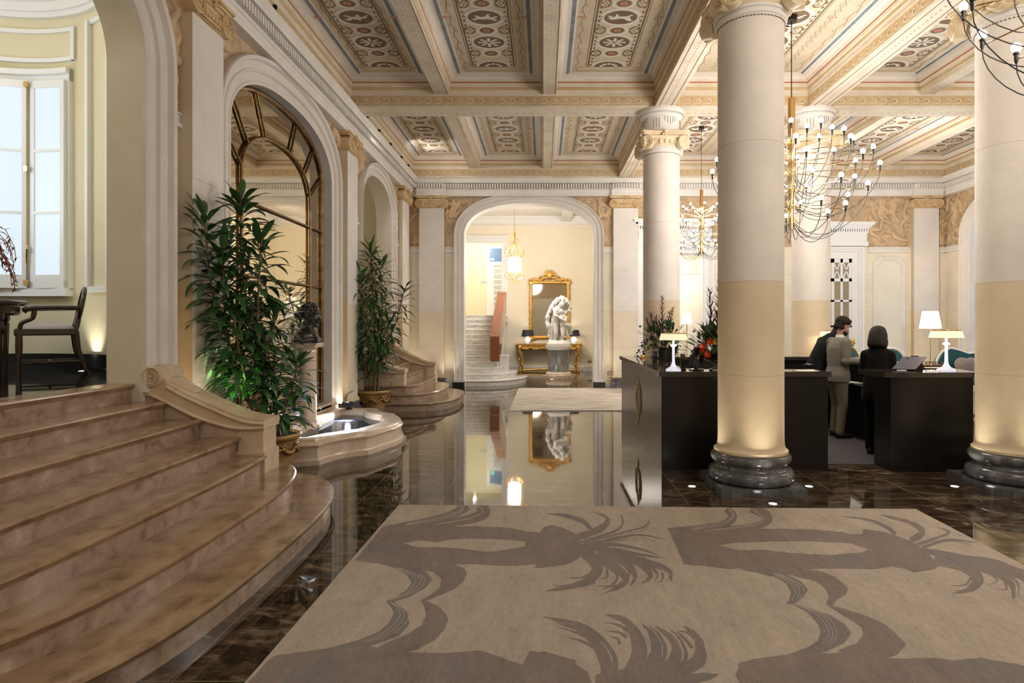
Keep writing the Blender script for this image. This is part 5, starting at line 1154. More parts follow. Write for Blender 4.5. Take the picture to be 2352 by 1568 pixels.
2 1 1274 4015 1448 3952 1492 3807 1470 3685 1414 3571 1380 3529 1418 3529 1461 3420 1459 3294 1434 3203 1380 3116 1306 3057 1183 2987 926 2916 912 2873 1370 3012 1506 3098 1583 3190 1601 3294 1562 3406 1486 3479 1422 3521 1518 3619 1587 3719 1597 3843 1555 3927 1471 4015
4 5 1464 3955 1471 3965 1476 3921 1482 3931 1489 3887 1495 3896 1501 3854 1506 3863 1511 3823 1516 3831 1516 3795 1521 3801 1517 3770 1522 3775 1515 3747 1519 3751 1510 3727 1514 3729 1503 3706 1507 3707 1496 3685 1499 3685 1486 3664 1489 3663 1475 3643 1476 3641 1462 3622 1463 3620 1449 3601 1450 3599 1436 3580 1437 3578
4 5 1450 3490 1455 3498 1460 3470 1465 3478 1472 3451 1477 3459 1482 3432 1487 3439 1491 3412 1496 3418 1496 3388 1501 3394 1499 3361 1503 3366 1498 3330 1503 3335 1496 3299 1500 3302 1492 3268 1496 3271 1486 3240 1490 3243 1479 3216 1482 3217 1470 3193 1473 3193 1460 3171 1462 3170 1447 3150 1448 3148 1432 3130 1432 3127 1413 3110 1412 3107 1390 3091 1390 3088 1366 3072 1365 3069 1341 3054 1340 3051 1318 3036 1317 3033
4 5 1481 3955 1487 3965 1495 3921 1501 3931 1510 3887 1515 3896 1524 3854 1529 3863 1535 3823 1541 3831 1542 3794 1547 3802 1543 3770 1548 3775 1541 3747 1546 3751 1536 3727 1540 3729 1529 3706 1533 3707 1521 3686 1524 3685 1511 3665 1513 3663 1498 3644 1499 3641 1484 3622 1485 3619 1470 3601 1470 3599 1456 3580 1457 3578
4 5 1464 3490 1469 3498 1477 3470 1482 3478 1490 3451 1495 3459 1503 3432 1508 3440 1513 3412 1518 3418 1520 3388 1525 3394 1522 3361 1527 3366 1521 3330 1525 3335 1518 3299 1522 3302 1512 3268 1516 3271 1506 3240 1510 3243 1499 3216 1502 3217 1490 3193 1493 3193 1480 3171 1483 3170 1468 3150 1470 3148 1453 3130 1454 3127 1434 3110 1434 3107 1411 3091 1411 3088 1387 3072 1386 3069 1362 3054 1361 3051 1338 3036 1338 3033
4 5 1497 3955 1503 3965 1513 3921 1519 3931 1531 3887 1536 3896 1547 3854 1552 3863 1560 3823 1565 3831 1568 3794 1573 3802 1570 3769 1575 3775 1568 3747 1573 3751 1563 3727 1567 3729 1555 3707 1559 3707 1547 3686 1549 3685 1536 3665 1537 3662 1522 3644 1523 3641 1506 3623 1507 3619 1490 3601 1491 3598 1476 3581 1476 3578
4 5 1479 3490 1484 3498 1493 3470 1498 3478 1509 3451 1514 3459 1524 3432 1528 3440 1536 3412 1540 3418 1543 3388 1548 3394 1545 3361 1550 3366 1543 3330 1548 3334 1539 3299 1543 3302 1533 3268 1537 3271 1526 3240 1530 3243 1519 3216 1522 3217 1511 3193 1514 3193 1501 3171 1503 3170 1489 3150 1491 3148 1474 3130 1475 3127 1455 3110 1455 3107 1433 3091 1432 3088 1408 3072 1407 3069 1383 3054 1382 3051 1359 3036 1359 3033
2 0 1714 4031 1766 4008 1808 3976 1830 3912 1846 3843 1838 3737 1782 3652 1702 3587 1634 3509 1684 3464 1713 3438 1743 3407 1768 3377 1785 3343 1799 3313 1814 3281 1813 3222 1812 3165 1803 3081 1711 2990 1631 2951 1606 2959 1569 2961 1544 2969 1515 2980 1481 2981 1453 2990 1434 3023 1475 3045 1521 3071 1564 3093 1639 3178 1671 3255 1660 3322 1647 3367 1635 3406 1619 3471 1605 3521 1667 3619 1699 3737 1687 3843 1658 3871 1622 3892 1589 3918 1582 3995 1652 4017
2 0 924 2912 959 2920 998 2932 1033 2939 1072 2952 1104 2966 1144 2971 1181 2983 1214 2984 1248 2990 1283 2989 1324 2996 1352 2998 1390 2995 1424 3003 1451 2999 1482 2988 1515 2986 1546 2978 1574 2971 1605 2967 1634 2963 1660 2953 1689 2951 1726 2949 1762 2954 1795 2956 1834 2954 1866 2957 1904 2943 1938 2933 1972 2939 2008 2941 2052 2952 2087 2957 2109 2942 2134 2933 2158 2925 2182 2914 2213 2906 2234 2890 2265 2883 2284 2868 2312 2862 2262 2797 2217 2744 2173 2687 2124 2629 2098 2631 2068 2628 2038 2629 2005 2626 1979 2626 1952 2633 1922 2631 1901 2632 1865 2627 1838 2631 1810 2633 1781 2629 1750 2629 1723 2628 1694 2631 1668 2628 1640 2630 1610 2630 1580 2626 1552 2630 1525 2629 1496 2633 1468 2629 1441 2630 1411 2627 1377 2627 1348 2628 1324 2628 1294 2630 1262 2626 1237 2627 1209 2630 1182 2626 1153 2628 1126 2631 1092 2627 1066 2627 1039 2630 1005 2627 983 2629 949 2627 921 2632 895 2630 866 2629 870 2676 872 2720 870 2768 871 2813 906 2873
3 1 1136 2842 1286 2904 1321 2832 1289 2718 1159 2664
3 1 1945 2935 1978 2940 2023 2949 2042 2945 2085 2955 2114 2944 2130 2928 2157 2923 2181 2912 2208 2903 2230 2889 2251 2876 2279 2859 2304 2852 2225 2755 2190 2756 2161 2750 2129 2759 2101 2757 2061 2750 2030 2757 2003 2760 1966 2754 1931 2752 1901 2755 1913 2797 1929 2846 1932 2891
2 0 910 2904 951 2922 999 2946 1039 2953 1076 2963 1119 2973 1157 2984 1133 2917 1105 2857 1082 2795 1061 2735 1038 2680 1019 2629 985 2628 954 2629 925 2632 891 2629 895 2676 897 2729 902 2780 905 2832
2 4 2703 4739 2647 4672 2709 4773 2652 4705 2717 4809 2656 4736 2722 4843 2662 4770 2724 4878 2667 4804 2721 4911 2670 4841 2717 4948 2668 4878 2714 4991 2662 4915 2702 5025 2657 4958 2685 5057 2648 4999 2668 5093 2628 5026 2636 5110 2606 5057 2598 5122 2577 5083 2561 5140 2538 5096 2516 5143 2505 5123 2472 5148 2474 5151
2 3 2678 4504 2721 4616 2719 4540 2764 4652 2758 4563 2816 4702 2806 4603 2858 4735 2862 4664 2882 4749 2922 4742 2885 4752 2971 4829 2881 4753 2989 4889 2896 4788 2993 4938 2909 4836 2996 4990 2912 4881 2981 5025 2918 4938 2966 5071 2904 4979 2937 5106 2884 5026 2906 5146 2855 5067 2861 5168 2835 5127 2822 5196 2814 5182
2 3 2678 4460 2701 4507 2754 4503 2779 4553 2837 4550 2863 4602 2919 4597 2947 4650 2992 4641 3021 4695 3050 4680 3075 4731 3090 4714 3103 4754 3127 4765 3098 4747 3137 4796 3099 4752 3135 4810 3099 4767 3133 4823 3101 4784 3131 4836 3102 4799 3123 4846 3100 4813 3113 4853 3094 4827 3102 4860 3088 4841 3092 4867 3084 4856
2 4 2697 4449 2705 4468 2751 4485 2760 4503 2810 4523 2818 4539 2868 4560 2876 4576 2921 4597 2927 4611 2962 4632 2966 4643 2991 4668 2986 4668 3004 4700 2996 4691 3009 4726 3001 4717 3011 4752 3004 4744 3017 4778 3011 4772
2 4 2702 4413 2722 4455 2756 4445 2777 4488 2812 4481 2834 4525 2868 4516 2892 4561 2922 4545 2947 4590 2971 4564 2998 4606 3015 4569 3040 4607 3053 4563 3075 4595 3089 4552 3107 4576 3124 4539 3136 4556 3162 4530 3167 4537
2 3 2693 4401 2702 4419 2752 4434 2761 4451 2815 4471 2823 4487 2877 4507 2886 4523 2934 4536 2943 4551 2981 4552 2990 4566 3014 4552 3023 4565 3036 4539 3044 4551 3051 4519 3059 4529 3065 4498 3072 4506 3082 4480 3088 4487
2 4 2612 4303 2691 4423 2644 4295 2717 4404 2672 4282 2746 4391 2698 4265 2778 4382 2730 4257 2803 4362 2760 4245 2829 4341 2785 4223 2860 4327 2819 4212 2881 4296 2845 4189 2911 4276 2881 4178 2931 4245 2907 4157 2962 4229 2943 4149 2985 4203 2978 4140 3010 4181 3013 4132 3035 4160 3044 4119 3064 4145 3082 4115 3086 4120
2 3 2582 4101 2699 4265 2612 4081 2724 4236 2643 4061 2753 4211 2670 4037 2783 4188 2692 4015 2805 4159 2697 3983 2823 4130 2697 3956 2822 4086 2693 3927 2808 4033 2689 3902 2781 3974 2677 3874 2755 3922 2663 3854 2727 3870 2659 3842 2683 3815 2644 3824 2642 3770 2619 3794 2605 3741 2594 3775 2569 3707 2566 3748 2539 3691 2537 3726 2512 3681 2509 3713 2485 3671 2476 3694 2462 3671 2446 3682 2438 3668 2415 3666 2414 3665
2 3 2605 4136 2732 4318 2654 4107 2777 4280 2706 4081 2823 4241 2744 4039 2880 4220 2789 4016 2914 4175 2821 3986 2938 4127 2834 3945 2956 4083 2853 3915 2950 4019 2853 3871 2948 3968 2849 3831 2937 3913 2841 3792 2919 3858 2825 3758 2894 3802 2811 3728 2849 3740 2785 3689 2810 3690 2753 3644 2776 3647 2723 3601 2745 3605
2 3 2661 4156 2758 4297 2707 4125 2816 4279 2765 4110 2864 4247 2822 4095 2910 4213 2868 4071 2957 4185 2905 4044 2992 4151 2927 4005 3022 4118 2951 3973 3036 4070 2960 3930 3051 4030 2967 3891 3057 3986 2975 3863 3049 3935 2968 3830 3041 3894 2966 3808 3013 3842 2953 3779 2986 3800 2928 3740 2971 3768 2917 3709 2946 3729
2 3 2715 4175 2786 4277 2767 4152 2842 4258 2816 4124 2904 4245 2880 4119 2946 4208 2920 4087 3005 4197 2972 4079 3035 4157 2996 4044 3074 4139 3028 4026 3091 4100 3057 4008 3101 4058 3079 3982 3117 4026 3103 3958 3133 3993
2 3 2692 3912 2689 3886 2668 3886 2667 3864 2644 3859 2644 3840 2623 3835 2620 3816 2603 3815 2595 3794 2583 3800 2572 3778 2563 3790 2552 3771 2543 3784 2533 3769 2522 3782 2514 3771 2501 3780 2496 3773 2480 3777 2478 3773
2 3 2659 3841 2650 3809 2632 3816 2625 3788 2605 3790 2599 3766 2580 3766 2573 3743 2556 3745 2548 3723 2536 3730 2525 3709 2517 3720 2506 3702 2499 3715 2490 3700 2483 3712 2476 3701 2466 3711 2462 3703 2449 3707 2447 3704
2 3 2839 3923 2873 3951 2832 3904 2863 3930 2826 3885 2854 3909 2820 3868 2844 3886 2814 3856 2831 3863 2810 3849 2811 3838 2799 3838 2791 3822 2781 3826 2773 3812 2761 3814 2754 3803 2740 3803 2736 3796 2720 3791 2718 3787
2 3 2837 3819 2863 3831 2823 3796 2847 3807 2809 3771 2830 3781 2796 3749 2813 3755 2786 3734 2795 3731 2782 3728 2774 3710 2774 3724 2761 3706 2764 3725 2753 3710 2754 3729 2745 3718 2744 3735 2738 3728 2734 3738 2731 3735
2 4 290 4338 306 4387 308 4291 325 4340 329 4246 346 4294 347 4203 365 4248 362 4162 381 4201 370 4125 390 4153 372 4090 393 4102 370 4054 390 4053 366 4018 383 4007 358 3982 373 3964 348 3949 360 3925 335 3916 344 3889 319 3883 326 3856 301 3852 306 3825 280 3824 283 3799 258 3801 260 3777 233 3783 234 3763 205 3770 205 3753 175 3759 175 3747 145 3750 145 3741 116 3738 116 3735
2 4 322 4314 339 4364 343 4268 360 4318 364 4223 381 4272 384 4180 401 4227 403 4138 420 4182 418 4097 436 4138 430 4056 449 4094 442 4016 460 4049 451 3977 469 4005 457 3942 475 3963 459 3913 476 3922 457 3890 471 3884 451 3867 462 3850 442 3843 450 3823 431 3820 437 3800 420 3799 424 3779 408 3781 411 3762 394 3765 395 3749 379 3750 380 3738 364 3736 364 3728 349 3721 349 3718
2 4 390 4288 403 4344 415 4257 428 4312 440 4227 454 4282 465 4197 480 4251 487 4168 502 4218 504 4138 521 4183 518 4105 535 4144 529 4070 547 4103 538 4035 555 4061 543 4001 559 4020 545 3972 559 3980 543 3945 554 3942 537 3917 544 3908 527 3887 532 3879 517 3856 520 3851 508 3826 509 3824
2 4 472 4264 485 4321 513 4228 526 4285 556 4193 569 4249 596 4159 611 4213 632 4125 647 4178 661 4093 677 4142 682 4062 699 4106 699 4031 715 4070 710 4002 727 4034 717 3974 733 3999 721 3949 735 3963 720 3929 731 3927 713 3906 720 3896 703 3880 706 3871 691 3853 693 3847 681 3826 682 3824
2 4 494 4310 507 4368 541 4273 554 4331 588 4237 601 4295 633 4202 647 4258 674 4168 689 4222 709 4135 724 4186 738 4103 754 4150 763 4072 779 4115 784 4042 799 4080 798 4013 813 4044 806 3985 821 4006 806 3959 819 3963 800 3930 807 3924 788 3896 792 3889 774 3860 777 3856 763 3826 765 3824
2 4 303 4427 306 4491 346 4433 349 4498 389 4442 393 4507 431 4450 437 4515 473 4454 480 4519 513 4452 522 4515 552 4442 562 4502 590 4426 601 4482 626 4407 637 4457 660 4386 671 4431 690 4366 700 4406 716 4347 725 4380 737 4327 745 4354 756 4307 762 4326 774 4287 778 4299 793 4268 795 4272
2 4 329 2754 307 2756 334 2792 313 2795 341 2832 320 2835 347 2874 326 2875 352 2918 330 2914 352 2963 330 2951 347 3006 326 2988 338 3049 319 3027 326 3090 308 3066 312 3129 296 3105 297 3165 282 3141 282 3199 268 3174 265 3230 253 3206 246 3259 237 3235 225 3284 218 3261 202 3305 197 3284 175 3321 172 3302 145 3331 143 3315 114 3337 113 3326 82 3343 82 3336 51 3350 51 3348
2 4 402 2746 385 2764 421 2788 405 2807 442 2832 427 2852 464 2878 448 2896 484 2926 467 2940 500 2976 480 2981 508 3027 487 3023 512 3078 491 3068 511 3127 491 3114 508 3173 489 3157 504 3212 486 3194 499 3244 482 3223 491 3269 477 3246 481 3289 469 3265 469 3305 460 3282 457 3319 449 3297 442 3330 437 3311 426 3337 422 3321 408 3342 406 3330 391 3346 389 3338 374 3350 373 3348
2 4 460 2743 446 2767 486 2786 473 2810 515 2831 502 2855 544 2878 531 2901 571 2925 557 2945 592 2973 575 2984 604 3019 585 3020 609 3063 590 3055 609 3104 591 3091 606 3140 590 3126 602 3172 588 3159 597 3200 585 3186 589 3224 580 3210 579 3243 573 3233 569 3262 565 3255 559 3282 558 3280
2 4 499 2739 493 2771 533 2772 528 2804 570 2805 566 2837 608 2840 603 2871 642 2876 635 2904 670 2914 659 2935 689 2956 673 2964 699 2998 681 2995 702 3038 685 3028 702 3075 686 3063 700 3111 686 3098 696 3145 684 3132 687 3177 678 3164 676 3207 669 3197 664 3237 660 3231 653 3269 652 3267
2 4 529 2738 528 2772 572 2764 571 2799 617 2790 618 2825 663 2818 663 2852 705 2847 703 2879 740 2880 734 2906 765 2918 752 2933 780 2959 763 2961 788 2999 771 2994 792 3037 776 3030 795 3073 780 3065 796 3108 784 3099 794 3142 784 3133 790 3175 783 3168 786 3208 781 3204 782 3242 780 3241
2 4 2644 4167 2696 4240 2674 4138 2726 4210 2706 4111 2758 4182 2736 4084 2789 4153 2760 4055 2813 4122 2773 4025 2825 4086 2773 3992 2825 4045 2766 3956 2814 4000 2754 3921 2796 3953 2738 3888 2772 3907 2722 3860 2744 3863 2704 3837 2710 3820 2679 3810 2674 3783 2648 3782 2639 3752 2617 3755 2605 3727 2588 3733 2575 3706 2562 3716 2549 3691 2537 3703 2525 3682 2512 3693 2502 3676 2487 3683 2480 3671 2462 3672 2458 3665
2 4 2688 4211 2741 4285 2735 4172 2789 4245 2785 4135 2838 4207 2832 4099 2885 4168 2872 4063 2925 4128 2900 4025 2952 4086 2918 3986 2967 4042 2927 3947 2973 3997 2928 3907 2972 3950 2924 3868 2963 3904 2915 3830 2947 3857 2899 3794 2923 3808 2876 3757 2889 3760 2846 3717 2854 3716 2814 3676 2820 3675 2786 3635 2789 3636
2 4 2753 4232 2806 4309 2812 4213 2866 4289 2875 4197 2928 4271 2936 4181 2988 4251 2989 4160 3039 4225 3027 4132 3074 4189 3047 4092 3089 4139 3054 4045 3089 4082 3054 3994 3080 4020 3052 3943 3069 3959 3054 3896 3061 3902
"""
# ---- the big rug
RC = [(-1.278,5.485),(3.215,5.355),(3.09,.9),(-1.36,.9)]
def rclip(poly):
    cx = sum(p[0] for p in RC)/4; cy = sum(p[1] for p in RC)/4
    for i in range(4):
        a, b = RC[i], RC[(i+1)%4]; nx, ny = b[1]-a[1], a[0]-b[0]
        if nx*(cx-a[0])+ny*(cy-a[1]) < 0: nx, ny = -nx, -ny
        d = math.hypot(nx,ny); f = lambda p: (nx*(p[0]-a[0])+ny*(p[1]-a[1]))/d-.006
        res = []
        for j in range(len(poly)):
            p, q = poly[j], poly[(j+1)%len(poly)]; fp, fq = f(p), f(q)
            if fp >= 0: res.append(p)
            if (fp >= 0) != (fq >= 0):
                t = fp/(fp-fq); res.append((p[0]+(q[0]-p[0])*t, p[1]+(q[1]-p[1])*t))
        poly = res
        if len(poly) < 3: return None
    return poly
t = thing('rug', 'large beige wool rug with taupe plume pattern in the foreground', 'rug', (.9,3.2,0))
mb = MB(); mb.prism(RC, 0.0005, .015, 'z')
b0 = mb.build('rug_pile', [M['rug']], t, smooth=0)
mb = MB(); idx = 0
for line in RUG.strip().split('\n'):
    v = [int(k) for k in line.split()]; lay, tone = v[0], v[1]
    P = [(v[i]/1000, v[i+1]/1000) for i in range(2, len(v), 2)]
    idx += 1; z = .0152+.0003*lay+idx*1.5e-6
    if tone >= 3:
        for i in range(0, len(P)-3, 2):
            q = rclip([P[i],P[i+2],P[i+3],P[i+1]])
            z += 2e-7
            if q: mb.add([(x,y,z) for x,y in q], [tuple(range(len(q)))], tone-3)
    else:
        q = rclip(P)
        if q: mb.flat(q, z, 'z', tone)
bm_ = mb.build('woven_pattern', [M['rugd'], M['rugg'], M['rug']], t, smooth=0, fix=False)
t = thing('rug', 'smaller pale streaked rug on the polished floor before the great arch', 'rug', (.8,13.7,0))
mb = MB(); mb.box(-.63,2.4,11.6,15.7,.0005,.016); mb.build('rug_pile', M['rug2'], t, smooth=0)
# ================================================================== RECEPTION DESK
ZT = 1.09
def slab(mb, poly, z0, z1): mb.prism(poly, z0, z1, 'z')
t = thing('reception_counter', 'L shaped black reception counter with a gold crest on its side', 'counter', (1.31,6.87,0))
mb = MB(); mb.prism([(1.31,6.87),(3.15,6.87),(3.15,7.18),(1.68,7.18),(1.68,10.37),(1.31,10.37)], 0.0, 1.035, 'z'); mb.build('counter_body', M['counter'], t, smooth=0)
mb = MB(); mb.box(1.325,3.15,6.862,6.87,.0,1.0); mb.build('front_panel', M['counter'], t, smooth=0)
mb = MB(); mb.prism([(1.275,6.83),(3.175,6.83),(3.175,7.21),(1.70,7.21),(1.70,10.39),(1.275,10.39)], 1.035, ZT, 'z'); o = mb.build('worktop', M['top'], t, smooth=0)
mb = MB()
X = 1.306; cy, cz = 8.55, .545
def eo(ry, rz, n=40): return [(X, cy+ry*math.cos(2*PI*i/n), cz+rz*math.sin(2*PI*i/n)) for i in range(n+1)]
mb.tube(eo(.125,.19), .005, 5); mb.tube(eo(.085,.15), .004, 5)
for s in (-1,1):
    for i in range(11):
        a = -1.1+2.2*i/10; y0, z0 = cy+s*.20*math.cos(a), cz+.20*math.sin(a)
        mb.tube([(X,y0,z0),(X,y0+s*.06,z0+.02),(X,y0+s*.09,z0+.05)], [.004,.011,.002], 5); mb.tube([(X,y0,z0),(X,y0+s*.02,z0+.05)], [.004,.008], 5)
    mb.tube([(X,cy+s*.02,cz+.19),(X,cy+s*.07,cz+.24),(X,cy+s*.05,cz+.29),(X,cy,cz+.26)], .006, 5); mb.tube([(X,cy+s*.0,cz-.19),(X,cy+s*.05,cz-.23),(X,cy,cz-.29)], .005, 5)
mb.tube([(X,cy,cz+.24),(X,cy,cz+.34)], [.010,.004], 6); mb.tube([(X,cy,cz-.19),(X,cy,cz-.33)], [.008,.002], 6)
mb.build('gold_crest', plain('dull_gold_inlay', (.80,.64,.42), .5, 0), t, smooth=60)['label'] = 'faint gold oval crest with a wreath'
t = thing('reception_counter', 'black reception counter unit at right carrying the lit lamp and sign', 'counter', (4.25,6.8,0))
mb = MB(); mb.prism([(3.80,6.78),(4.70,6.78),(4.90,7.72),(5.0,9.85),(4.86,9.85),(4.74,7.75),(4.56,7.18),(3.83,7.18)], 0, 1.035, 'z'); mb.build('counter_body', M['counter'], t, smooth=0)
mb = MB(); mb.prism([(3.65,6.95),(3.70,6.72),(4.74,6.72),(4.95,7.70),(5.04,9.9),(4.82,9.9),(4.70,7.78),(4.53,7.24),(3.68,7.24)], 1.035, ZT, 'z'); mb.build('worktop', M['top'], t, smooth=0)
mb = MB(); mb.box(4.18,4.34,6.772,6.78,.04,.16); mb.build('socket_plate', M['black'], t, smooth=0)
t = thing('reception_counter', 'black back counter joining the two arms of the reception desk', 'counter', (3.0,10.2,0))
mb = MB(); mb.box(1.70,4.98,10.06,10.36,0,1.035); mb.build('counter_body', M['counter'], t, smooth=0)
mb = MB(); mb.box(1.705,5.02,10.02,10.39,1.036,ZT); mb.build('worktop', M['top'], t, smooth=0)
t = thing('desk_shelf', 'low black working shelf inside the desk below the counter', 'desk', (4.6,8.9,0))
mb = MB(); mb.box(4.50,4.74,8.0,9.8,.70,.74); mb.box(4.52,4.56,8.02,9.78,0,.70); mb.build('shelf_board', M['black'], t, smooth=0)
tag(MB().box(3.16,4.4,7.12,10.0,.0005,.008).build('floor_carpet', M['carpet'], None, 0), 'dark grey carpet on the floor inside the desk', 'carpet')
for (x,y,w,d,z,l) in ((4.62,8.75,.09,.12,.741,'white papers lying on the low inner shelf'),(4.63,9.35,.09,.12,.741,'second white paper sheaf further along the low inner shelf')):
    mb = MB()
    for k in range(4): mb.cbox((x+.004*k,y,z+.003*k), (w-.01*k,d,.0014), Matrix.Rotation(.12*k-.2,3,'Z'))
    tag(mb.build('paper_stack', M['paper'], None, 0), l, 'papers')
t = thing('keyboard', 'pale keyboard under the hand at the inner shelf', 'keyboard', (4.62,9.05,.741))
mb = MB(); mb.box(4.51,4.74,8.99,9.11,.741,.755); mb.build('keyboard_body', M['steel'], t, smooth=0)
mb = MB()
for i in range(10):
    for j in range(4): mb.box(4.52+i*.0215,4.537+i*.0215,8.998+j*.027,9.02+j*.027,.755,.760)
mb.build('keys', M['paper'], t, smooth=0)

# terminals on the counter
def terminal(x, y, rz, label):
    t = thing('desk_terminal', label, 'terminal', (0,0,0), 'black desk terminals', 0)
    b = MB(); b.lathe([(.085,0),(.085,.012),(.02,.02)], (0.02,0,0), 24); b.tube([(.02,0,.01),(.05,0,.10),(.03,0,.17)], .022, 10); b.build('stand', M['black'], t)
    Rm = Matrix.Rotation(-.30,3,'Y')
    b = MB(); b.cbox((-.0,0,.16), (.018,.125,.115), Rm); b.cbox((.03,0,.17), (.022,.09,.07), Rm); o = b.build('screen_housing', M['screen'], t, smooth=0)
    bv = o.modifiers.new('round','BEVEL'); bv.width = .006; bv.segments = 2
    b = MB(); b.cbox(Vector((0,0,.16))+Rm@Vector((-.019,0,0)), (.001,.115,.10), Rm); b.build('glass', M['top'], t, smooth=0)
    t.location = (x,y,ZT); t.rotation_euler = (0,0,rz); return t
terminal(1.60, 7.75, 2.55, 'left black desk terminal seen from behind beside the lamp'); terminal(1.76, 7.06, 2.4, 'right black desk terminal beside the crystal flower bowl')
def handset(x, y, label):
    t = thing('card_terminal', label, 'handset', (x,y,ZT))
    b = MB(); b.box(x-.035,x+.035,y-.03,y+.03,ZT,ZT+.02); b.cbox((x,y,ZT+.10), (.027,.016,.09), Matrix.Rotation(.1,3,'X')); o = b.build('handset_body', M['screen'], t, smooth=0)
    bv = o.modifiers.new('round','BEVEL'); bv.width = .008; bv.segments = 3
    b = MB(); b.cbox((x,y-.022,ZT+.145), (.020,.002,.022), Matrix.Rotation(.1,3,'X')); b.build('display', M['top'], t, smooth=0)
handset(1.42, 7.9, 'upright black handset left of the lamp stem'); handset(1.60, 7.12, 'upright black handset between the two terminals')
t = thing('brass_bell', 'tiny brass desk bell on the far left of the counter', 'bell', (1.55,9.7,ZT))
mb = MB(); mb.lathe([(.05,0),(.05,.01),(.0,.012)], (1.55,9.7,ZT), 20); mb.lathe([(.04,.012),(.042,.02),(.03,.045),(.0,.052)], (1.55,9.7,ZT), 20); mb.lathe([(.006,.05),(.006,.065),(.0,.07)], (1.55,9.7,ZT), 10); mb.build('bell_dome', M['brass'], t)
mb = MB(); mb.box(1.47,1.63,9.66,9.74,ZT,ZT+.005); mb.build('bell_tray', M['brass'], t, smooth=0)

# crystal desk lamps
def desk_lamp(loc, s, label):
    t = thing('desk_lamp', label, 'lamp', (0,0,0), 'crystal desk lamps with peach shades')
    b = MB(); b.lathe([(.0,.0),(.085,0),(.088,.008),(.085,.016),(.06,.030),(.035,.045),(.022,.07),(.016,.10),(.014,.25),(.016,.262),(.035,.275),(.036,.283),(.016,.296),(.012,.305),(.014,.318),(.010,.335),(.010,.36),(0,.36)], (0,0,0), 10, cap=False)
    b.build('crystal_stem', M['crystal'], t, smooth=20)
    b = MB(); b.lathe([(.160,.345),(.137,.418)], (0,0,0), 40, cap=False); b.lathe([(.157,.345),(.134,.418)], (0,0,0), 40, cap=False); b.build('lamp_shade', M['shade_peach'], t, smooth=50)
    b = MB(); b.lathe([(.139,.416),(.141,.421),(.139,.427),(.0,.427)], (0,0,0), 40, cap=False); b.build('gold_rim', M['brass'], t, smooth=50)
    t.location = loc; t.scale = (s,)*3
    return t
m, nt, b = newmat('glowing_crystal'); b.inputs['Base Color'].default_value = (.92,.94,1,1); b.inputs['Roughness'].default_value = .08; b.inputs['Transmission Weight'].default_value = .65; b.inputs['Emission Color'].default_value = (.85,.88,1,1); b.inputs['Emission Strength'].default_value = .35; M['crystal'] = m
desk_lamp((1.475,7.03,ZT), 1.0, 'lit desk lamp with peach shade at the left end of the desk')
desk_lamp((4.53,6.97,ZT), 1.08, 'lit desk lamp with peach shade on the right counter unit')
desk_lamp((4.72,10.21,ZT), 1.0, 'lit desk lamp on the back counter behind the bending man')
# sign, seen from its back
t = thing('reception_sign', 'small standing metal letter sign on the right counter, seen from behind', 'sign', (4.70,7.50,ZT))
mb = MB(); mb.box(4.52,4.88,7.47,7.53,ZT+.004,ZT+.03); mb.box(4.55,4.57,7.48,7.52,ZT,ZT+.005); mb.box(4.83,4.85,7.48,7.52,ZT,ZT+.005); mb.build('sign_bar', M['bronze'], t, smooth=0)
cu = bpy.data.curves.new('RECEPTION', 'FONT'); cu.body = 'RECEPTION'; cu.size = .066; cu.extrude = .004; cu.align_x = 'CENTER'
tmp = bpy.data.objects.new('tmp', cu); C.objects.link(tmp); bpy.context.view_layer.update()
me = bpy.data.meshes.new_from_object(tmp.evaluated_get(bpy.context.evaluated_depsgraph_get())); bpy.data.objects.remove(tmp)
me.transform(Matrix.Translation((0,0,.03)) @ Matrix.Rotation(PI,4,'Z') @ Matrix.Rotation(PI/2,4,'X'))
me.materials.clear(); me.materials.append(M['bronze']); o = bpy.data.objects.new('sign_lettering', me); C.objects.link(o); o.parent = t
# tilted slate pad
t = thing('menu_pad', 'slate blue leather pad propped open at a slant on the right counter', 'pad', (4.15,7.08,ZT))
u = Vector((.235,-.06,.0)); v = Vector((.20,.11,.135)); n = u.cross(v).normalized()
mb = MB(); p0 = Vector((3.96,7.05,ZT+.012))
mb.rings([[p0+a*u+b*v+n*h for a,b in ((0,0),(1,0),(1,1),(0,1))] for h in (-.006,.006)], True, True, True); mb.build('pad_cover', M['slate'], t, smooth=0)
mb = MB(); mb.rings([[p0+a*u+b*v+n*h for a,b in ((.3,.99),(.62,.99),(.62,1.05),(.3,1.05))] for h in (-.008,.010)], True, True, True); mb.build('clip', M['black'], t, smooth=0)
mb = MB(); q = p0+u*.5+v*.9; mb.rings([[q+Vector((a,b,0)) for a,b in ((-.09,0),(.09,0),(.09,.012),(-.09,.012))], [Vector((q.x+a+.05,q.y+b+.06,ZT)) for a,b in ((-.09,0),(.09,0),(.09,.012),(-.09,.012))]], True, True, True); mb.build('easel_leg', M['black'], t, smooth=0)
tag(MB().box(4.28,4.40,6.86,6.98,ZT,ZT+.004).build('notepad', M['paper'], None, 0), 'white notepad lying on the right counter below the slate pad', 'notepad')
tag(MB().box(2.85,3.08,6.92,7.06,ZT,ZT+.003).build('notepad', M['paper'], None, 0), 'white sheet on the counter end right of the big column', 'paper')

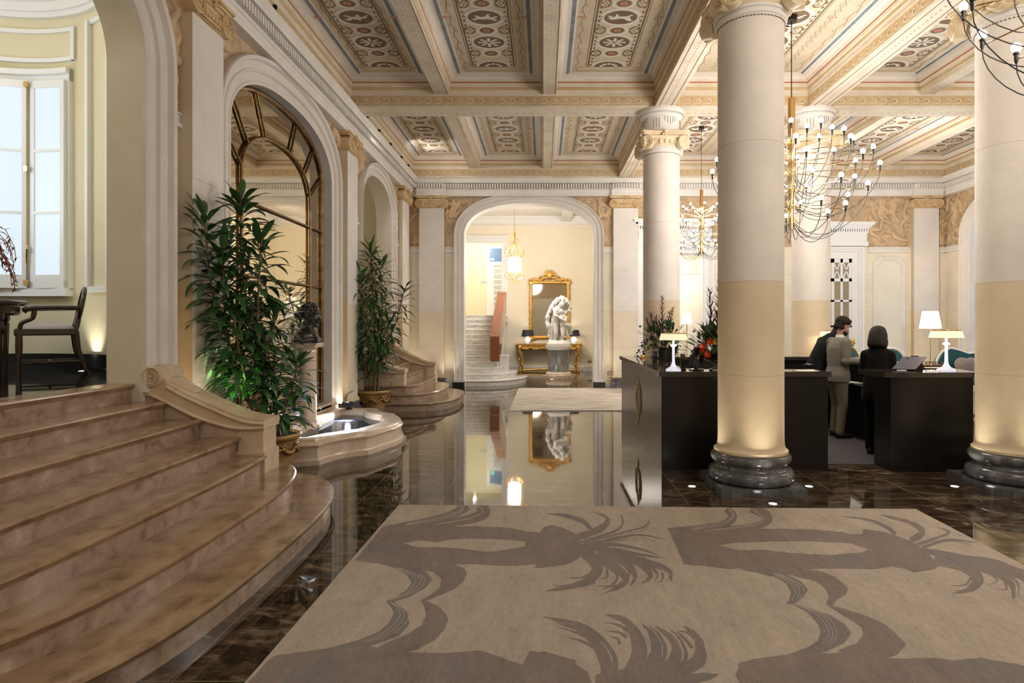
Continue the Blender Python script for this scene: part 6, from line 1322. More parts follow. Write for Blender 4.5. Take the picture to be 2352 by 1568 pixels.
# ================================================================== FLOWERS
def leaf_blade(mb, p, d, up, L, w, bend=.5, m=0, n=5, fold=.25):
    d = Vector(d).normalized(); up = Vector(up); s = d.cross(up)
    s = s.normalized() if s.length > 1e-4 else Vector((1,0,0)); u = s.cross(d).normalized()
    V = []; p = Vector(p)
    for i in range(n+1):
        t = i/n; a = bend*t
        c = p + d*(L*t*math.cos(a*.7)) - Vector((0,0,1))*(L*.5*bend*t*t) 
        ww = w*(math.sin(PI*min(1,.06+t*.94))**.8)*(1-.35*t)
        V += [c - s*ww + u*ww*fold, c, c + s*ww + u*ww*fold]
    F = []
    for i in range(n):
        F += [(3*i,3*i+1,3*i+4,3*i+3),(3*i+1,3*i+2,3*i+5,3*i+4)]
    mb.add(V, F, m)
def bouquet(loc, seed, label, W_, H, tall, heads, drape, bowl):
    r = random.Random(seed); x, y, z = loc
    t = thing('flower_arrangement', label, 'flowers', (x,y,z), 'exotic flower arrangements on the desk')
    b = MB()
    if bowl:
        b.lathe([(.0,0),(.075,0),(.07,.012),(.03,.03),(.022,.06),(.03,.085),(.06,.10),(.12,.14),(.165,.20),(.160,.205),(.11,.15),(.05,.115),(0,.11)], loc, 24, cap=False); zb = z+.17
        m = plain('cut_glass', (.75,.78,.82), .06, 0, .8); m = clear('cut_glass_clear', (.80,.84,.88), .05, 1.9)
        b.build('crystal_bowl', m, t, smooth=25)
    else:
        b.lathe([(0,0),(.06,0),(.075,.06),(.065,.13),(.075,.15),(.07,.15),(.05,.12),(0,.11)], loc, 24, cap=False); zb = z+.13
        b.build('vase', M['black'], t, smooth=40)
    b = MB()
    for i in range(330):                            # body of leaves
        a, e = r.uniform(0,2*PI), r.uniform(-.55,1.35); R = r.uniform(.35,1)
        p = Vector((x+.5*W_*R*math.cos(a)*math.cos(e), y+.38*W_*R*math.sin(a)*math.cos(e), zb+.06+H*.42*R*math.sin(e)+.02))
        d = (p-Vector((x,y,zb-.05))).normalized()+Vector((r.uniform(-.4,.4),r.uniform(-.4,.4),r.uniform(-.3,.4)))
        leaf_blade(b, p, d, (0,0,1), r.uniform(.07,.15), r.uniform(.018,.034), r.uniform(.1,.7), 0 if r.random() < .6 else 1)
    for (dx,dy,hz,l) in drape:                      # trailing eucalyptus
        for k in range(int(l/.035)):
            f = k*.035/l
            p = Vector((x+dx*(.55+.45*f), y+dy*(.55+.45*f), zb+.02+hz*(1-f)-l*f*f*.75))
            for q in range(2): leaf_blade(b, p, (r.uniform(-1,1),r.uniform(-1,1),r.uniform(-.6,.2)), (0,0,1), .06, .026, .3, 1)
    b.build('foliage', [M['leaf'], M['leaf2']], t, smooth=60, fix=False)
    b = MB()
    for (dx,dy,h,n) in tall:                        # tall feathery burgundy stems
        top = Vector((x+dx,y+dy,z+h)); base = Vector((x+dx*.3,y+dy*.3,zb))
        b.tube([base, base.lerp(top,.5)+Vector((dx*.1,0,0)), top], [.006,.005,.002], 5)
        for i in range(n*2):
            f = .42+.58*i/n/2; p = base.lerp(top,f); a = i*2.4
            leaf_blade(b, p, (math.cos(a),math.sin(a)*.6,.75), (0,0,1), .15*(1.15-f*.75), .009, -.25, 0, 4, .1)
    b.build('tall_stems', M['fburg'], t, smooth=60, fix=False)
    for nm, mk, pts, rr in heads:
        for (dx,dy,dz) in pts:
            b = MB(); c = Vector((x+dx,y+dy,zb+dz)); b.sphere(c, rr*.6, 10, 8)
            for i in range(46):
                a = i*2.4; e = math.asin(-.6+1.6*i/46)
                d = Vector((math.cos(a)*math.cos(e), math.sin(a)*math.cos(e), math.sin(e)))
                leaf_blade(b, c+d*rr*.45, d, (0,0,1), rr*.65, rr*.13, -.2, 0, 3)
            b.build(nm, M[mk], t, smooth=60, fix=False)
bouquet((1.96,10.18,ZT), 21, 'dark flower arrangement with pink proteas at the left of the desk', .80, .85,
    [(-.02,-.05,.98,26),(.17,.0,.80,20),(-.20,.03,.72,22),(-.13,-.08,.66,20),(-.27,0,.62,18),(.13,.05,.74,16)],
    [('protea','fpink',[(-.16,-.16,.21),(.0,-.16,.28),(-.10,-.2,.06)],.055),('thistle','blackbronze',[(-.38,-.05,.36),(.50,-.05,.28)],.028)],
    [(-.42,-.1,.16,.45),(-.46,.05,.14,.36),(-.20,-.2,.12,.34),(.28,-.15,.1,.42),(-.36,-.15,.05,.22)], False)
bouquet((1.95,7.02,ZT), 22, 'bright flower arrangement with red and yellow blooms in a crystal bowl', .62, .62,
    [(-.07,0,.92,22),(.06,.03,1.06,34),(.10,-.03,.90,28),(.02,.0,.66,18)],
    [('red_protea','fred',[(-.165,-.1,.10),(-.10,-.13,.155),(-.13,-.14,.01),(-.17,-.05,.05)],.052),('yellow_pincushion','fyellow',[(-.05,-.16,.15),(.0,-.14,.26)],.048),('white_orchid','fwhite',[(-.26,0,.02),(-.2,.0,-.03)],.03)],
    [(-.24,-.05,.02,.12),(.2,-.2,.05,.15)], True)

# ================================================================== PEOPLE
def hand(mb, wrist, d, palm, s=1.0, curl=.6, thumb=1):
    d = Vector(d).normalized(); n = Vector(palm).normalized(); side = d.cross(n).normalized(); w = Vector(wrist)
    mb.sphere(w+d*.045, .04*s, 12, 8, 0, (1,1,1)); 
    mb.tube([w, w+d*.04*s, w+d*.085*s], [.026*s,.034*s,.036*s], 10)
    for i, (o, L) in enumerate(((-.030,.068),(-.010,.078),(.010,.074),(.029,.058))):
        p = w + d*.085*s + side*o*s; pts = [p]; dd = d.copy()
        for k in range(3):
            dd = (Matrix.Rotation(curl*.5, 3, side) @ dd) if n.dot(Matrix.Rotation(curl*.5,3,side) @ dd - dd) > 0 else (Matrix.Rotation(-curl*.5,3,side) @ dd)
            p = p + dd*L*s*(.42,.33,.25)[k]; pts.append(p)
        mb.tube(pts, [.0095*s,.009*s,.0085*s,.007*s], 8)
    p = w + d*.03*s - side*.030*s*thumb
    mb.tube([p, p + (d*.5-side*thumb*.8)*.035*s, p + (d*.9-side*thumb*.75+n*.4)*.062*s], [.012*s,.0105*s,.0085*s], 8)
def loft(mb, secs, n=24, m=0):
    mb.rings([[(cx+rx*math.cos(2*PI*i/n), cy+ry*math.sin(2*PI*i/n), z) for i in range(n)] for cx,cy,z,rx,ry in secs], True, True, True, m)
def joint(mb, pts, rs, n=12):
    mb.tube(pts, rs, n)
    for p, r in zip(pts, rs): mb.sphere(p, r, 12, 8)
def person(loc, rz, label, sp):
    t = thing('person', label, 'person', (0,0,0)); lean = sp.get('lean', .02)
    L = lambda z: lean*max(0, z-.9)/.55                         # forward lean grows above the hips
    H = Vector(sp['head'])
    bd = MB()
    T = head(bd, H, sp.get('yaw',0), sp.get('pitch',.35), 1.0)
    bd.tube([(L(1.40),0,1.40),(L(1.47),0,1.47),tuple(H+Vector((-.02,0,-.06)))], [.062,.056,.055], 14)
    loft(bd, [(0,0,.86,.10,.14),(0,0,.98,.10,.145),(L(1.1),0,1.1,.09,.13),(L(1.28),0,1.28,.105,.165),(L(1.40),0,1.40,.085,.16),(L(1.45),0,1.45,.05,.07)])
    for side, P in sp['arms'].items(): joint(bd, P, [.048,.040,.028]); 
    for side, P in sp['legs'].items(): joint(bd, P, [.075,.055,.038])
    for side, (w, d, n_, c, th) in sp['hands'].items(): hand(bd, w, d, n_, 1.0, c, th)
    remesh(bd.build('body', M['skin'], t), .0065, 2)
    j = MB(); h0 = sp.get('hem', .80); sw = sp.get('sw', 1)
    loft(j, [(.0,0,h0,.165,.20),(0,0,h0+.10,.165,.205),(L(1.04),0,1.04,.135,.175),(L(1.18),0,1.18,.145,.20*sw),(L(1.32),0,1.32,.145,.22*sw),(L(1.40),0,1.40,.115,.205*sw),(L(1.44),0,1.445,.09,.135*sw),(L(1.47)-.01,0,1.475,.065,.075)])
    for side, P in sp['arms'].items():
        a, e, w = [Vector(p) for p in P]; joint(j, [a, a.lerp(e,.5), e, e.lerp(w,.6), e.lerp(w,.93)], [k*(.9 if sw < 1 else 1) for k in (.076,.066,.058,.050,.046)])
    remesh(j.build('jacket', sp['jacket'], t), .010, 5)
    q = MB()
    loft(q, [(0,0,.78,.12,.165),(0,0,.92,.13,.17),(0,0,1.0,.12,.155)])
    for side, P in sp['legs'].items():
        a, k, f = [Vector(p) for p in P]; joint(q, [a, a.lerp(k,.5), k, k.lerp(f,.5), f+Vector((0,0,.0))], [.105,.088,.072,.066,.064])
    remesh(q.build('trousers', sp['trousers'], t), .010, 4)
    for side, P in sp['legs'].items():
        f = Vector(P[2]); b = MB(); b.sphere((f.x+.07,f.y,.038), .055, 14, 8, 0, (2.3,.85,.68)); b.sphere((f.x-.02,f.y,.055), .052, 12, 8, 0, (1,.85,1)); b.box(f.x-.06,f.x+.18,f.y-.035,f.y+.035,.0,.016); b.build('shoe', M['black'], t)
    hm = MB(); sp['hair'](hm, T); remesh(hm.build('hair', sp['hairmat'], t), .009, 7)
    if sp.get('beard'):
        b = MB()
        for i in range(15):
            a = -1.25+2.5*i/14
            p = T((.012+.066*math.cos(a), .070*math.sin(a), -.082-.022*math.cos(a))); b.sphere(p, .024, 8, 6)
        for dx, dz in ((.075,-.105),(.062,-.12),(.085,-.085)): b.sphere(T((dx,0,dz)), .026, 10, 8)
        for s in (-1,1): b.sphere(T((.09,s*.018,-.056)), .010, 8, 6, 0, (.8,1.6,.6))
        remesh(b.build('beard', M['hair'], t), .007, 2)
        b = MB(); c = Vector((L(1.47)-.005,0,1.485)); b.lathe([(.066,-.025),(.064,.0),(.060,.028),(.056,.028),(.058,-.025)], c, 24, cap=False); b.build('shirt_collar', M['shirt'], t)
    t.location = loc; t.rotation_euler = (0,0,rz); t.scale = (sp.get('s',1),)*3
    return t
def short_hair(mb, T):
    for i in range(60):
        u = i*2.4; e = math.asin(-.05+1.04*i/60) if i < 60 else 0
        p = (-.015+.100*math.cos(e)*math.cos(u), .082*math.cos(e)*math.sin(u), .045+.092*math.sin(e))
        if p[0] > .055 and p[2] < .085: continue
        mb.sphere(T(p), .024, 8, 6)
    for i in range(22):
        a = PI*.55+PI*.9*i/21
        for z in (.03,-.01,-.045): mb.sphere(T((-.012+.098*math.cos(a), .080*math.sin(a), z)), .020, 8, 6)
    for k in range(5): mb.sphere(T((.062,-.04+.02*k,.105)), .024, 8, 6)
def bob_hair(mb, T):
    n = 28; R = []
    for z, cx, rx, ry in ((.150,-.02,.02,.02),(.143,-.02,.055,.05),(.125,-.022,.088,.080),(.09,-.03,.108,.100),(.04,-.045,.112,.112),(-.02,-.055,.112,.118),(-.08,-.06,.112,.124),(-.13,-.06,.110,.124),(-.165,-.058,.098,.112),(-.172,-.055,.05,.06)):
        R.append([T((cx+rx*math.cos(2*PI*i/n)+.004*math.sin(i*3.1), ry*math.sin(2*PI*i/n)*(1+.02*math.sin(i*2.3)), z)) for i in range(n)])
    mb.rings(R)
    for s in (-1,1): mb.sphere(T((.035,s*.085,.02)), .045, 10, 8, 0, (1,.6,1.6)); mb.sphere(T((.03,s*.095,-.07)), .045, 10, 8, 0, (1,.6,1.6))
man = dict(head=(.085,0,1.635), pitch=.42, yaw=-.05, lean=.05, jacket=M['suit'], trousers=M['trouser'], hair=short_hair, hairmat=M['hair'], beard=True, hem=.82, s=.965,
    arms={'r':[(.02,-.185,1.40),(-.02,-.235,1.13),(.25,-.19,1.13)], 'l':[(.03,.185,1.40),(.04,.24,1.13),(.29,.10,1.12)]},
    hands={'r':((.24,-.19,1.13),(1,.12,.05),(0,.5,-1),.9,-1), 'l':((.28,.105,1.12),(1,-.15,.05),(0,-.4,-1),.9,1)},
    legs={'r':[(0,-.085,.88),(.02,-.10,.48),(-.03,-.11,.09)], 'l':[(0,.085,.88),(.05,.10,.48),(.02,.11,.09)]})
person((4.20,8.86,.008), .12, 'bearded man in a grey green suit standing inside the desk reading papers', man)
t = thing('paper_sheets', 'white folded papers held by the man in the grey suit', 'papers', (4.55,8.75,1.12))
mb = MB(); Rm = Matrix.Rotation(.5,3,'Y'); 
mb.cbox((4.56,8.80,1.16), (.105,.075,.001), Rm @ Matrix.Rotation(.25,3,'X')); mb.cbox((4.60,8.70,1.15), (.10,.075,.001), Rm @ Matrix.Rotation(-.35,3,'X'))
mb.build('sheet', M['paper'], t, smooth=0)
woman = dict(head=(.06,0,1.60), pitch=.30, yaw=.0, lean=.05, jacket=M['blacksuit'], trousers=M['blacksuit'], hair=bob_hair, hairmat=M['brownhair'], hem=.72, s=.905, sw=.84,
    arms={'r':[(.02,-.150,1.355),(.06,-.190,1.10),(.24,-.15,1.02)], 'l':[(.02,.150,1.355),(.05,.190,1.10),(.24,.12,1.00)]},
    hands={'r':((.235,-.15,1.02),(1,.1,-.2),(0,.2,-1),.6,-1), 'l':((.235,.12,1.0),(1,-.1,-.2),(0,-.2,-1),.6,1)},
    legs={'r':[(0,-.08,.86),(.01,-.085,.47),(-.02,-.09,.09)], 'l':[(0,.08,.86),(.02,.085,.47),(.0,.09,.09)]})
person((4.13,7.66,.008), .95, 'woman in black with a dark bob seen from behind at the right counter', woman)
third = dict(head=(.43,0,1.43), pitch=.7, yaw=.0, lean=.34, jacket=M['blacksuit'], trousers=M['blacksuit'], hair=short_hair, hairmat=M['hair'], hem=.76, s=1.0,
    arms={'r':[(.26,-.19,1.34),(.16,-.25,1.06),(.36,-.20,.96)], 'l':[(.28,.19,1.34),(.22,.25,1.08),(.40,.14,.98)]},
    hands={'r':((.35,-.20,.96),(1,.1,-.35),(0,.2,-1),.6,-1), 'l':((.39,.14,.98),(1,-.1,-.3),(0,-.2,-1),.6,1)},
    legs={'r':[(0,-.085,.87),(-.02,-.10,.48),(-.08,-.11,.09)], 'l':[(0,.085,.87),(.03,.10,.48),(.0,.11,.09)]})
person((4.10,9.45,.008), .15, 'person in a black suit bending forward, mostly hidden behind the man in grey', third)
# ================================================================== POTTED PLANTS
def pot(t, x, y):
    b = MB(); b.lathe([(.0,0),(.185,0),(.195,.02),(.20,.05),(.235,.20),(.265,.34),(.285,.345),(.305,.365),(.31,.39),(.30,.41),(.285,.415),(.265,.41),(.25,.385),(.0,.385)], (x,y,0), 48, cap=False); b.build('pot', M['pot'], t, smooth=40)
    b = MB(); r = random.Random(5)
    for k in range(8):                              # garland of fruit and ribbons round the pot
        a0 = 2*PI*k/8
        for i in range(9):
            f = i/8; a = a0+f*2*PI/8; z = .285-.075*math.sin(PI*f); R = .205+.2*z+.008
            b.sphere((x+R*math.cos(a), y+R*math.sin(a), z), .020+.012*math.sin(PI*f), 8, 6)
        R = .268
        for dx, dz in ((0,0),(.02,.012),(-.02,.012),(.012,-.025),(-.012,-.03)): b.sphere((x+R*math.cos(a0+dx*3), y+R*math.sin(a0+dx*3), .29+dz), .020, 8, 6)
    b.build('garland', M['garland'], t, smooth=60)
    b = MB(); b.lathe([(.0,.392),(.255,.392)], (x,y,0), 24, cap=False); b.build('soil', M['soil'], t, smooth=0)
def dracaena(x, y, seed, label, canes, L0, W0, zlow):
    r = random.Random(seed); t = thing('potted_dracaena', label, 'plant', (x,y,0), 'tall dracaenas in gilded pots'); pot(t, x, y)
    st = MB(); lf = MB()
    for ci, (bx, by, pts, n) in enumerate(canes):
        P = catmull([Vector((x+bx,y+by,.38))]+[Vector(p) for p in pts], 10)
        st.tube(P, [lerp(.017,.008,i/(len(P)-1)) for i in range(len(P))], 7)
        tot = len(P)-1
        n = int(n*1.3)
        for i in range(n):
            f = (i/n)**.75; f = zlow+(1-zlow)*f
            k = min(tot-1, int(f*tot)); p = P[k].lerp(P[k+1], f*tot-k)
            a = i*2.399+ci; top = max(0,(f-.80)/.20)
            el = lerp(r.uniform(-.15,.45), r.uniform(.6,1.35), top**1.5)
            d = Vector((math.cos(a)*math.cos(el), math.sin(a)*math.cos(el), math.sin(el)))
            L = L0*r.uniform(.75,1.15); pet = L*.18
            d2 = (d+Vector((0,0,.25))).normalized(); q = p+d2*pet
            # keep leaves off the wall behind
            tip = q+d*L*.8
            if tip.x < XW+.06:
                d.x += (XW+.08-tip.x)/(L*.8); d.normalize()
                if q.x < XW+.08: q.x = XW+.08
            st.tube([p, p.lerp(q,.5)+Vector((0,0,.008)), q], .004, 4)
            leaf_blade(lf, q, d, (0,0,1), L*.82, W0*r.uniform(.8,1.2), r.uniform(.5,1.25)*(1-.5*top), 0, 6, .3)
    st.build('canes', M['stem'], t, smooth=60); lf.build('foliage', M['leaf'], t, smooth=60, fix=False)
dracaena(-3.0, 6.85, 31, 'tall dark green dracaena in a gilded pot beside the wide staircase', [
    (.02,-.05,[(-3.06,6.55,1.3),(-3.08,6.35,2.2),(-3.05,6.25,2.82)],90),
    (-.06,-.08,[(-3.15,6.35,1.2),(-3.22,6.05,1.9),(-3.20,5.85,2.62)],80),
    (.05,-.10,[(-2.95,6.45,1.1),(-2.88,6.25,1.7),(-2.80,6.15,2.45)],70),
    (.0,-.1,[(-3.08,6.3,1.0),(-3.12,6.1,1.6),(-3.10,6.0,2.25)],70),
    (.08,.0,[(-2.88,6.6,.9),(-2.82,6.5,1.2),(-2.80,6.45,1.72)],56),
    (.10,.0,[(-2.80,6.72,.7),(-2.70,6.65,.9),(-2.62,6.6,1.18)],40),
    (.04,-.1,[(-2.95,6.35,.8),(-2.98,6.15,1.15),(-3.0,6.0,1.7)],52),
    (.11,-.06,[(-2.82,6.6,.55),(-2.74,6.5,.62),(-2.68,6.42,.72)],18)], .41, .044, .20)
t = thing('plant_stake', 'wooden stake tied into the near dracaena', 'stake', (-2.86,6.55,.39))
mb = MB(); mb.tube([(-2.95,6.76,.39),(-2.93,6.5,1.5)], .012, 8); mb.tube([(-2.88,6.80,.39),(-2.87,6.45,1.35)], .010, 8); mb.tube([(-2.96,6.62,.95),(-2.85,6.6,.95)], .009, 6); mb.build('stake_frame', M['stem'], t, smooth=60)
dracaena(-3.12, 11.45, 37, 'second dracaena in a gilded pot beside the smaller staircase', [
    (.0,-.05,[(-3.10,11.4,1.3),(-3.12,11.35,2.2),(-3.15,11.3,2.95)],110),
    (.05,.0,[(-3.0,11.4,1.2),(-2.95,11.35,1.9),(-2.98,11.3,2.75)],90),
    (-.05,-.05,[(-3.18,11.3,1.1),(-3.25,11.2,1.8),(-3.25,11.1,2.45)],80),
    (.07,-.02,[(-2.95,11.4,1.1),(-2.72,11.35,1.6),(-2.52,11.3,2.28)],60),
    (.03,-.08,[(-3.05,11.25,.9),(-3.05,11.1,1.3),(-3.05,11.05,1.9)],70),
    (-.08,.0,[(-3.25,11.3,.8),(-3.32,11.2,1.0),(-3.36,11.15,1.25)],34),
    (.08,-.06,[(-2.98,11.3,.8),(-2.85,11.25,1.2),(-2.8,11.2,1.65)],46)], .42, .031, .18)

# ================================================================== CHANDELIERS
bulb_m = MB().sphere((0,0,.03), .030, 12, 10, 0, (1,1,1.15)); 
sock_m = MB().lathe([(.0,-.075),(.008,-.075),(.013,-.06),(.013,-.02),(.018,-.015),(.018,.0),(.012,.004),(0,.004)], (0,0,0), 10, cap=False)
TIER = [(4.08,4.20,.50,8),(3.94,4.04,.76,9),(3.80,3.86,.98,9),(3.665,3.67,1.06,9),(3.43,3.40,.92,8),(3.18,3.17,.66,7)]
def chandelier(loc, ztop, s, label, seed):
    """loc.z is the middle of the brass tube"""
    r = random.Random(seed); t = thing('chandelier', label, 'chandelier', (0,0,0), 'brass tube chandeliers with bare bulbs')
    b = MB(); b.tube([(0,0,-.89),(0,0,.89)], .048, 24); b.lathe([(.048,.89),(.03,.90),(0,.90)], (0,0,0), 16, cap=False)
    for z in (.28,.14,-.10,-.34,-.60): b.lathe([(.052,z-.012),(.056,z),(.052,z+.012)], (0,0,0), 24, cap=False)
    b.build('tube', M['brass'], t, smooth=50)
    h = (ztop-loc[2])/s
    b = MB(); b.tube([(0,0,.89),(0,0,h)], .007, 6); b.build('cord', M['cable'], t)
    b = MB(); b.lathe([(0,h-.075),(.07,h-.075),(.075,h-.07),(.075,h),(0,h)], (0,0,0), 24, cap=False); b.build('ceiling_rose', M['black'], t, smooth=40)
    bm_, sm_ = None, None
    for k, (za, zb, R, n) in enumerate(TIER):
        za, zb = za-3.79, zb-3.79
        am = cm = None
        off = r.uniform(0, 6)
        for i in range(n):
            a = off+2*PI*i/n
            if am is None:
                b = MB(); b.tube([(0,0,za),(R*.5,0,lerp(za,zb,.5)-.01),(R-.012,0,zb-.045)], .0055, 6); arm = b.build('arm', M['brass'], t, smooth=60); am = arm.data
                zl = max(-.88, za-.50); sag = min(zl,zb)-.22
                b = MB(); b.tube(bez([(R,0,zb-.07),(R*1.02,0,zb-.32),(R*.55,0,sag-.12),(R*.18,0,sag+.1),(.05,0,zl+.05)], 14), .0042, 5); cab = b.build('cable', M['cable'], t, smooth=60); cm = cab.data
            else:
                arm = bpy.data.objects.new('arm', am); cab = bpy.data.objects.new('cable', cm)
                for o in (arm, cab): C.objects.link(o); o.parent = t
            arm.rotation_euler = (0,0,a); cab.rotation_euler = (0,0,a)
            if bm_ is None:
                bl = bulb_m.build('bulb', M['bulb'], t, smooth=60); bm_ = bl.data; so = sock_m.build('socket', M['black'], bl, smooth=40); sm_ = so.data
            else:
                bl = bpy.data.objects.new('bulb', bm_); C.objects.link(bl); bl.parent = t
                so = bpy.data.objects.new('socket', sm_); C.objects.link(so); so.parent = bl
            bl.location = (R*math.cos(a), R*math.sin(a), zb)
    t.location = loc; t.scale = (s,)*3
    return t
CH = [((3.37,8.42,3.79),1.0,'large chandelier hanging between the big column and the right columns'),
      ((3.34,13.1,3.78),.76,'chandelier hanging behind the big column, the farthest one'),
      ((3.40,3.45,3.92),.95,'chandelier cut off by the top right corner, nearest one')]
for i, (l, s, lb) in enumerate(CH): chandelier(l, 5.795, s, lb, 40+i)

# ---- gilded lantern in the hall
lx, ly = -.86, 18.5
t = thing('hanging_lantern', 'ornate gilded lantern glowing inside the great arch', 'lantern', (lx,ly,2.9))
mb = MB(); mb.lathe([(.19,3.19),(.19,3.62)], (lx,ly,0), 8, a0=PI/8); mb.build('lantern_glass', M['lampglass'], t, smooth=0)
mb = MB()
for i in range(8):
    a = 2*PI*i/8+PI/8
    def q(R, z): return (lx+R*math.cos(a), ly+R*math.sin(a), z)
    mb.tube([q(.2,3.17),q(.2,3.64)], .007, 5)
    mb.tube(catmull([q(.20,3.62),q(.26,3.72),q(.275,3.80),q(.22,3.90),q(.10,3.97),q(.04,4.02)],4), .010, 5)
    mb.tube(catmull([q(.20,3.19),q(.26,3.12),q(.27,3.05),q(.20,2.99),q(.10,2.95),q(.02,2.90)],4), .010, 5)
    for z, R in ((3.72,.275),(3.80,.29),(3.08,.285)):
        mb.sphere(q(R,z), .022, 6, 5)
    for z, R in ((3.86,.25),(3.70,.24),(3.02,.24)): leaf_blade(mb, q(R,z), (math.cos(a),math.sin(a),.6), (0,0,1), .09, .022, .9)
    if i % 2 == 0: mb.tube(catmull([q(.03,4.02),q(.06,4.06),q(.13,4.12),q(.08,4.19),q(.03,4.24),q(.03,4.30),q(.06,4.36)],4), .008, 5)
for z in (3.18,3.63): mb.lathe([(.195,z-.014),(.215,z),(.195,z+.014)], (lx,ly,0), 16, cap=False)
mb.sphere((lx,ly,2.90), .022); mb.tube([(lx,ly,4.0),(lx,ly,4.36)], .018, 6)
mb.build('gilt_frame', M['gold'], t, smooth=60, fix=False)
mb = MB(); z = 4.36; k = 0
while z < 5.38:
    A = Vector((.012,0,0)) if k % 2 else Vector((0,.012,0))
    mb.tube([Vector((lx,ly,z+.02))+A*math.cos(w)+Vector((0,0,.026))*math.sin(w) for w in [j*PI/4 for j in range(9)]], .0035, 4); z += .042; k += 1
mb.build('chain', M['brass'], t, smooth=60)

# ---- gilt console, mirror, lamps, statue
t = thing('console_table', 'carved gilt console table against the hall wall behind the statue', 'table', (.2,21.4,0))
mb = MB(); mb.box(-.95,1.33,21.12,21.68,.93,.975); mb.build('table_top', M['gold'], t, smooth=0)
mb = MB(); mb.box(-.86,1.24,21.18,21.64,.83,.93)
r = random.Random(8)
for i in range(46):
    x = lerp(-.84,1.22,i/45); z = .845-.05*abs(math.sin(i*PI/9)); mb.sphere((x,21.17,z), r.uniform(.028,.045), 8, 6, 0, (1,.6,1))
for i in range(9): mb.tube([(lerp(-.8,1.18,i/8)+.07*math.cos(a)*(1-a/9),21.16,.80+.05*math.sin(a)*(1-a/9)) for a in [j*.7 for j in range(9)]], .010, 5)
mb.build('carved_apron', M['gold'], t, smooth=60)
for sx in (-.78,1.16):
    s = -1 if sx < 0 else 1
    mb = MB(); mb.tube(catmull([(sx,21.22,.90),(sx+s*.05,21.18,.80),(sx+s*.03,21.18,.62),(sx-s*.05,21.24,.42),(sx-s*.05,21.26,.25),(sx+s*.02,21.22,.10),(sx+s*.03,21.20,.01)],5), [.085]*4+[.08,.075,.07,.065,.06,.055,.05,.045,.045,.045,.045,.045,.05,.055,.055,.06]+[.055]*11, 10)
    for i in range(14): mb.sphere((sx+s*.05*math.sin(i*1.1),21.17,.86-.06*i), .030+.012*math.sin(i*2), 8, 6)
    mb.build('leg', M['gold'], t, smooth=60)
mb = MB(); mb.tube([(-.78,21.3,.06),(.2,21.4,.09),(1.16,21.3,.06)], .035, 8); mb.box(-.8,1.18,21.5,21.56,.02,.10); mb.build('stretcher', M['gold'], t, smooth=60)
t = thing('gilt_mirror', 'tall mirror in a carved gilt frame above the console table', 'mirror', (.22,21.66,1.15))
mb = MB(); mb.box(-.40,.84,21.655,21.67,1.22,3.06); mb.build('mirror_glass', M['hallmirror'], t, smooth=0)
mb = MB(); F = [(-.43,1.19),(.87,1.19),(.87,3.09),(-.43,3.09)]
for i in range(4):
    a, b = F[i], F[(i+1)%4]; L = math.hypot(b[0]-a[0],b[1]-a[1]); mb.tube([(a[0],21.645,a[1]),(b[0],21.645,b[1])], .052, 8)
    n = int(L/.065)
    for k in range(n+1):
        x, z = lerp(a[0],b[0],k/n), lerp(a[1],b[1],k/n); o = r.uniform(-.02,.05)
        ox = (-o if i == 3 else o if i == 1 else 0); oz = (-o if i == 0 else o if i == 2 else 0)
        mb.sphere((x+ox,21.63,z+oz), r.uniform(.028,.05), 8, 6, 0, (1,.6,1))
        if k % 3 == 0: mb.tube([(x+ox+.045*math.cos(q)*(1-q/8),21.615,z+oz+.045*math.sin(q)*(1-q/8)) for q in [j*.8 for j in range(8)]], .011, 5)
for (cx, cz) in ((-.42,3.12),(.86,3.12),(-.43,1.2),(.87,1.2)):
    for k in range(8): mb.sphere((cx+.08*math.cos(k*PI/4),21.62,cz+.08*math.sin(k*PI/4)), .042, 8, 6, 0, (1,.6,1))
mb.build('carved_frame', M['gold'], t, smooth=60)
mb = MB()
for k in range(40):                                 # crest
    f = k/39; x = lerp(-.36,.80,f); h = .20*math.exp(-((x-.22)/.28)**2)+.05*(1+math.sin(f*22)); mb.sphere((x,21.62,3.14+h*.5), .05, 8, 6, 0, (1,.55,1)); mb.sphere((x,21.61,3.12+h), .038, 8, 6, 0, (1,.6,1))
for k in range(11):
    a = lerp(.45,PI-.45,k/10); mb.tube([(.22+.10*math.cos(a),21.61,3.32+.08*math.sin(a)),(.22+.26*math.cos(a),21.60,3.30+.25*math.sin(a))], [.035,.008], 6)
for s in (-1,1): mb.tube([(.22+s*(.28+.10*math.cos(q)*(1-q/9)),21.61,3.22+.10*math.sin(q)*(1-q/9)) for q in [j*.7 for j in range(10)]], .022, 6)
mb.sphere((.22,21.6,3.34), .11, 14, 10, 0, (1,.5,1.15))
mb.build('crest', M['gold'], t, smooth=60)
def console_lamp(x, label):
    t = thing('console_lamp', label, 'lamp', (x,21.36,.975), 'black shaded lamps on the gilt console')
    b = MB(); b.lathe([(0,0),(.07,0),(.075,.01),(.03,.03),(.03,.05),(.09,.09),(.11,.14),(.09,.19),(.03,.225),(.03,.25),(0,.25)], (x,21.36,.975), 20, cap=False); b.build('glass_base', M['crystal'], t, smooth=40)
    b = MB(); b.lathe([(.215,.25),(.17,.47)], (x,21.36,.975), 28, cap=False); b.build('lamp_shade', plain('black_lamp_shade', (.03,.028,.035), .7), t, smooth=60)
    b = MB(); b.sphere((x,21.36,1.30), .045, 10, 8); b.build('bulb', emis('console_bulb', (1,.85,.6), 12), t)
console_lamp(-.54, 'black shaded lamp on the gilt console, left of the statue'); console_lamp(1.05, 'black shaded lamp on the gilt console, right of the statue')
mb = MB(); mb.tube(bez([(1.3,21.5,.75),(1.4,21.66,.5),(1.7,21.66,.32),(1.95,21.66,.36)],10), .005, 5)
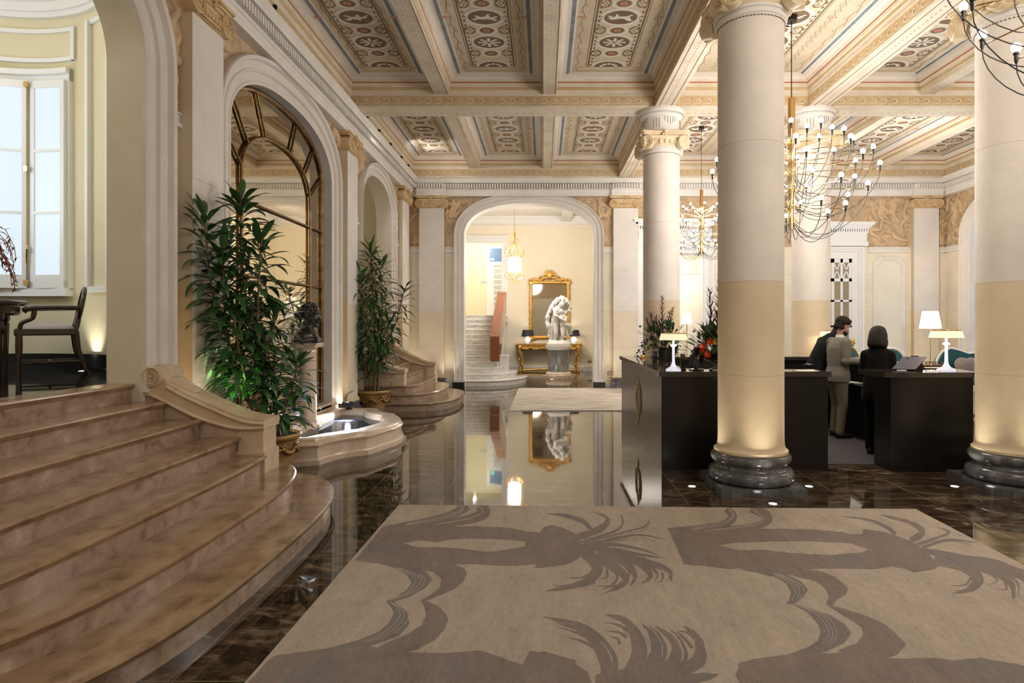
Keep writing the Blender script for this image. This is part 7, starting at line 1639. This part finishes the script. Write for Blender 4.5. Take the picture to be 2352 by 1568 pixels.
tag(mb.build('power_cord', M['cable'], None), 'thin black cord from the console lamp to the wall socket', 'cord')
sx, sy = .46, 18.9
t = thing('statue_pedestal', 'round grey marble pedestal carrying the white statue', 'pedestal', (sx,sy,0))
mb = MB(); mb.lathe([(0,0),(.44,0),(.44,.10),(.42,.11),(.41,.15),(.38,.18),(.345,.20)], (sx,sy,0), 8, a0=PI/8); mb.build('foot', M['basin'], t, smooth=25)
mb = MB(); mb.lathe([(.34,.20),(.325,.215),(.322,.86)], (sx,sy,0), 40); mb.build('drum', M['greypale'] if 'greypale' in M else noisy('grey_veined_drum', [(.3,(.09,.095,.09)),(.55,(.19,.195,.19)),(.75,(.42,.42,.41))], 5, .15, detail=8, dist=1.4, stretch=(2,2,.4)), t, smooth=50)
mb = MB(); mb.lathe([(.325,.86),(.36,.88),(.37,.92),(.40,.94),(.41,.985),(.38,.99),(0,.99)], (sx,sy,0), 40, cap=False); mb.build('cap', M['statue'], t, smooth=40)
t = thing('statue', 'white marble statue of two figures huddled under a windblown cloak', 'sculpture', (sx,sy,.99))
mb = MB(); B = lambda x,y,z: (sx+x, sy+y, .99+z)
mb.lathe([(.0,0),(.36,0),(.37,.05),(.33,.10),(.28,.13),(0,.13)], B(0,0,0), 24, cap=False)
for k in range(16): mb.sphere(B(.27*math.cos(k*.4),.2*math.sin(k*.4),.10), .07, 8, 6)
def lim(pts, rs): joint(mb, [B(*p) for p in pts], rs, 10)
# taller figure
lim([(-.09,-.06,.62),(-.08,-.12,.36),(-.12,-.06,.13)], [.085,.062,.045]); lim([(-.18,.02,.62),(-.20,.0,.36),(-.21,.04,.13)], [.085,.065,.05])
mb.sphere(B(-.12,-.13,.125), .05, 8, 6, 0, (.8,1.5,.5)); mb.sphere(B(-.21,-.02,.125), .05, 8, 6, 0, (.8,1.5,.5))
lim([(-.12,0,.62),(-.10,0,.85),(-.03,-.02,1.08)], [.12,.125,.13]); lim([(-.03,-.02,1.12),(.06,-.07,1.24)], [.06,.055]); mb.sphere(B(.10,-.09,1.25), .085, 12, 10, 0, (1,1,1.2)); mb.sphere(B(.14,-.15,1.23), .03)
lim([(-.12,-.10,1.08),(-.10,-.22,.90),(.08,-.24,.84)], [.06,.05,.038]); lim([(.05,.08,1.10),(.2,.0,1.0),(.22,-.15,.98)], [.06,.05,.04])
# smaller figure
lim([(.13,-.10,.52),(.13,-.17,.32),(.10,-.10,.13)], [.075,.055,.04]); lim([(.22,-.04,.5),(.27,-.06,.30),(.31,.02,.13)], [.07,.052,.04])
mb.sphere(B(.10,-.17,.125), .045, 8, 6, 0, (.8,1.5,.5)); mb.sphere(B(.32,-.04,.125), .045, 8, 6, 0, (.8,1.5,.5))
lim([(.17,-.06,.52),(.16,-.10,.72),(.13,-.13,.86)], [.105,.10,.10]); lim([(.12,-.15,.90),(.09,-.19,.98)], [.045,.04]); mb.sphere(B(.08,-.21,1.03), .072, 12, 10, 0, (1,1,1.15))
lim([(.22,-.16,.86),(.20,-.26,.74),(.04,-.27,.82)], [.045,.038,.03])
# cloak folds billowing over both
r = random.Random(12)
cl = [[(.14,.02,1.46),(.0,.06,1.42),(-.18,.1,1.2),(-.30,.10,.9),(-.34,.06,.55)],[(.12,.05,1.44),(-.08,.08,1.34),(-.25,.02,1.05),(-.33,-.02,.8),(-.28,-.02,.42)],
      [(.16,.04,1.44),(.26,.08,1.34),(.34,.06,1.16),(.30,.0,1.02)],[(.1,.1,1.4),(.12,.16,1.1),(.0,.16,.7),(-.05,.12,.2)],[(.2,.12,1.3),(.22,.16,.9),(.24,.14,.6),(.30,.1,.3)],
      [(-.2,.12,1.1),(-.24,.14,.7),(-.26,.1,.3),(-.24,.1,.14)],[(.18,-.05,.60),(.30,-.08,.56),(.38,-.02,.48),(.36,.06,.36)],[(.10,-.12,.62),(.26,-.14,.62),(.38,-.06,.58)],[(.02,.1,1.3),(.05,.14,.8),(.1,.12,.3),(.08,.1,.14)],
      [(-.02,-.02,1.36),(-.17,-.04,1.22),(-.27,-.08,1.0)],[(.05,-.02,1.42),(.20,-.04,1.38),(.30,-.02,1.26)]]
for p in cl:
    q = catmull([B(*a) for a in p], 6); mb.tube(q, [.065+.02*math.sin(i*1.3+len(p)) for i in range(len(q))], 8); mb.sphere(q[0], .06); mb.sphere(q[-1], .05)
remesh(mb.build('figures', M['statue'], t), .013, 2)

# ================================================================== FLOOR LAMPS, SEATING
def floor_lamp(x, y, ztop, r0, h, label, col):
    t = thing('floor_lamp', label, 'lamp', (x,y,0), 'white shaded floor lamps')
    b = MB(); b.lathe([(0,0),(.14,0),(.14,.015),(.02,.03),(0,.03)], (x,y,0), 24, cap=False); b.build('base', M['brass'], t)
    b = MB(); b.tube([(x,y,.02),(x,y,ztop-h*.4)], .010, 8); b.build('pole', M['brass'], t)
    b = MB(); b.lathe([(r0,ztop-h),(r0*.72,ztop)], (x,y,0), 28, cap=False); b.build('lamp_shade', M['shade_white'], t, smooth=60)
floor_lamp(2.80, 12.1, 1.83, .105, .20, 'small white shaded floor lamp between the two flower arrangements', 0)
floor_lamp(9.05, 14.5, 1.93, .23, .40, 'brightly glowing floor lamp against the far wall pilaster at right', 0)
def oval_chair(x, y, rz, s, crest, label):
    t = thing('armchair', label, 'chair', (0,0,0), 'teal velvet chairs with carved frames')
    fm = M['gold'] if crest else M['white']
    E = lambda n, rx, rz2, z0, yy: [(rx*math.cos(2*PI*i/n), yy, z0+rz2*math.sin(2*PI*i/n)) for i in range(n+1)]
    b = MB(); b.tube(E(28,.25,.29,.82,.27), .028, 8)
    if crest:
        r = random.Random(2)
        for i in range(26): b.sphere((r.uniform(-.12,.12), .26, 1.12+r.uniform(0,.13)), r.uniform(.02,.04), 8, 6)
        for q in (-1,1): b.tube([(q*(.10+.05*math.cos(a)*(1-a/9)),.25,1.17+.06*math.sin(a)*(1-a/9)) for a in [j*.7 for j in range(10)]], .014, 6)
    b.build('back_frame', fm, t, smooth=60)
    b = MB(); b.sphere((0,.26,.82), .235, 20, 14, 0, (1,.22,1.15)); b.build('backrest', M['teal'], t)
    b = MB(); b.sphere((0,-.02,.44), .28, 20, 12, 0, (1.0,.98,.34)); b.build('seat', M['teal'], t)
    b = MB(); b.lathe([(.27,.34),(.29,.36),(.29,.40),(.27,.42)], (0,-.02,0), 28); b.build('seat_frame', fm, t)
    for q in (-1,1):
        b = MB(); b.tube(catmull([(q*.25,.24,.66),(q*.30,.05,.66),(q*.31,-.12,.64),(q*.28,-.16,.52),(q*.25,-.10,.42)],5), .020, 8); b.build('arm', fm, t, smooth=60)
        for yy in (-.22,.20):
            b = MB(); b.tube([(q*.20,yy,.36),(q*.225,yy*1.1,.2),(q*.205,yy*1.05,0)], [.030,.022,.014], 8); b.build('leg', fm, t, smooth=60)
    t.location = (x,y,0); t.rotation_euler = (0,0,rz); t.scale = (s,)*3
oval_chair(6.36, 12.6, .15, 1.04, True, 'teal chair with a gilded shell crest beside the door')
oval_chair(7.05, 12.4, -.2, 1.02, False, 'teal oval backed chair with a white frame right of the woman')
t = thing('sofa', 'teal sofa with a curved white framed back beside the right column', 'sofa', (9.35,13.0,0))
mb = MB(); bk = [(8.45,.45),(8.42,.62),(8.45,.85),(8.55,1.02),(8.72,1.10),(8.9,1.06),(9.1,.99),(9.35,1.02),(9.6,.99),(9.8,1.06),(10.0,1.08),(10.15,1.0),(10.2,.8),(10.2,.45)]
mb.prism(bk, 13.25, 13.40, 'y'); o = mb.build('backrest', M['teal'], t, smooth=30)
mb = MB(); mb.tube(catmull([(x,13.30,z) for x,z in bk],4), .035, 8); mb.build('back_frame', M['white'], t, smooth=60)
mb = MB(); mb.box(8.48,10.15,12.75,13.3,.36,.50); o = mb.build('seat', M['teal'], t, smooth=0); bv = o.modifiers.new('round','BEVEL'); bv.width = .05; bv.segments = 4
mb = MB(); mb.box(8.45,10.18,12.72,13.3,.30,.36); mb.build('seat_rail', M['white'], t, smooth=0)
for x in (8.5,10.12):
    for y in (12.76,13.3):
        mb = MB(); mb.tube(catmull([(x,y,.32),(x-.04,y-.03,.2),(x+.02,y,.08),(x-.02,y-.04,.01)],4), [.035]*5+[.024]*5+[.022]*3, 8); mb.build('leg', M['white'], t, smooth=60)
t = thing('cushion', 'grey silk cushion leaning on the teal sofa', 'cushion', (8.95,13.1,.5))
mb = MB(); mb.sphere((8.95,13.12,.70), .22, 20, 14, 0, (1.05,.38,1.0)); 
for v in range(len(mb.v)):
    x,y,z = mb.v[v]; u, w = (x-8.95)/.23, (z-.70)/.22; k = 1+.30*abs(u*w)*2; mb.v[v] = (8.95+u*.23*k, y, .70+w*.22*k*.9)
mb.build('cushion_cover', M['cushion'], t)

# ---- rotunda: chair, table, dried flowers
Z0 = 1.10
t = thing('cane_armchair', 'dark wooden cane back armchair on the raised floor by the window', 'chair', (-5.03,6.32,Z0))
cx, cy = -5.03, 6.32
def leg(pts, rs): 
    b = MB(); b.tube(pts, rs, 10); b.build('leg', M['darkwood'], t, smooth=60)
for q in (-1,1):
    leg([(cx-.24,cy+q*.22,Z0+.42),(cx-.24,cy+q*.22,Z0+.30),(cx-.245,cy+q*.22,Z0+.05),(cx-.245,cy+q*.22,Z0)], [.030,.032,.020,.022])
    leg([(cx+.20,cy+q*.19,Z0+.44),(cx+.22,cy+q*.19,Z0+.25),(cx+.27,cy+q*.20,Z0+.08),(cx+.32,cy+q*.21,Z0)], [.030,.026,.022,.020])
    b = MB(); b.tube(catmull([(cx+.22,cy+q*.20,Z0+.68),(cx+.0,cy+q*.26,Z0+.675),(cx-.16,cy+q*.27,Z0+.665),(cx-.20,cy+q*.26,Z0+.64)],5), .022, 8)
    b.tube(catmull([(cx-.12,cy+q*.265,Z0+.66),(cx-.14,cy+q*.26,Z0+.57),(cx-.22,cy+q*.24,Z0+.52),(cx-.24,cy+q*.225,Z0+.42)],5), .020, 8); b.sphere((cx-.19,cy+q*.265,Z0+.66), .030, 10, 8); b.build('arm', M['darkwood'], t, smooth=60)
b = MB(); b.rings([[(cx+x,cy+y,Z0+z) for x,y in ((-.28,-.25),(.22,-.22),(.22,.22),(-.28,.25))] for z in (.40,.425,.43,.465)]); o = b.build('seat_frame', M['darkwood'], t, smooth=0); bv = o.modifiers.new('round','BEVEL'); bv.width = .012; bv.segments = 3
b = MB(); b.sphere((cx-.03,cy,Z0+.465), .23, 20, 12, 0, (1.03,1.0,.26)); b.build('seat', M['seatfab'], t)
Rb = Matrix.Rotation(.18,3,'Y')
b = MB(); el = [Vector((cx+.25,cy,Z0+.70)) + Rb @ Vector((0,.20*math.cos(2*PI*i/28),.19*math.sin(2*PI*i/28))) for i in range(29)]
b.tube(el, .021, 8)
for q in (-1,1): b.tube([(cx+.20,cy+q*.19,Z0+.44),(cx+.225,cy+q*.17,Z0+.56)], .022, 8)
b.build('back_frame', M['darkwood'], t, smooth=60)
b = MB()
for i in range(15):
    f = -1+2*(i+.5)/15; c = .19*math.sqrt(1-f*f)
    for d in (0,1):
        pts = [Vector((cx+.25,cy,Z0+.70)) + Rb @ Vector((.004*d, f*.19 if d else s*c, s*c if d else f*.19)) for s in (-1,1)]
        b.tube(pts, .0028, 4)
b.build('cane_panel', M['stem'], t, smooth=60)
b = MB(); b.tube([(cx-.24,cy-.21,Z0+.13),(cx+.25,cy-.20,Z0+.14)], .014, 8); b.tube([(cx-.24,cy+.21,Z0+.13),(cx+.25,cy+.20,Z0+.14)], .014, 8); b.tube([(cx+.0,cy-.2,Z0+.135),(cx+.0,cy+.2,Z0+.135)], .012, 8); b.build('stretcher', M['darkwood'], t, smooth=60)
t.rotation_euler = (0,0,.70)
tx, ty = -5.73, 6.15
t = thing('side_table', 'round dark wooden table cut by the left edge of the photo', 'table', (tx,ty,Z0))
b = MB(); b.lathe([(0,.70),(.46,.70),(.48,.715),(.48,.74),(.46,.755),(0,.755)], (tx,ty,Z0), 40, cap=False); b.build('table_top', M['darkwood'], t, smooth=40)
b = MB(); b.lathe([(.40,.60),(.42,.62),(.42,.70)], (tx,ty,Z0), 40); b.build('apron', M['darkwood'], t, smooth=40)
for k in range(4):
    a = PI/2*k-.15; b = MB(); b.lathe([(0,0),(.018,0),(.022,.05),(.026,.2),(.034,.45),(.036,.52),(.026,.54),(.040,.56),(.040,.62),(0,.62)], (tx+.39*math.cos(a),ty+.39*math.sin(a),Z0), 12, cap=False); b.build('leg', M['darkwood'], t, smooth=40)
t = thing('dried_flowers', 'drooping dried rust coloured flowers in a vase on the round table', 'flowers', (tx-.1,ty,Z0+.755))
b = MB(); b.lathe([(0,0),(.07,0),(.11,.10),(.09,.22),(.05,.28),(.07,.31),(.06,.31),(0,.1)], (tx-.1,ty,Z0+.755), 20, cap=False); b.build('vase', M['crystal'], t)
b = MB(); r = random.Random(6)
for i in range(60):
    a = r.uniform(-1.3,1.3); R = r.uniform(.25,.62); h = r.uniform(.35,.62); base = Vector((tx-.1,ty,Z0+1.03))
    end = base+Vector((R*math.cos(a),R*math.sin(a)*.6,h*r.uniform(-.4,.5)))
    q = bez([base, base+Vector((R*.4*math.cos(a),R*.3*math.sin(a),h)), end+Vector((0,0,h*.5)), end], 8); b.tube(q, .0035, 4)
    for k in range(7): leaf_blade(b, q[-1-k//2], (r.uniform(-1,1),r.uniform(-1,1),r.uniform(-1,.4)), (0,0,1), .06, .010, .4)
b.build('dried_stems', M['dflower'], t, smooth=60, fix=False)
t = thing('wall_switch_plate', 'pair of small brass floor sockets at the arch jamb', 'socket', (1.72,15.83,.25))
mb = MB()
for z in (.18,.33): mb.box(1.64,1.74,YF-.012,YF,z,z+.10)
mb.build('plate', M['brass'], t, smooth=0)
mb = MB()
for z in (.20,.35): mb.box(1.665,1.715,YF-.016,YF-.01,z,z+.06)
mb.build('insert', M['netpane'], t, smooth=0)

t = thing('wall_socket', 'small dark wall socket low on the hall wall right of the console', 'socket', (1.6,21.69,.33))
mb = MB(); mb.box(1.55,1.68,21.685,21.70,.30,.38); mb.build('plate', M['steel'], t, smooth=0)
mb = MB(); mb.box(1.57,1.61,21.68,21.686,.32,.36); mb.box(1.63,1.67,21.68,21.686,.32,.36); mb.build('insert', M['black'], t, smooth=0)
# ================================================================== LIGHTS
def light(kind, name, loc, energy, col, size=.1, aim=None, angle=60, blend=.6, parent=None):
    d = bpy.data.lights.new(name, kind); d.energy = energy; d.color = col
    o = bpy.data.objects.new(name, d); C.objects.link(o); o.location = loc
    if kind in ('POINT','SPOT'): d.shadow_soft_size = size
    if kind == 'SPOT': d.spot_size = math.radians(angle); d.spot_blend = blend
    if kind == 'AREA': d.size = size
    if aim is not None: o.rotation_euler = (Vector(aim)-Vector(loc)).to_track_quat('-Z','Y').to_euler()
    return o
WARM, NEUT, COOL = (1.0,.80,.56), (1.0,.95,.90), (.75,.86,1.0)
K = 1.0
for (l, s, _), e in zip(CH, (190, 150, 110)):
    light('POINT', 'chandelier_and_fill_light', (l[0], l[1], l[2]-.05), e*K, NEUT, .55)
light('POINT', 'chandelier_and_fill_light', (3.4,-1.3,3.8), 80*K, NEUT, .6)  # unseen general fill added behind the camera, no chandelier built
light('POINT', 'chandelier_and_fill_light', (7.4,7.0,4.2), 190*K, NEUT, .5)  # added fill over the right aisle, no chandelier hangs there
light('POINT', 'chandelier_and_fill_light', (7.4,12.6,4.2), 130*K, NEUT, .5)  # second added fill for the right aisle, again without a chandelier
light('POINT', 'hall_light', (.9,17.2,5.0), 120*K, NEUT, .15)
light('POINT', 'corridor_light', (-2.5,22.6,4.8), 110*K, NEUT, .1)  # unseen lamp, placed above the lintel to light the corridor
light('POINT', 'inner_room_light', (3.4,17.0,3.8), 100*K, NEUT, .1)
for x in (-.54,1.05): light('POINT', 'console_lamp_light', (x,21.36,1.30), 14*K, WARM, .05)
light('POINT', 'floor_lamp_light', (9.05,14.5,1.75), 55*K, WARM, .10)
light('POINT', 'floor_lamp_light', (2.80,12.1,1.73), 10*K, WARM, .06)
for x,y in ((1.475,7.03),(4.53,6.97),(4.72,10.21)): light('POINT', 'desk_lamp_light', (x,y,ZT+.37), 5*K, WARM, .05)
# recessed floor uplights, each a steel ring and a lens
UP = []
def uplight(x, y, e, label, aim=None, z=0.0, r=.035, vis=True):
    if vis:
        t = thing('floor_uplight', label, 'light', (x,y,z), 'small round uplights let into the floor')
        b = MB(); b.lathe([(r+.012,0.0),(r+.012,.004),(r,.005),(r,.0)], (x,y,z), 20, cap=False); b.build('ring', M['steel'], t)
        b = MB(); b.lathe([(0,.003),(r,.003)], (x,y,z), 20, cap=False); b.build('lens', M['uplight'], t, smooth=0)
    light('SPOT', 'uplight_beam', (x,y,z+.02), e*K, (1.0,.90,.72), .03, aim or (x,y,5), 75, .9)
c0, c3 = (ROWX[0], ROWY[0]), (ROWX[1], ROWY[0])
for (cx, cy), nm in ((c0,'the big free standing column'),(c3,'the right edge column')):
    for dx, dy, w in ((-.58,0,'left of'),(.58,0,'right of'),(0,-.60,'in front of')):
        if cx > 4 and dx > 0: continue
        uplight(cx+dx, cy+dy, 26, 'lit floor uplight %s %s' % (w, nm), (cx+dx*.35, cy+dy*.35, 3.2))
for cx, cy in ((ROWX[0],ROWY[1]),(ROWX[1],ROWY[1])):
    for dx, dy in ((-.55,-.2),(.55,-.2)): uplight(cx+dx, cy+dy, 26, '', (cx+dx*.4, cy, 3.2), vis=False)
uplight(-5.02, 6.75, 22, 'lit floor uplight behind the cane armchair', (-4.8,7.0,3.5), Z0)
uplight(.25, 18.35, 10, 'lit floor uplight before the statue pedestal', (.4,18.8,2.2))
uplight(1.62, 15.45, 30, 'lit floor uplight at the right jamb of the great arch', (1.75,15.7,3.5))
uplight(-2.36, 15.50, 30, 'lit floor uplight at the left jamb of the great arch', (-2.45,15.7,3.5))
uplight(-3.22, 15.55, 26, '', (-3.3,15.7,3.5), vis=False)
uplight(-3.22, 11.95, 26, '', (-3.38,11.2,3.0), vis=False)
uplight(-3.24, 5.86, 26, '', (-3.36,6.0,3.2), .5, vis=False)
uplight(-3.26, 10.16, 22, '', (-3.45,10.6,3.0), vis=False)
# rim spotlight and an added lamp over the pool, green spot behind the plant
light('SPOT', 'pool_light', (-3.05,9.66,.42), 420*K, (.86,.93,1.0), .03, (-2.85,8.2,.16), 70, .8)
light('SPOT', 'pool_light', (-3.20,7.16,.50), 260*K, (.88,.94,1.0), .03, (-2.75,7.75,.16), 75, .8)  # added without a fixture, to brighten the near end of the pool
light('SPOT', 'green_spot', (-2.75,5.85,.75), 40*K, (.22,1.0,.15), .03, (-3.1,6.25,1.15), 50, .8)
# spot fixtures on the cornice ledge, mostly washing the ceiling
def ledge_spot(x, y, aim, e, label):
    z = ZC+.44
    t = thing('cornice_spotlight', label, 'light', (x,y,z), 'small black spotlights on the cornice ledge')
    b = MB(); b.box(x-.03,x+.03,y-.03,y+.03,z,z+.012); b.cbox((x,y,z+.045), (.022,.038,.022), Matrix.Rotation(.7,3,'Z')); b.build('lamp_body', M['black'], t, smooth=0)
    light('SPOT', 'ledge_beam', (x+(.10 if x < 0 else 0),y,z+.10), e*K, NEUT, .04, aim, 110 if aim[2] > 5 else 70, 1.0)
ledge_spot(-3.19, 7.35, (-1.6,8.2,5.8), 9, 'small spotlight on the cornice above the near part of the mirror')
ledge_spot(-3.19, 13.9, (-2.2,15.1,5.8), 24, 'small spotlight on the cornice above the far side of the smaller arch')
ledge_spot(-3.19, 14.6, (-1.0,14.9,5.8), 24, 'small spotlight on the cornice near the far corner')
ledge_spot(-.6, 15.57, (-.8,13.5,5.8), 45, 'small spotlight on the far cornice above the great arch')
ledge_spot(5.2, 15.57, (4.0,13.5,5.8), 40, 'small spotlight on the far cornice above the right door')
for x, y, aim, e, lb in ((-3.19,11.2,(-1.4,15.8,2.4),110,'small added spotlight on the cornice just past the pilaster beside the mirror'),(-3.19,12.0,(1.0,15.8,2.6),110,'small added spotlight on the cornice left of the smaller arch crown'),(-3.19,12.9,(1.2,12.5,.2),50,'small added spotlight on the cornice above the crown of the smaller arch')):  # spots added and aimed down to brighten the far wall and floor
    ledge_spot(x, y, aim, e, lb)
# lights of the side rooms, and an added fill for the aisle
light('AREA', 'sunroom_daylight', (13.2,13.1,2.6), 45*K, COOL, 3.0, (11,13,2.2))
light('POINT', 'rotunda_light', (-6.0,4.4,4.9), 60*K, (1.0,.93,.82), .4)
light('POINT', 'rotunda_daylight', (-6.9,5.6,3.3), 60*K, COOL, .5)
light('POINT', 'alcove_light', (-5.0,13.2,4.6), 12*K, NEUT, .3)
light('POINT', 'aisle_fill', (-.7,-1.2,4.4), 60*K, NEUT, .6)  # unseen fill added behind the camera, no lamp in this aisle

# ================================================================== WORLD, CAMERA
w = bpy.data.worlds.new('world'); S.world = w; w.use_nodes = True
w.node_tree.nodes['Background'].inputs[0].default_value = (.9,.88,.85,1); w.node_tree.nodes['Background'].inputs[1].default_value = .05
cam = bpy.data.cameras.new('camera'); co = bpy.data.objects.new('camera', cam); C.objects.link(co)
co.location = (0,0,1.6); co.rotation_euler = (PI/2,0,0)
cam.sensor_width = 36; cam.lens = 1424/2352*36
cam.shift_x = (1176-1248)/2352; cam.shift_y = (747-784)/2352
cam.clip_start = .05; cam.clip_end = 100
S.camera = co
vs = S.view_settings
S.display_settings.display_device = 'sRGB'
vs.view_transform = 'Standard'; vs.look = 'None'; vs.gamma = 1.0; vs.use_curve_mapping = False
vs.exposure = .22
cy_ = S.cycles
cy_.use_denoising = True
cy_.max_bounces = 8; cy_.diffuse_bounces = 4; cy_.glossy_bounces = 5; cy_.transmission_bounces = 6; cy_.transparent_max_bounces = 8
cy_.sample_clamp_indirect = 6; cy_.sample_clamp_direct = 0
cy_.caustics_reflective = False; cy_.caustics_refractive = False
cy_.use_light_tree = True
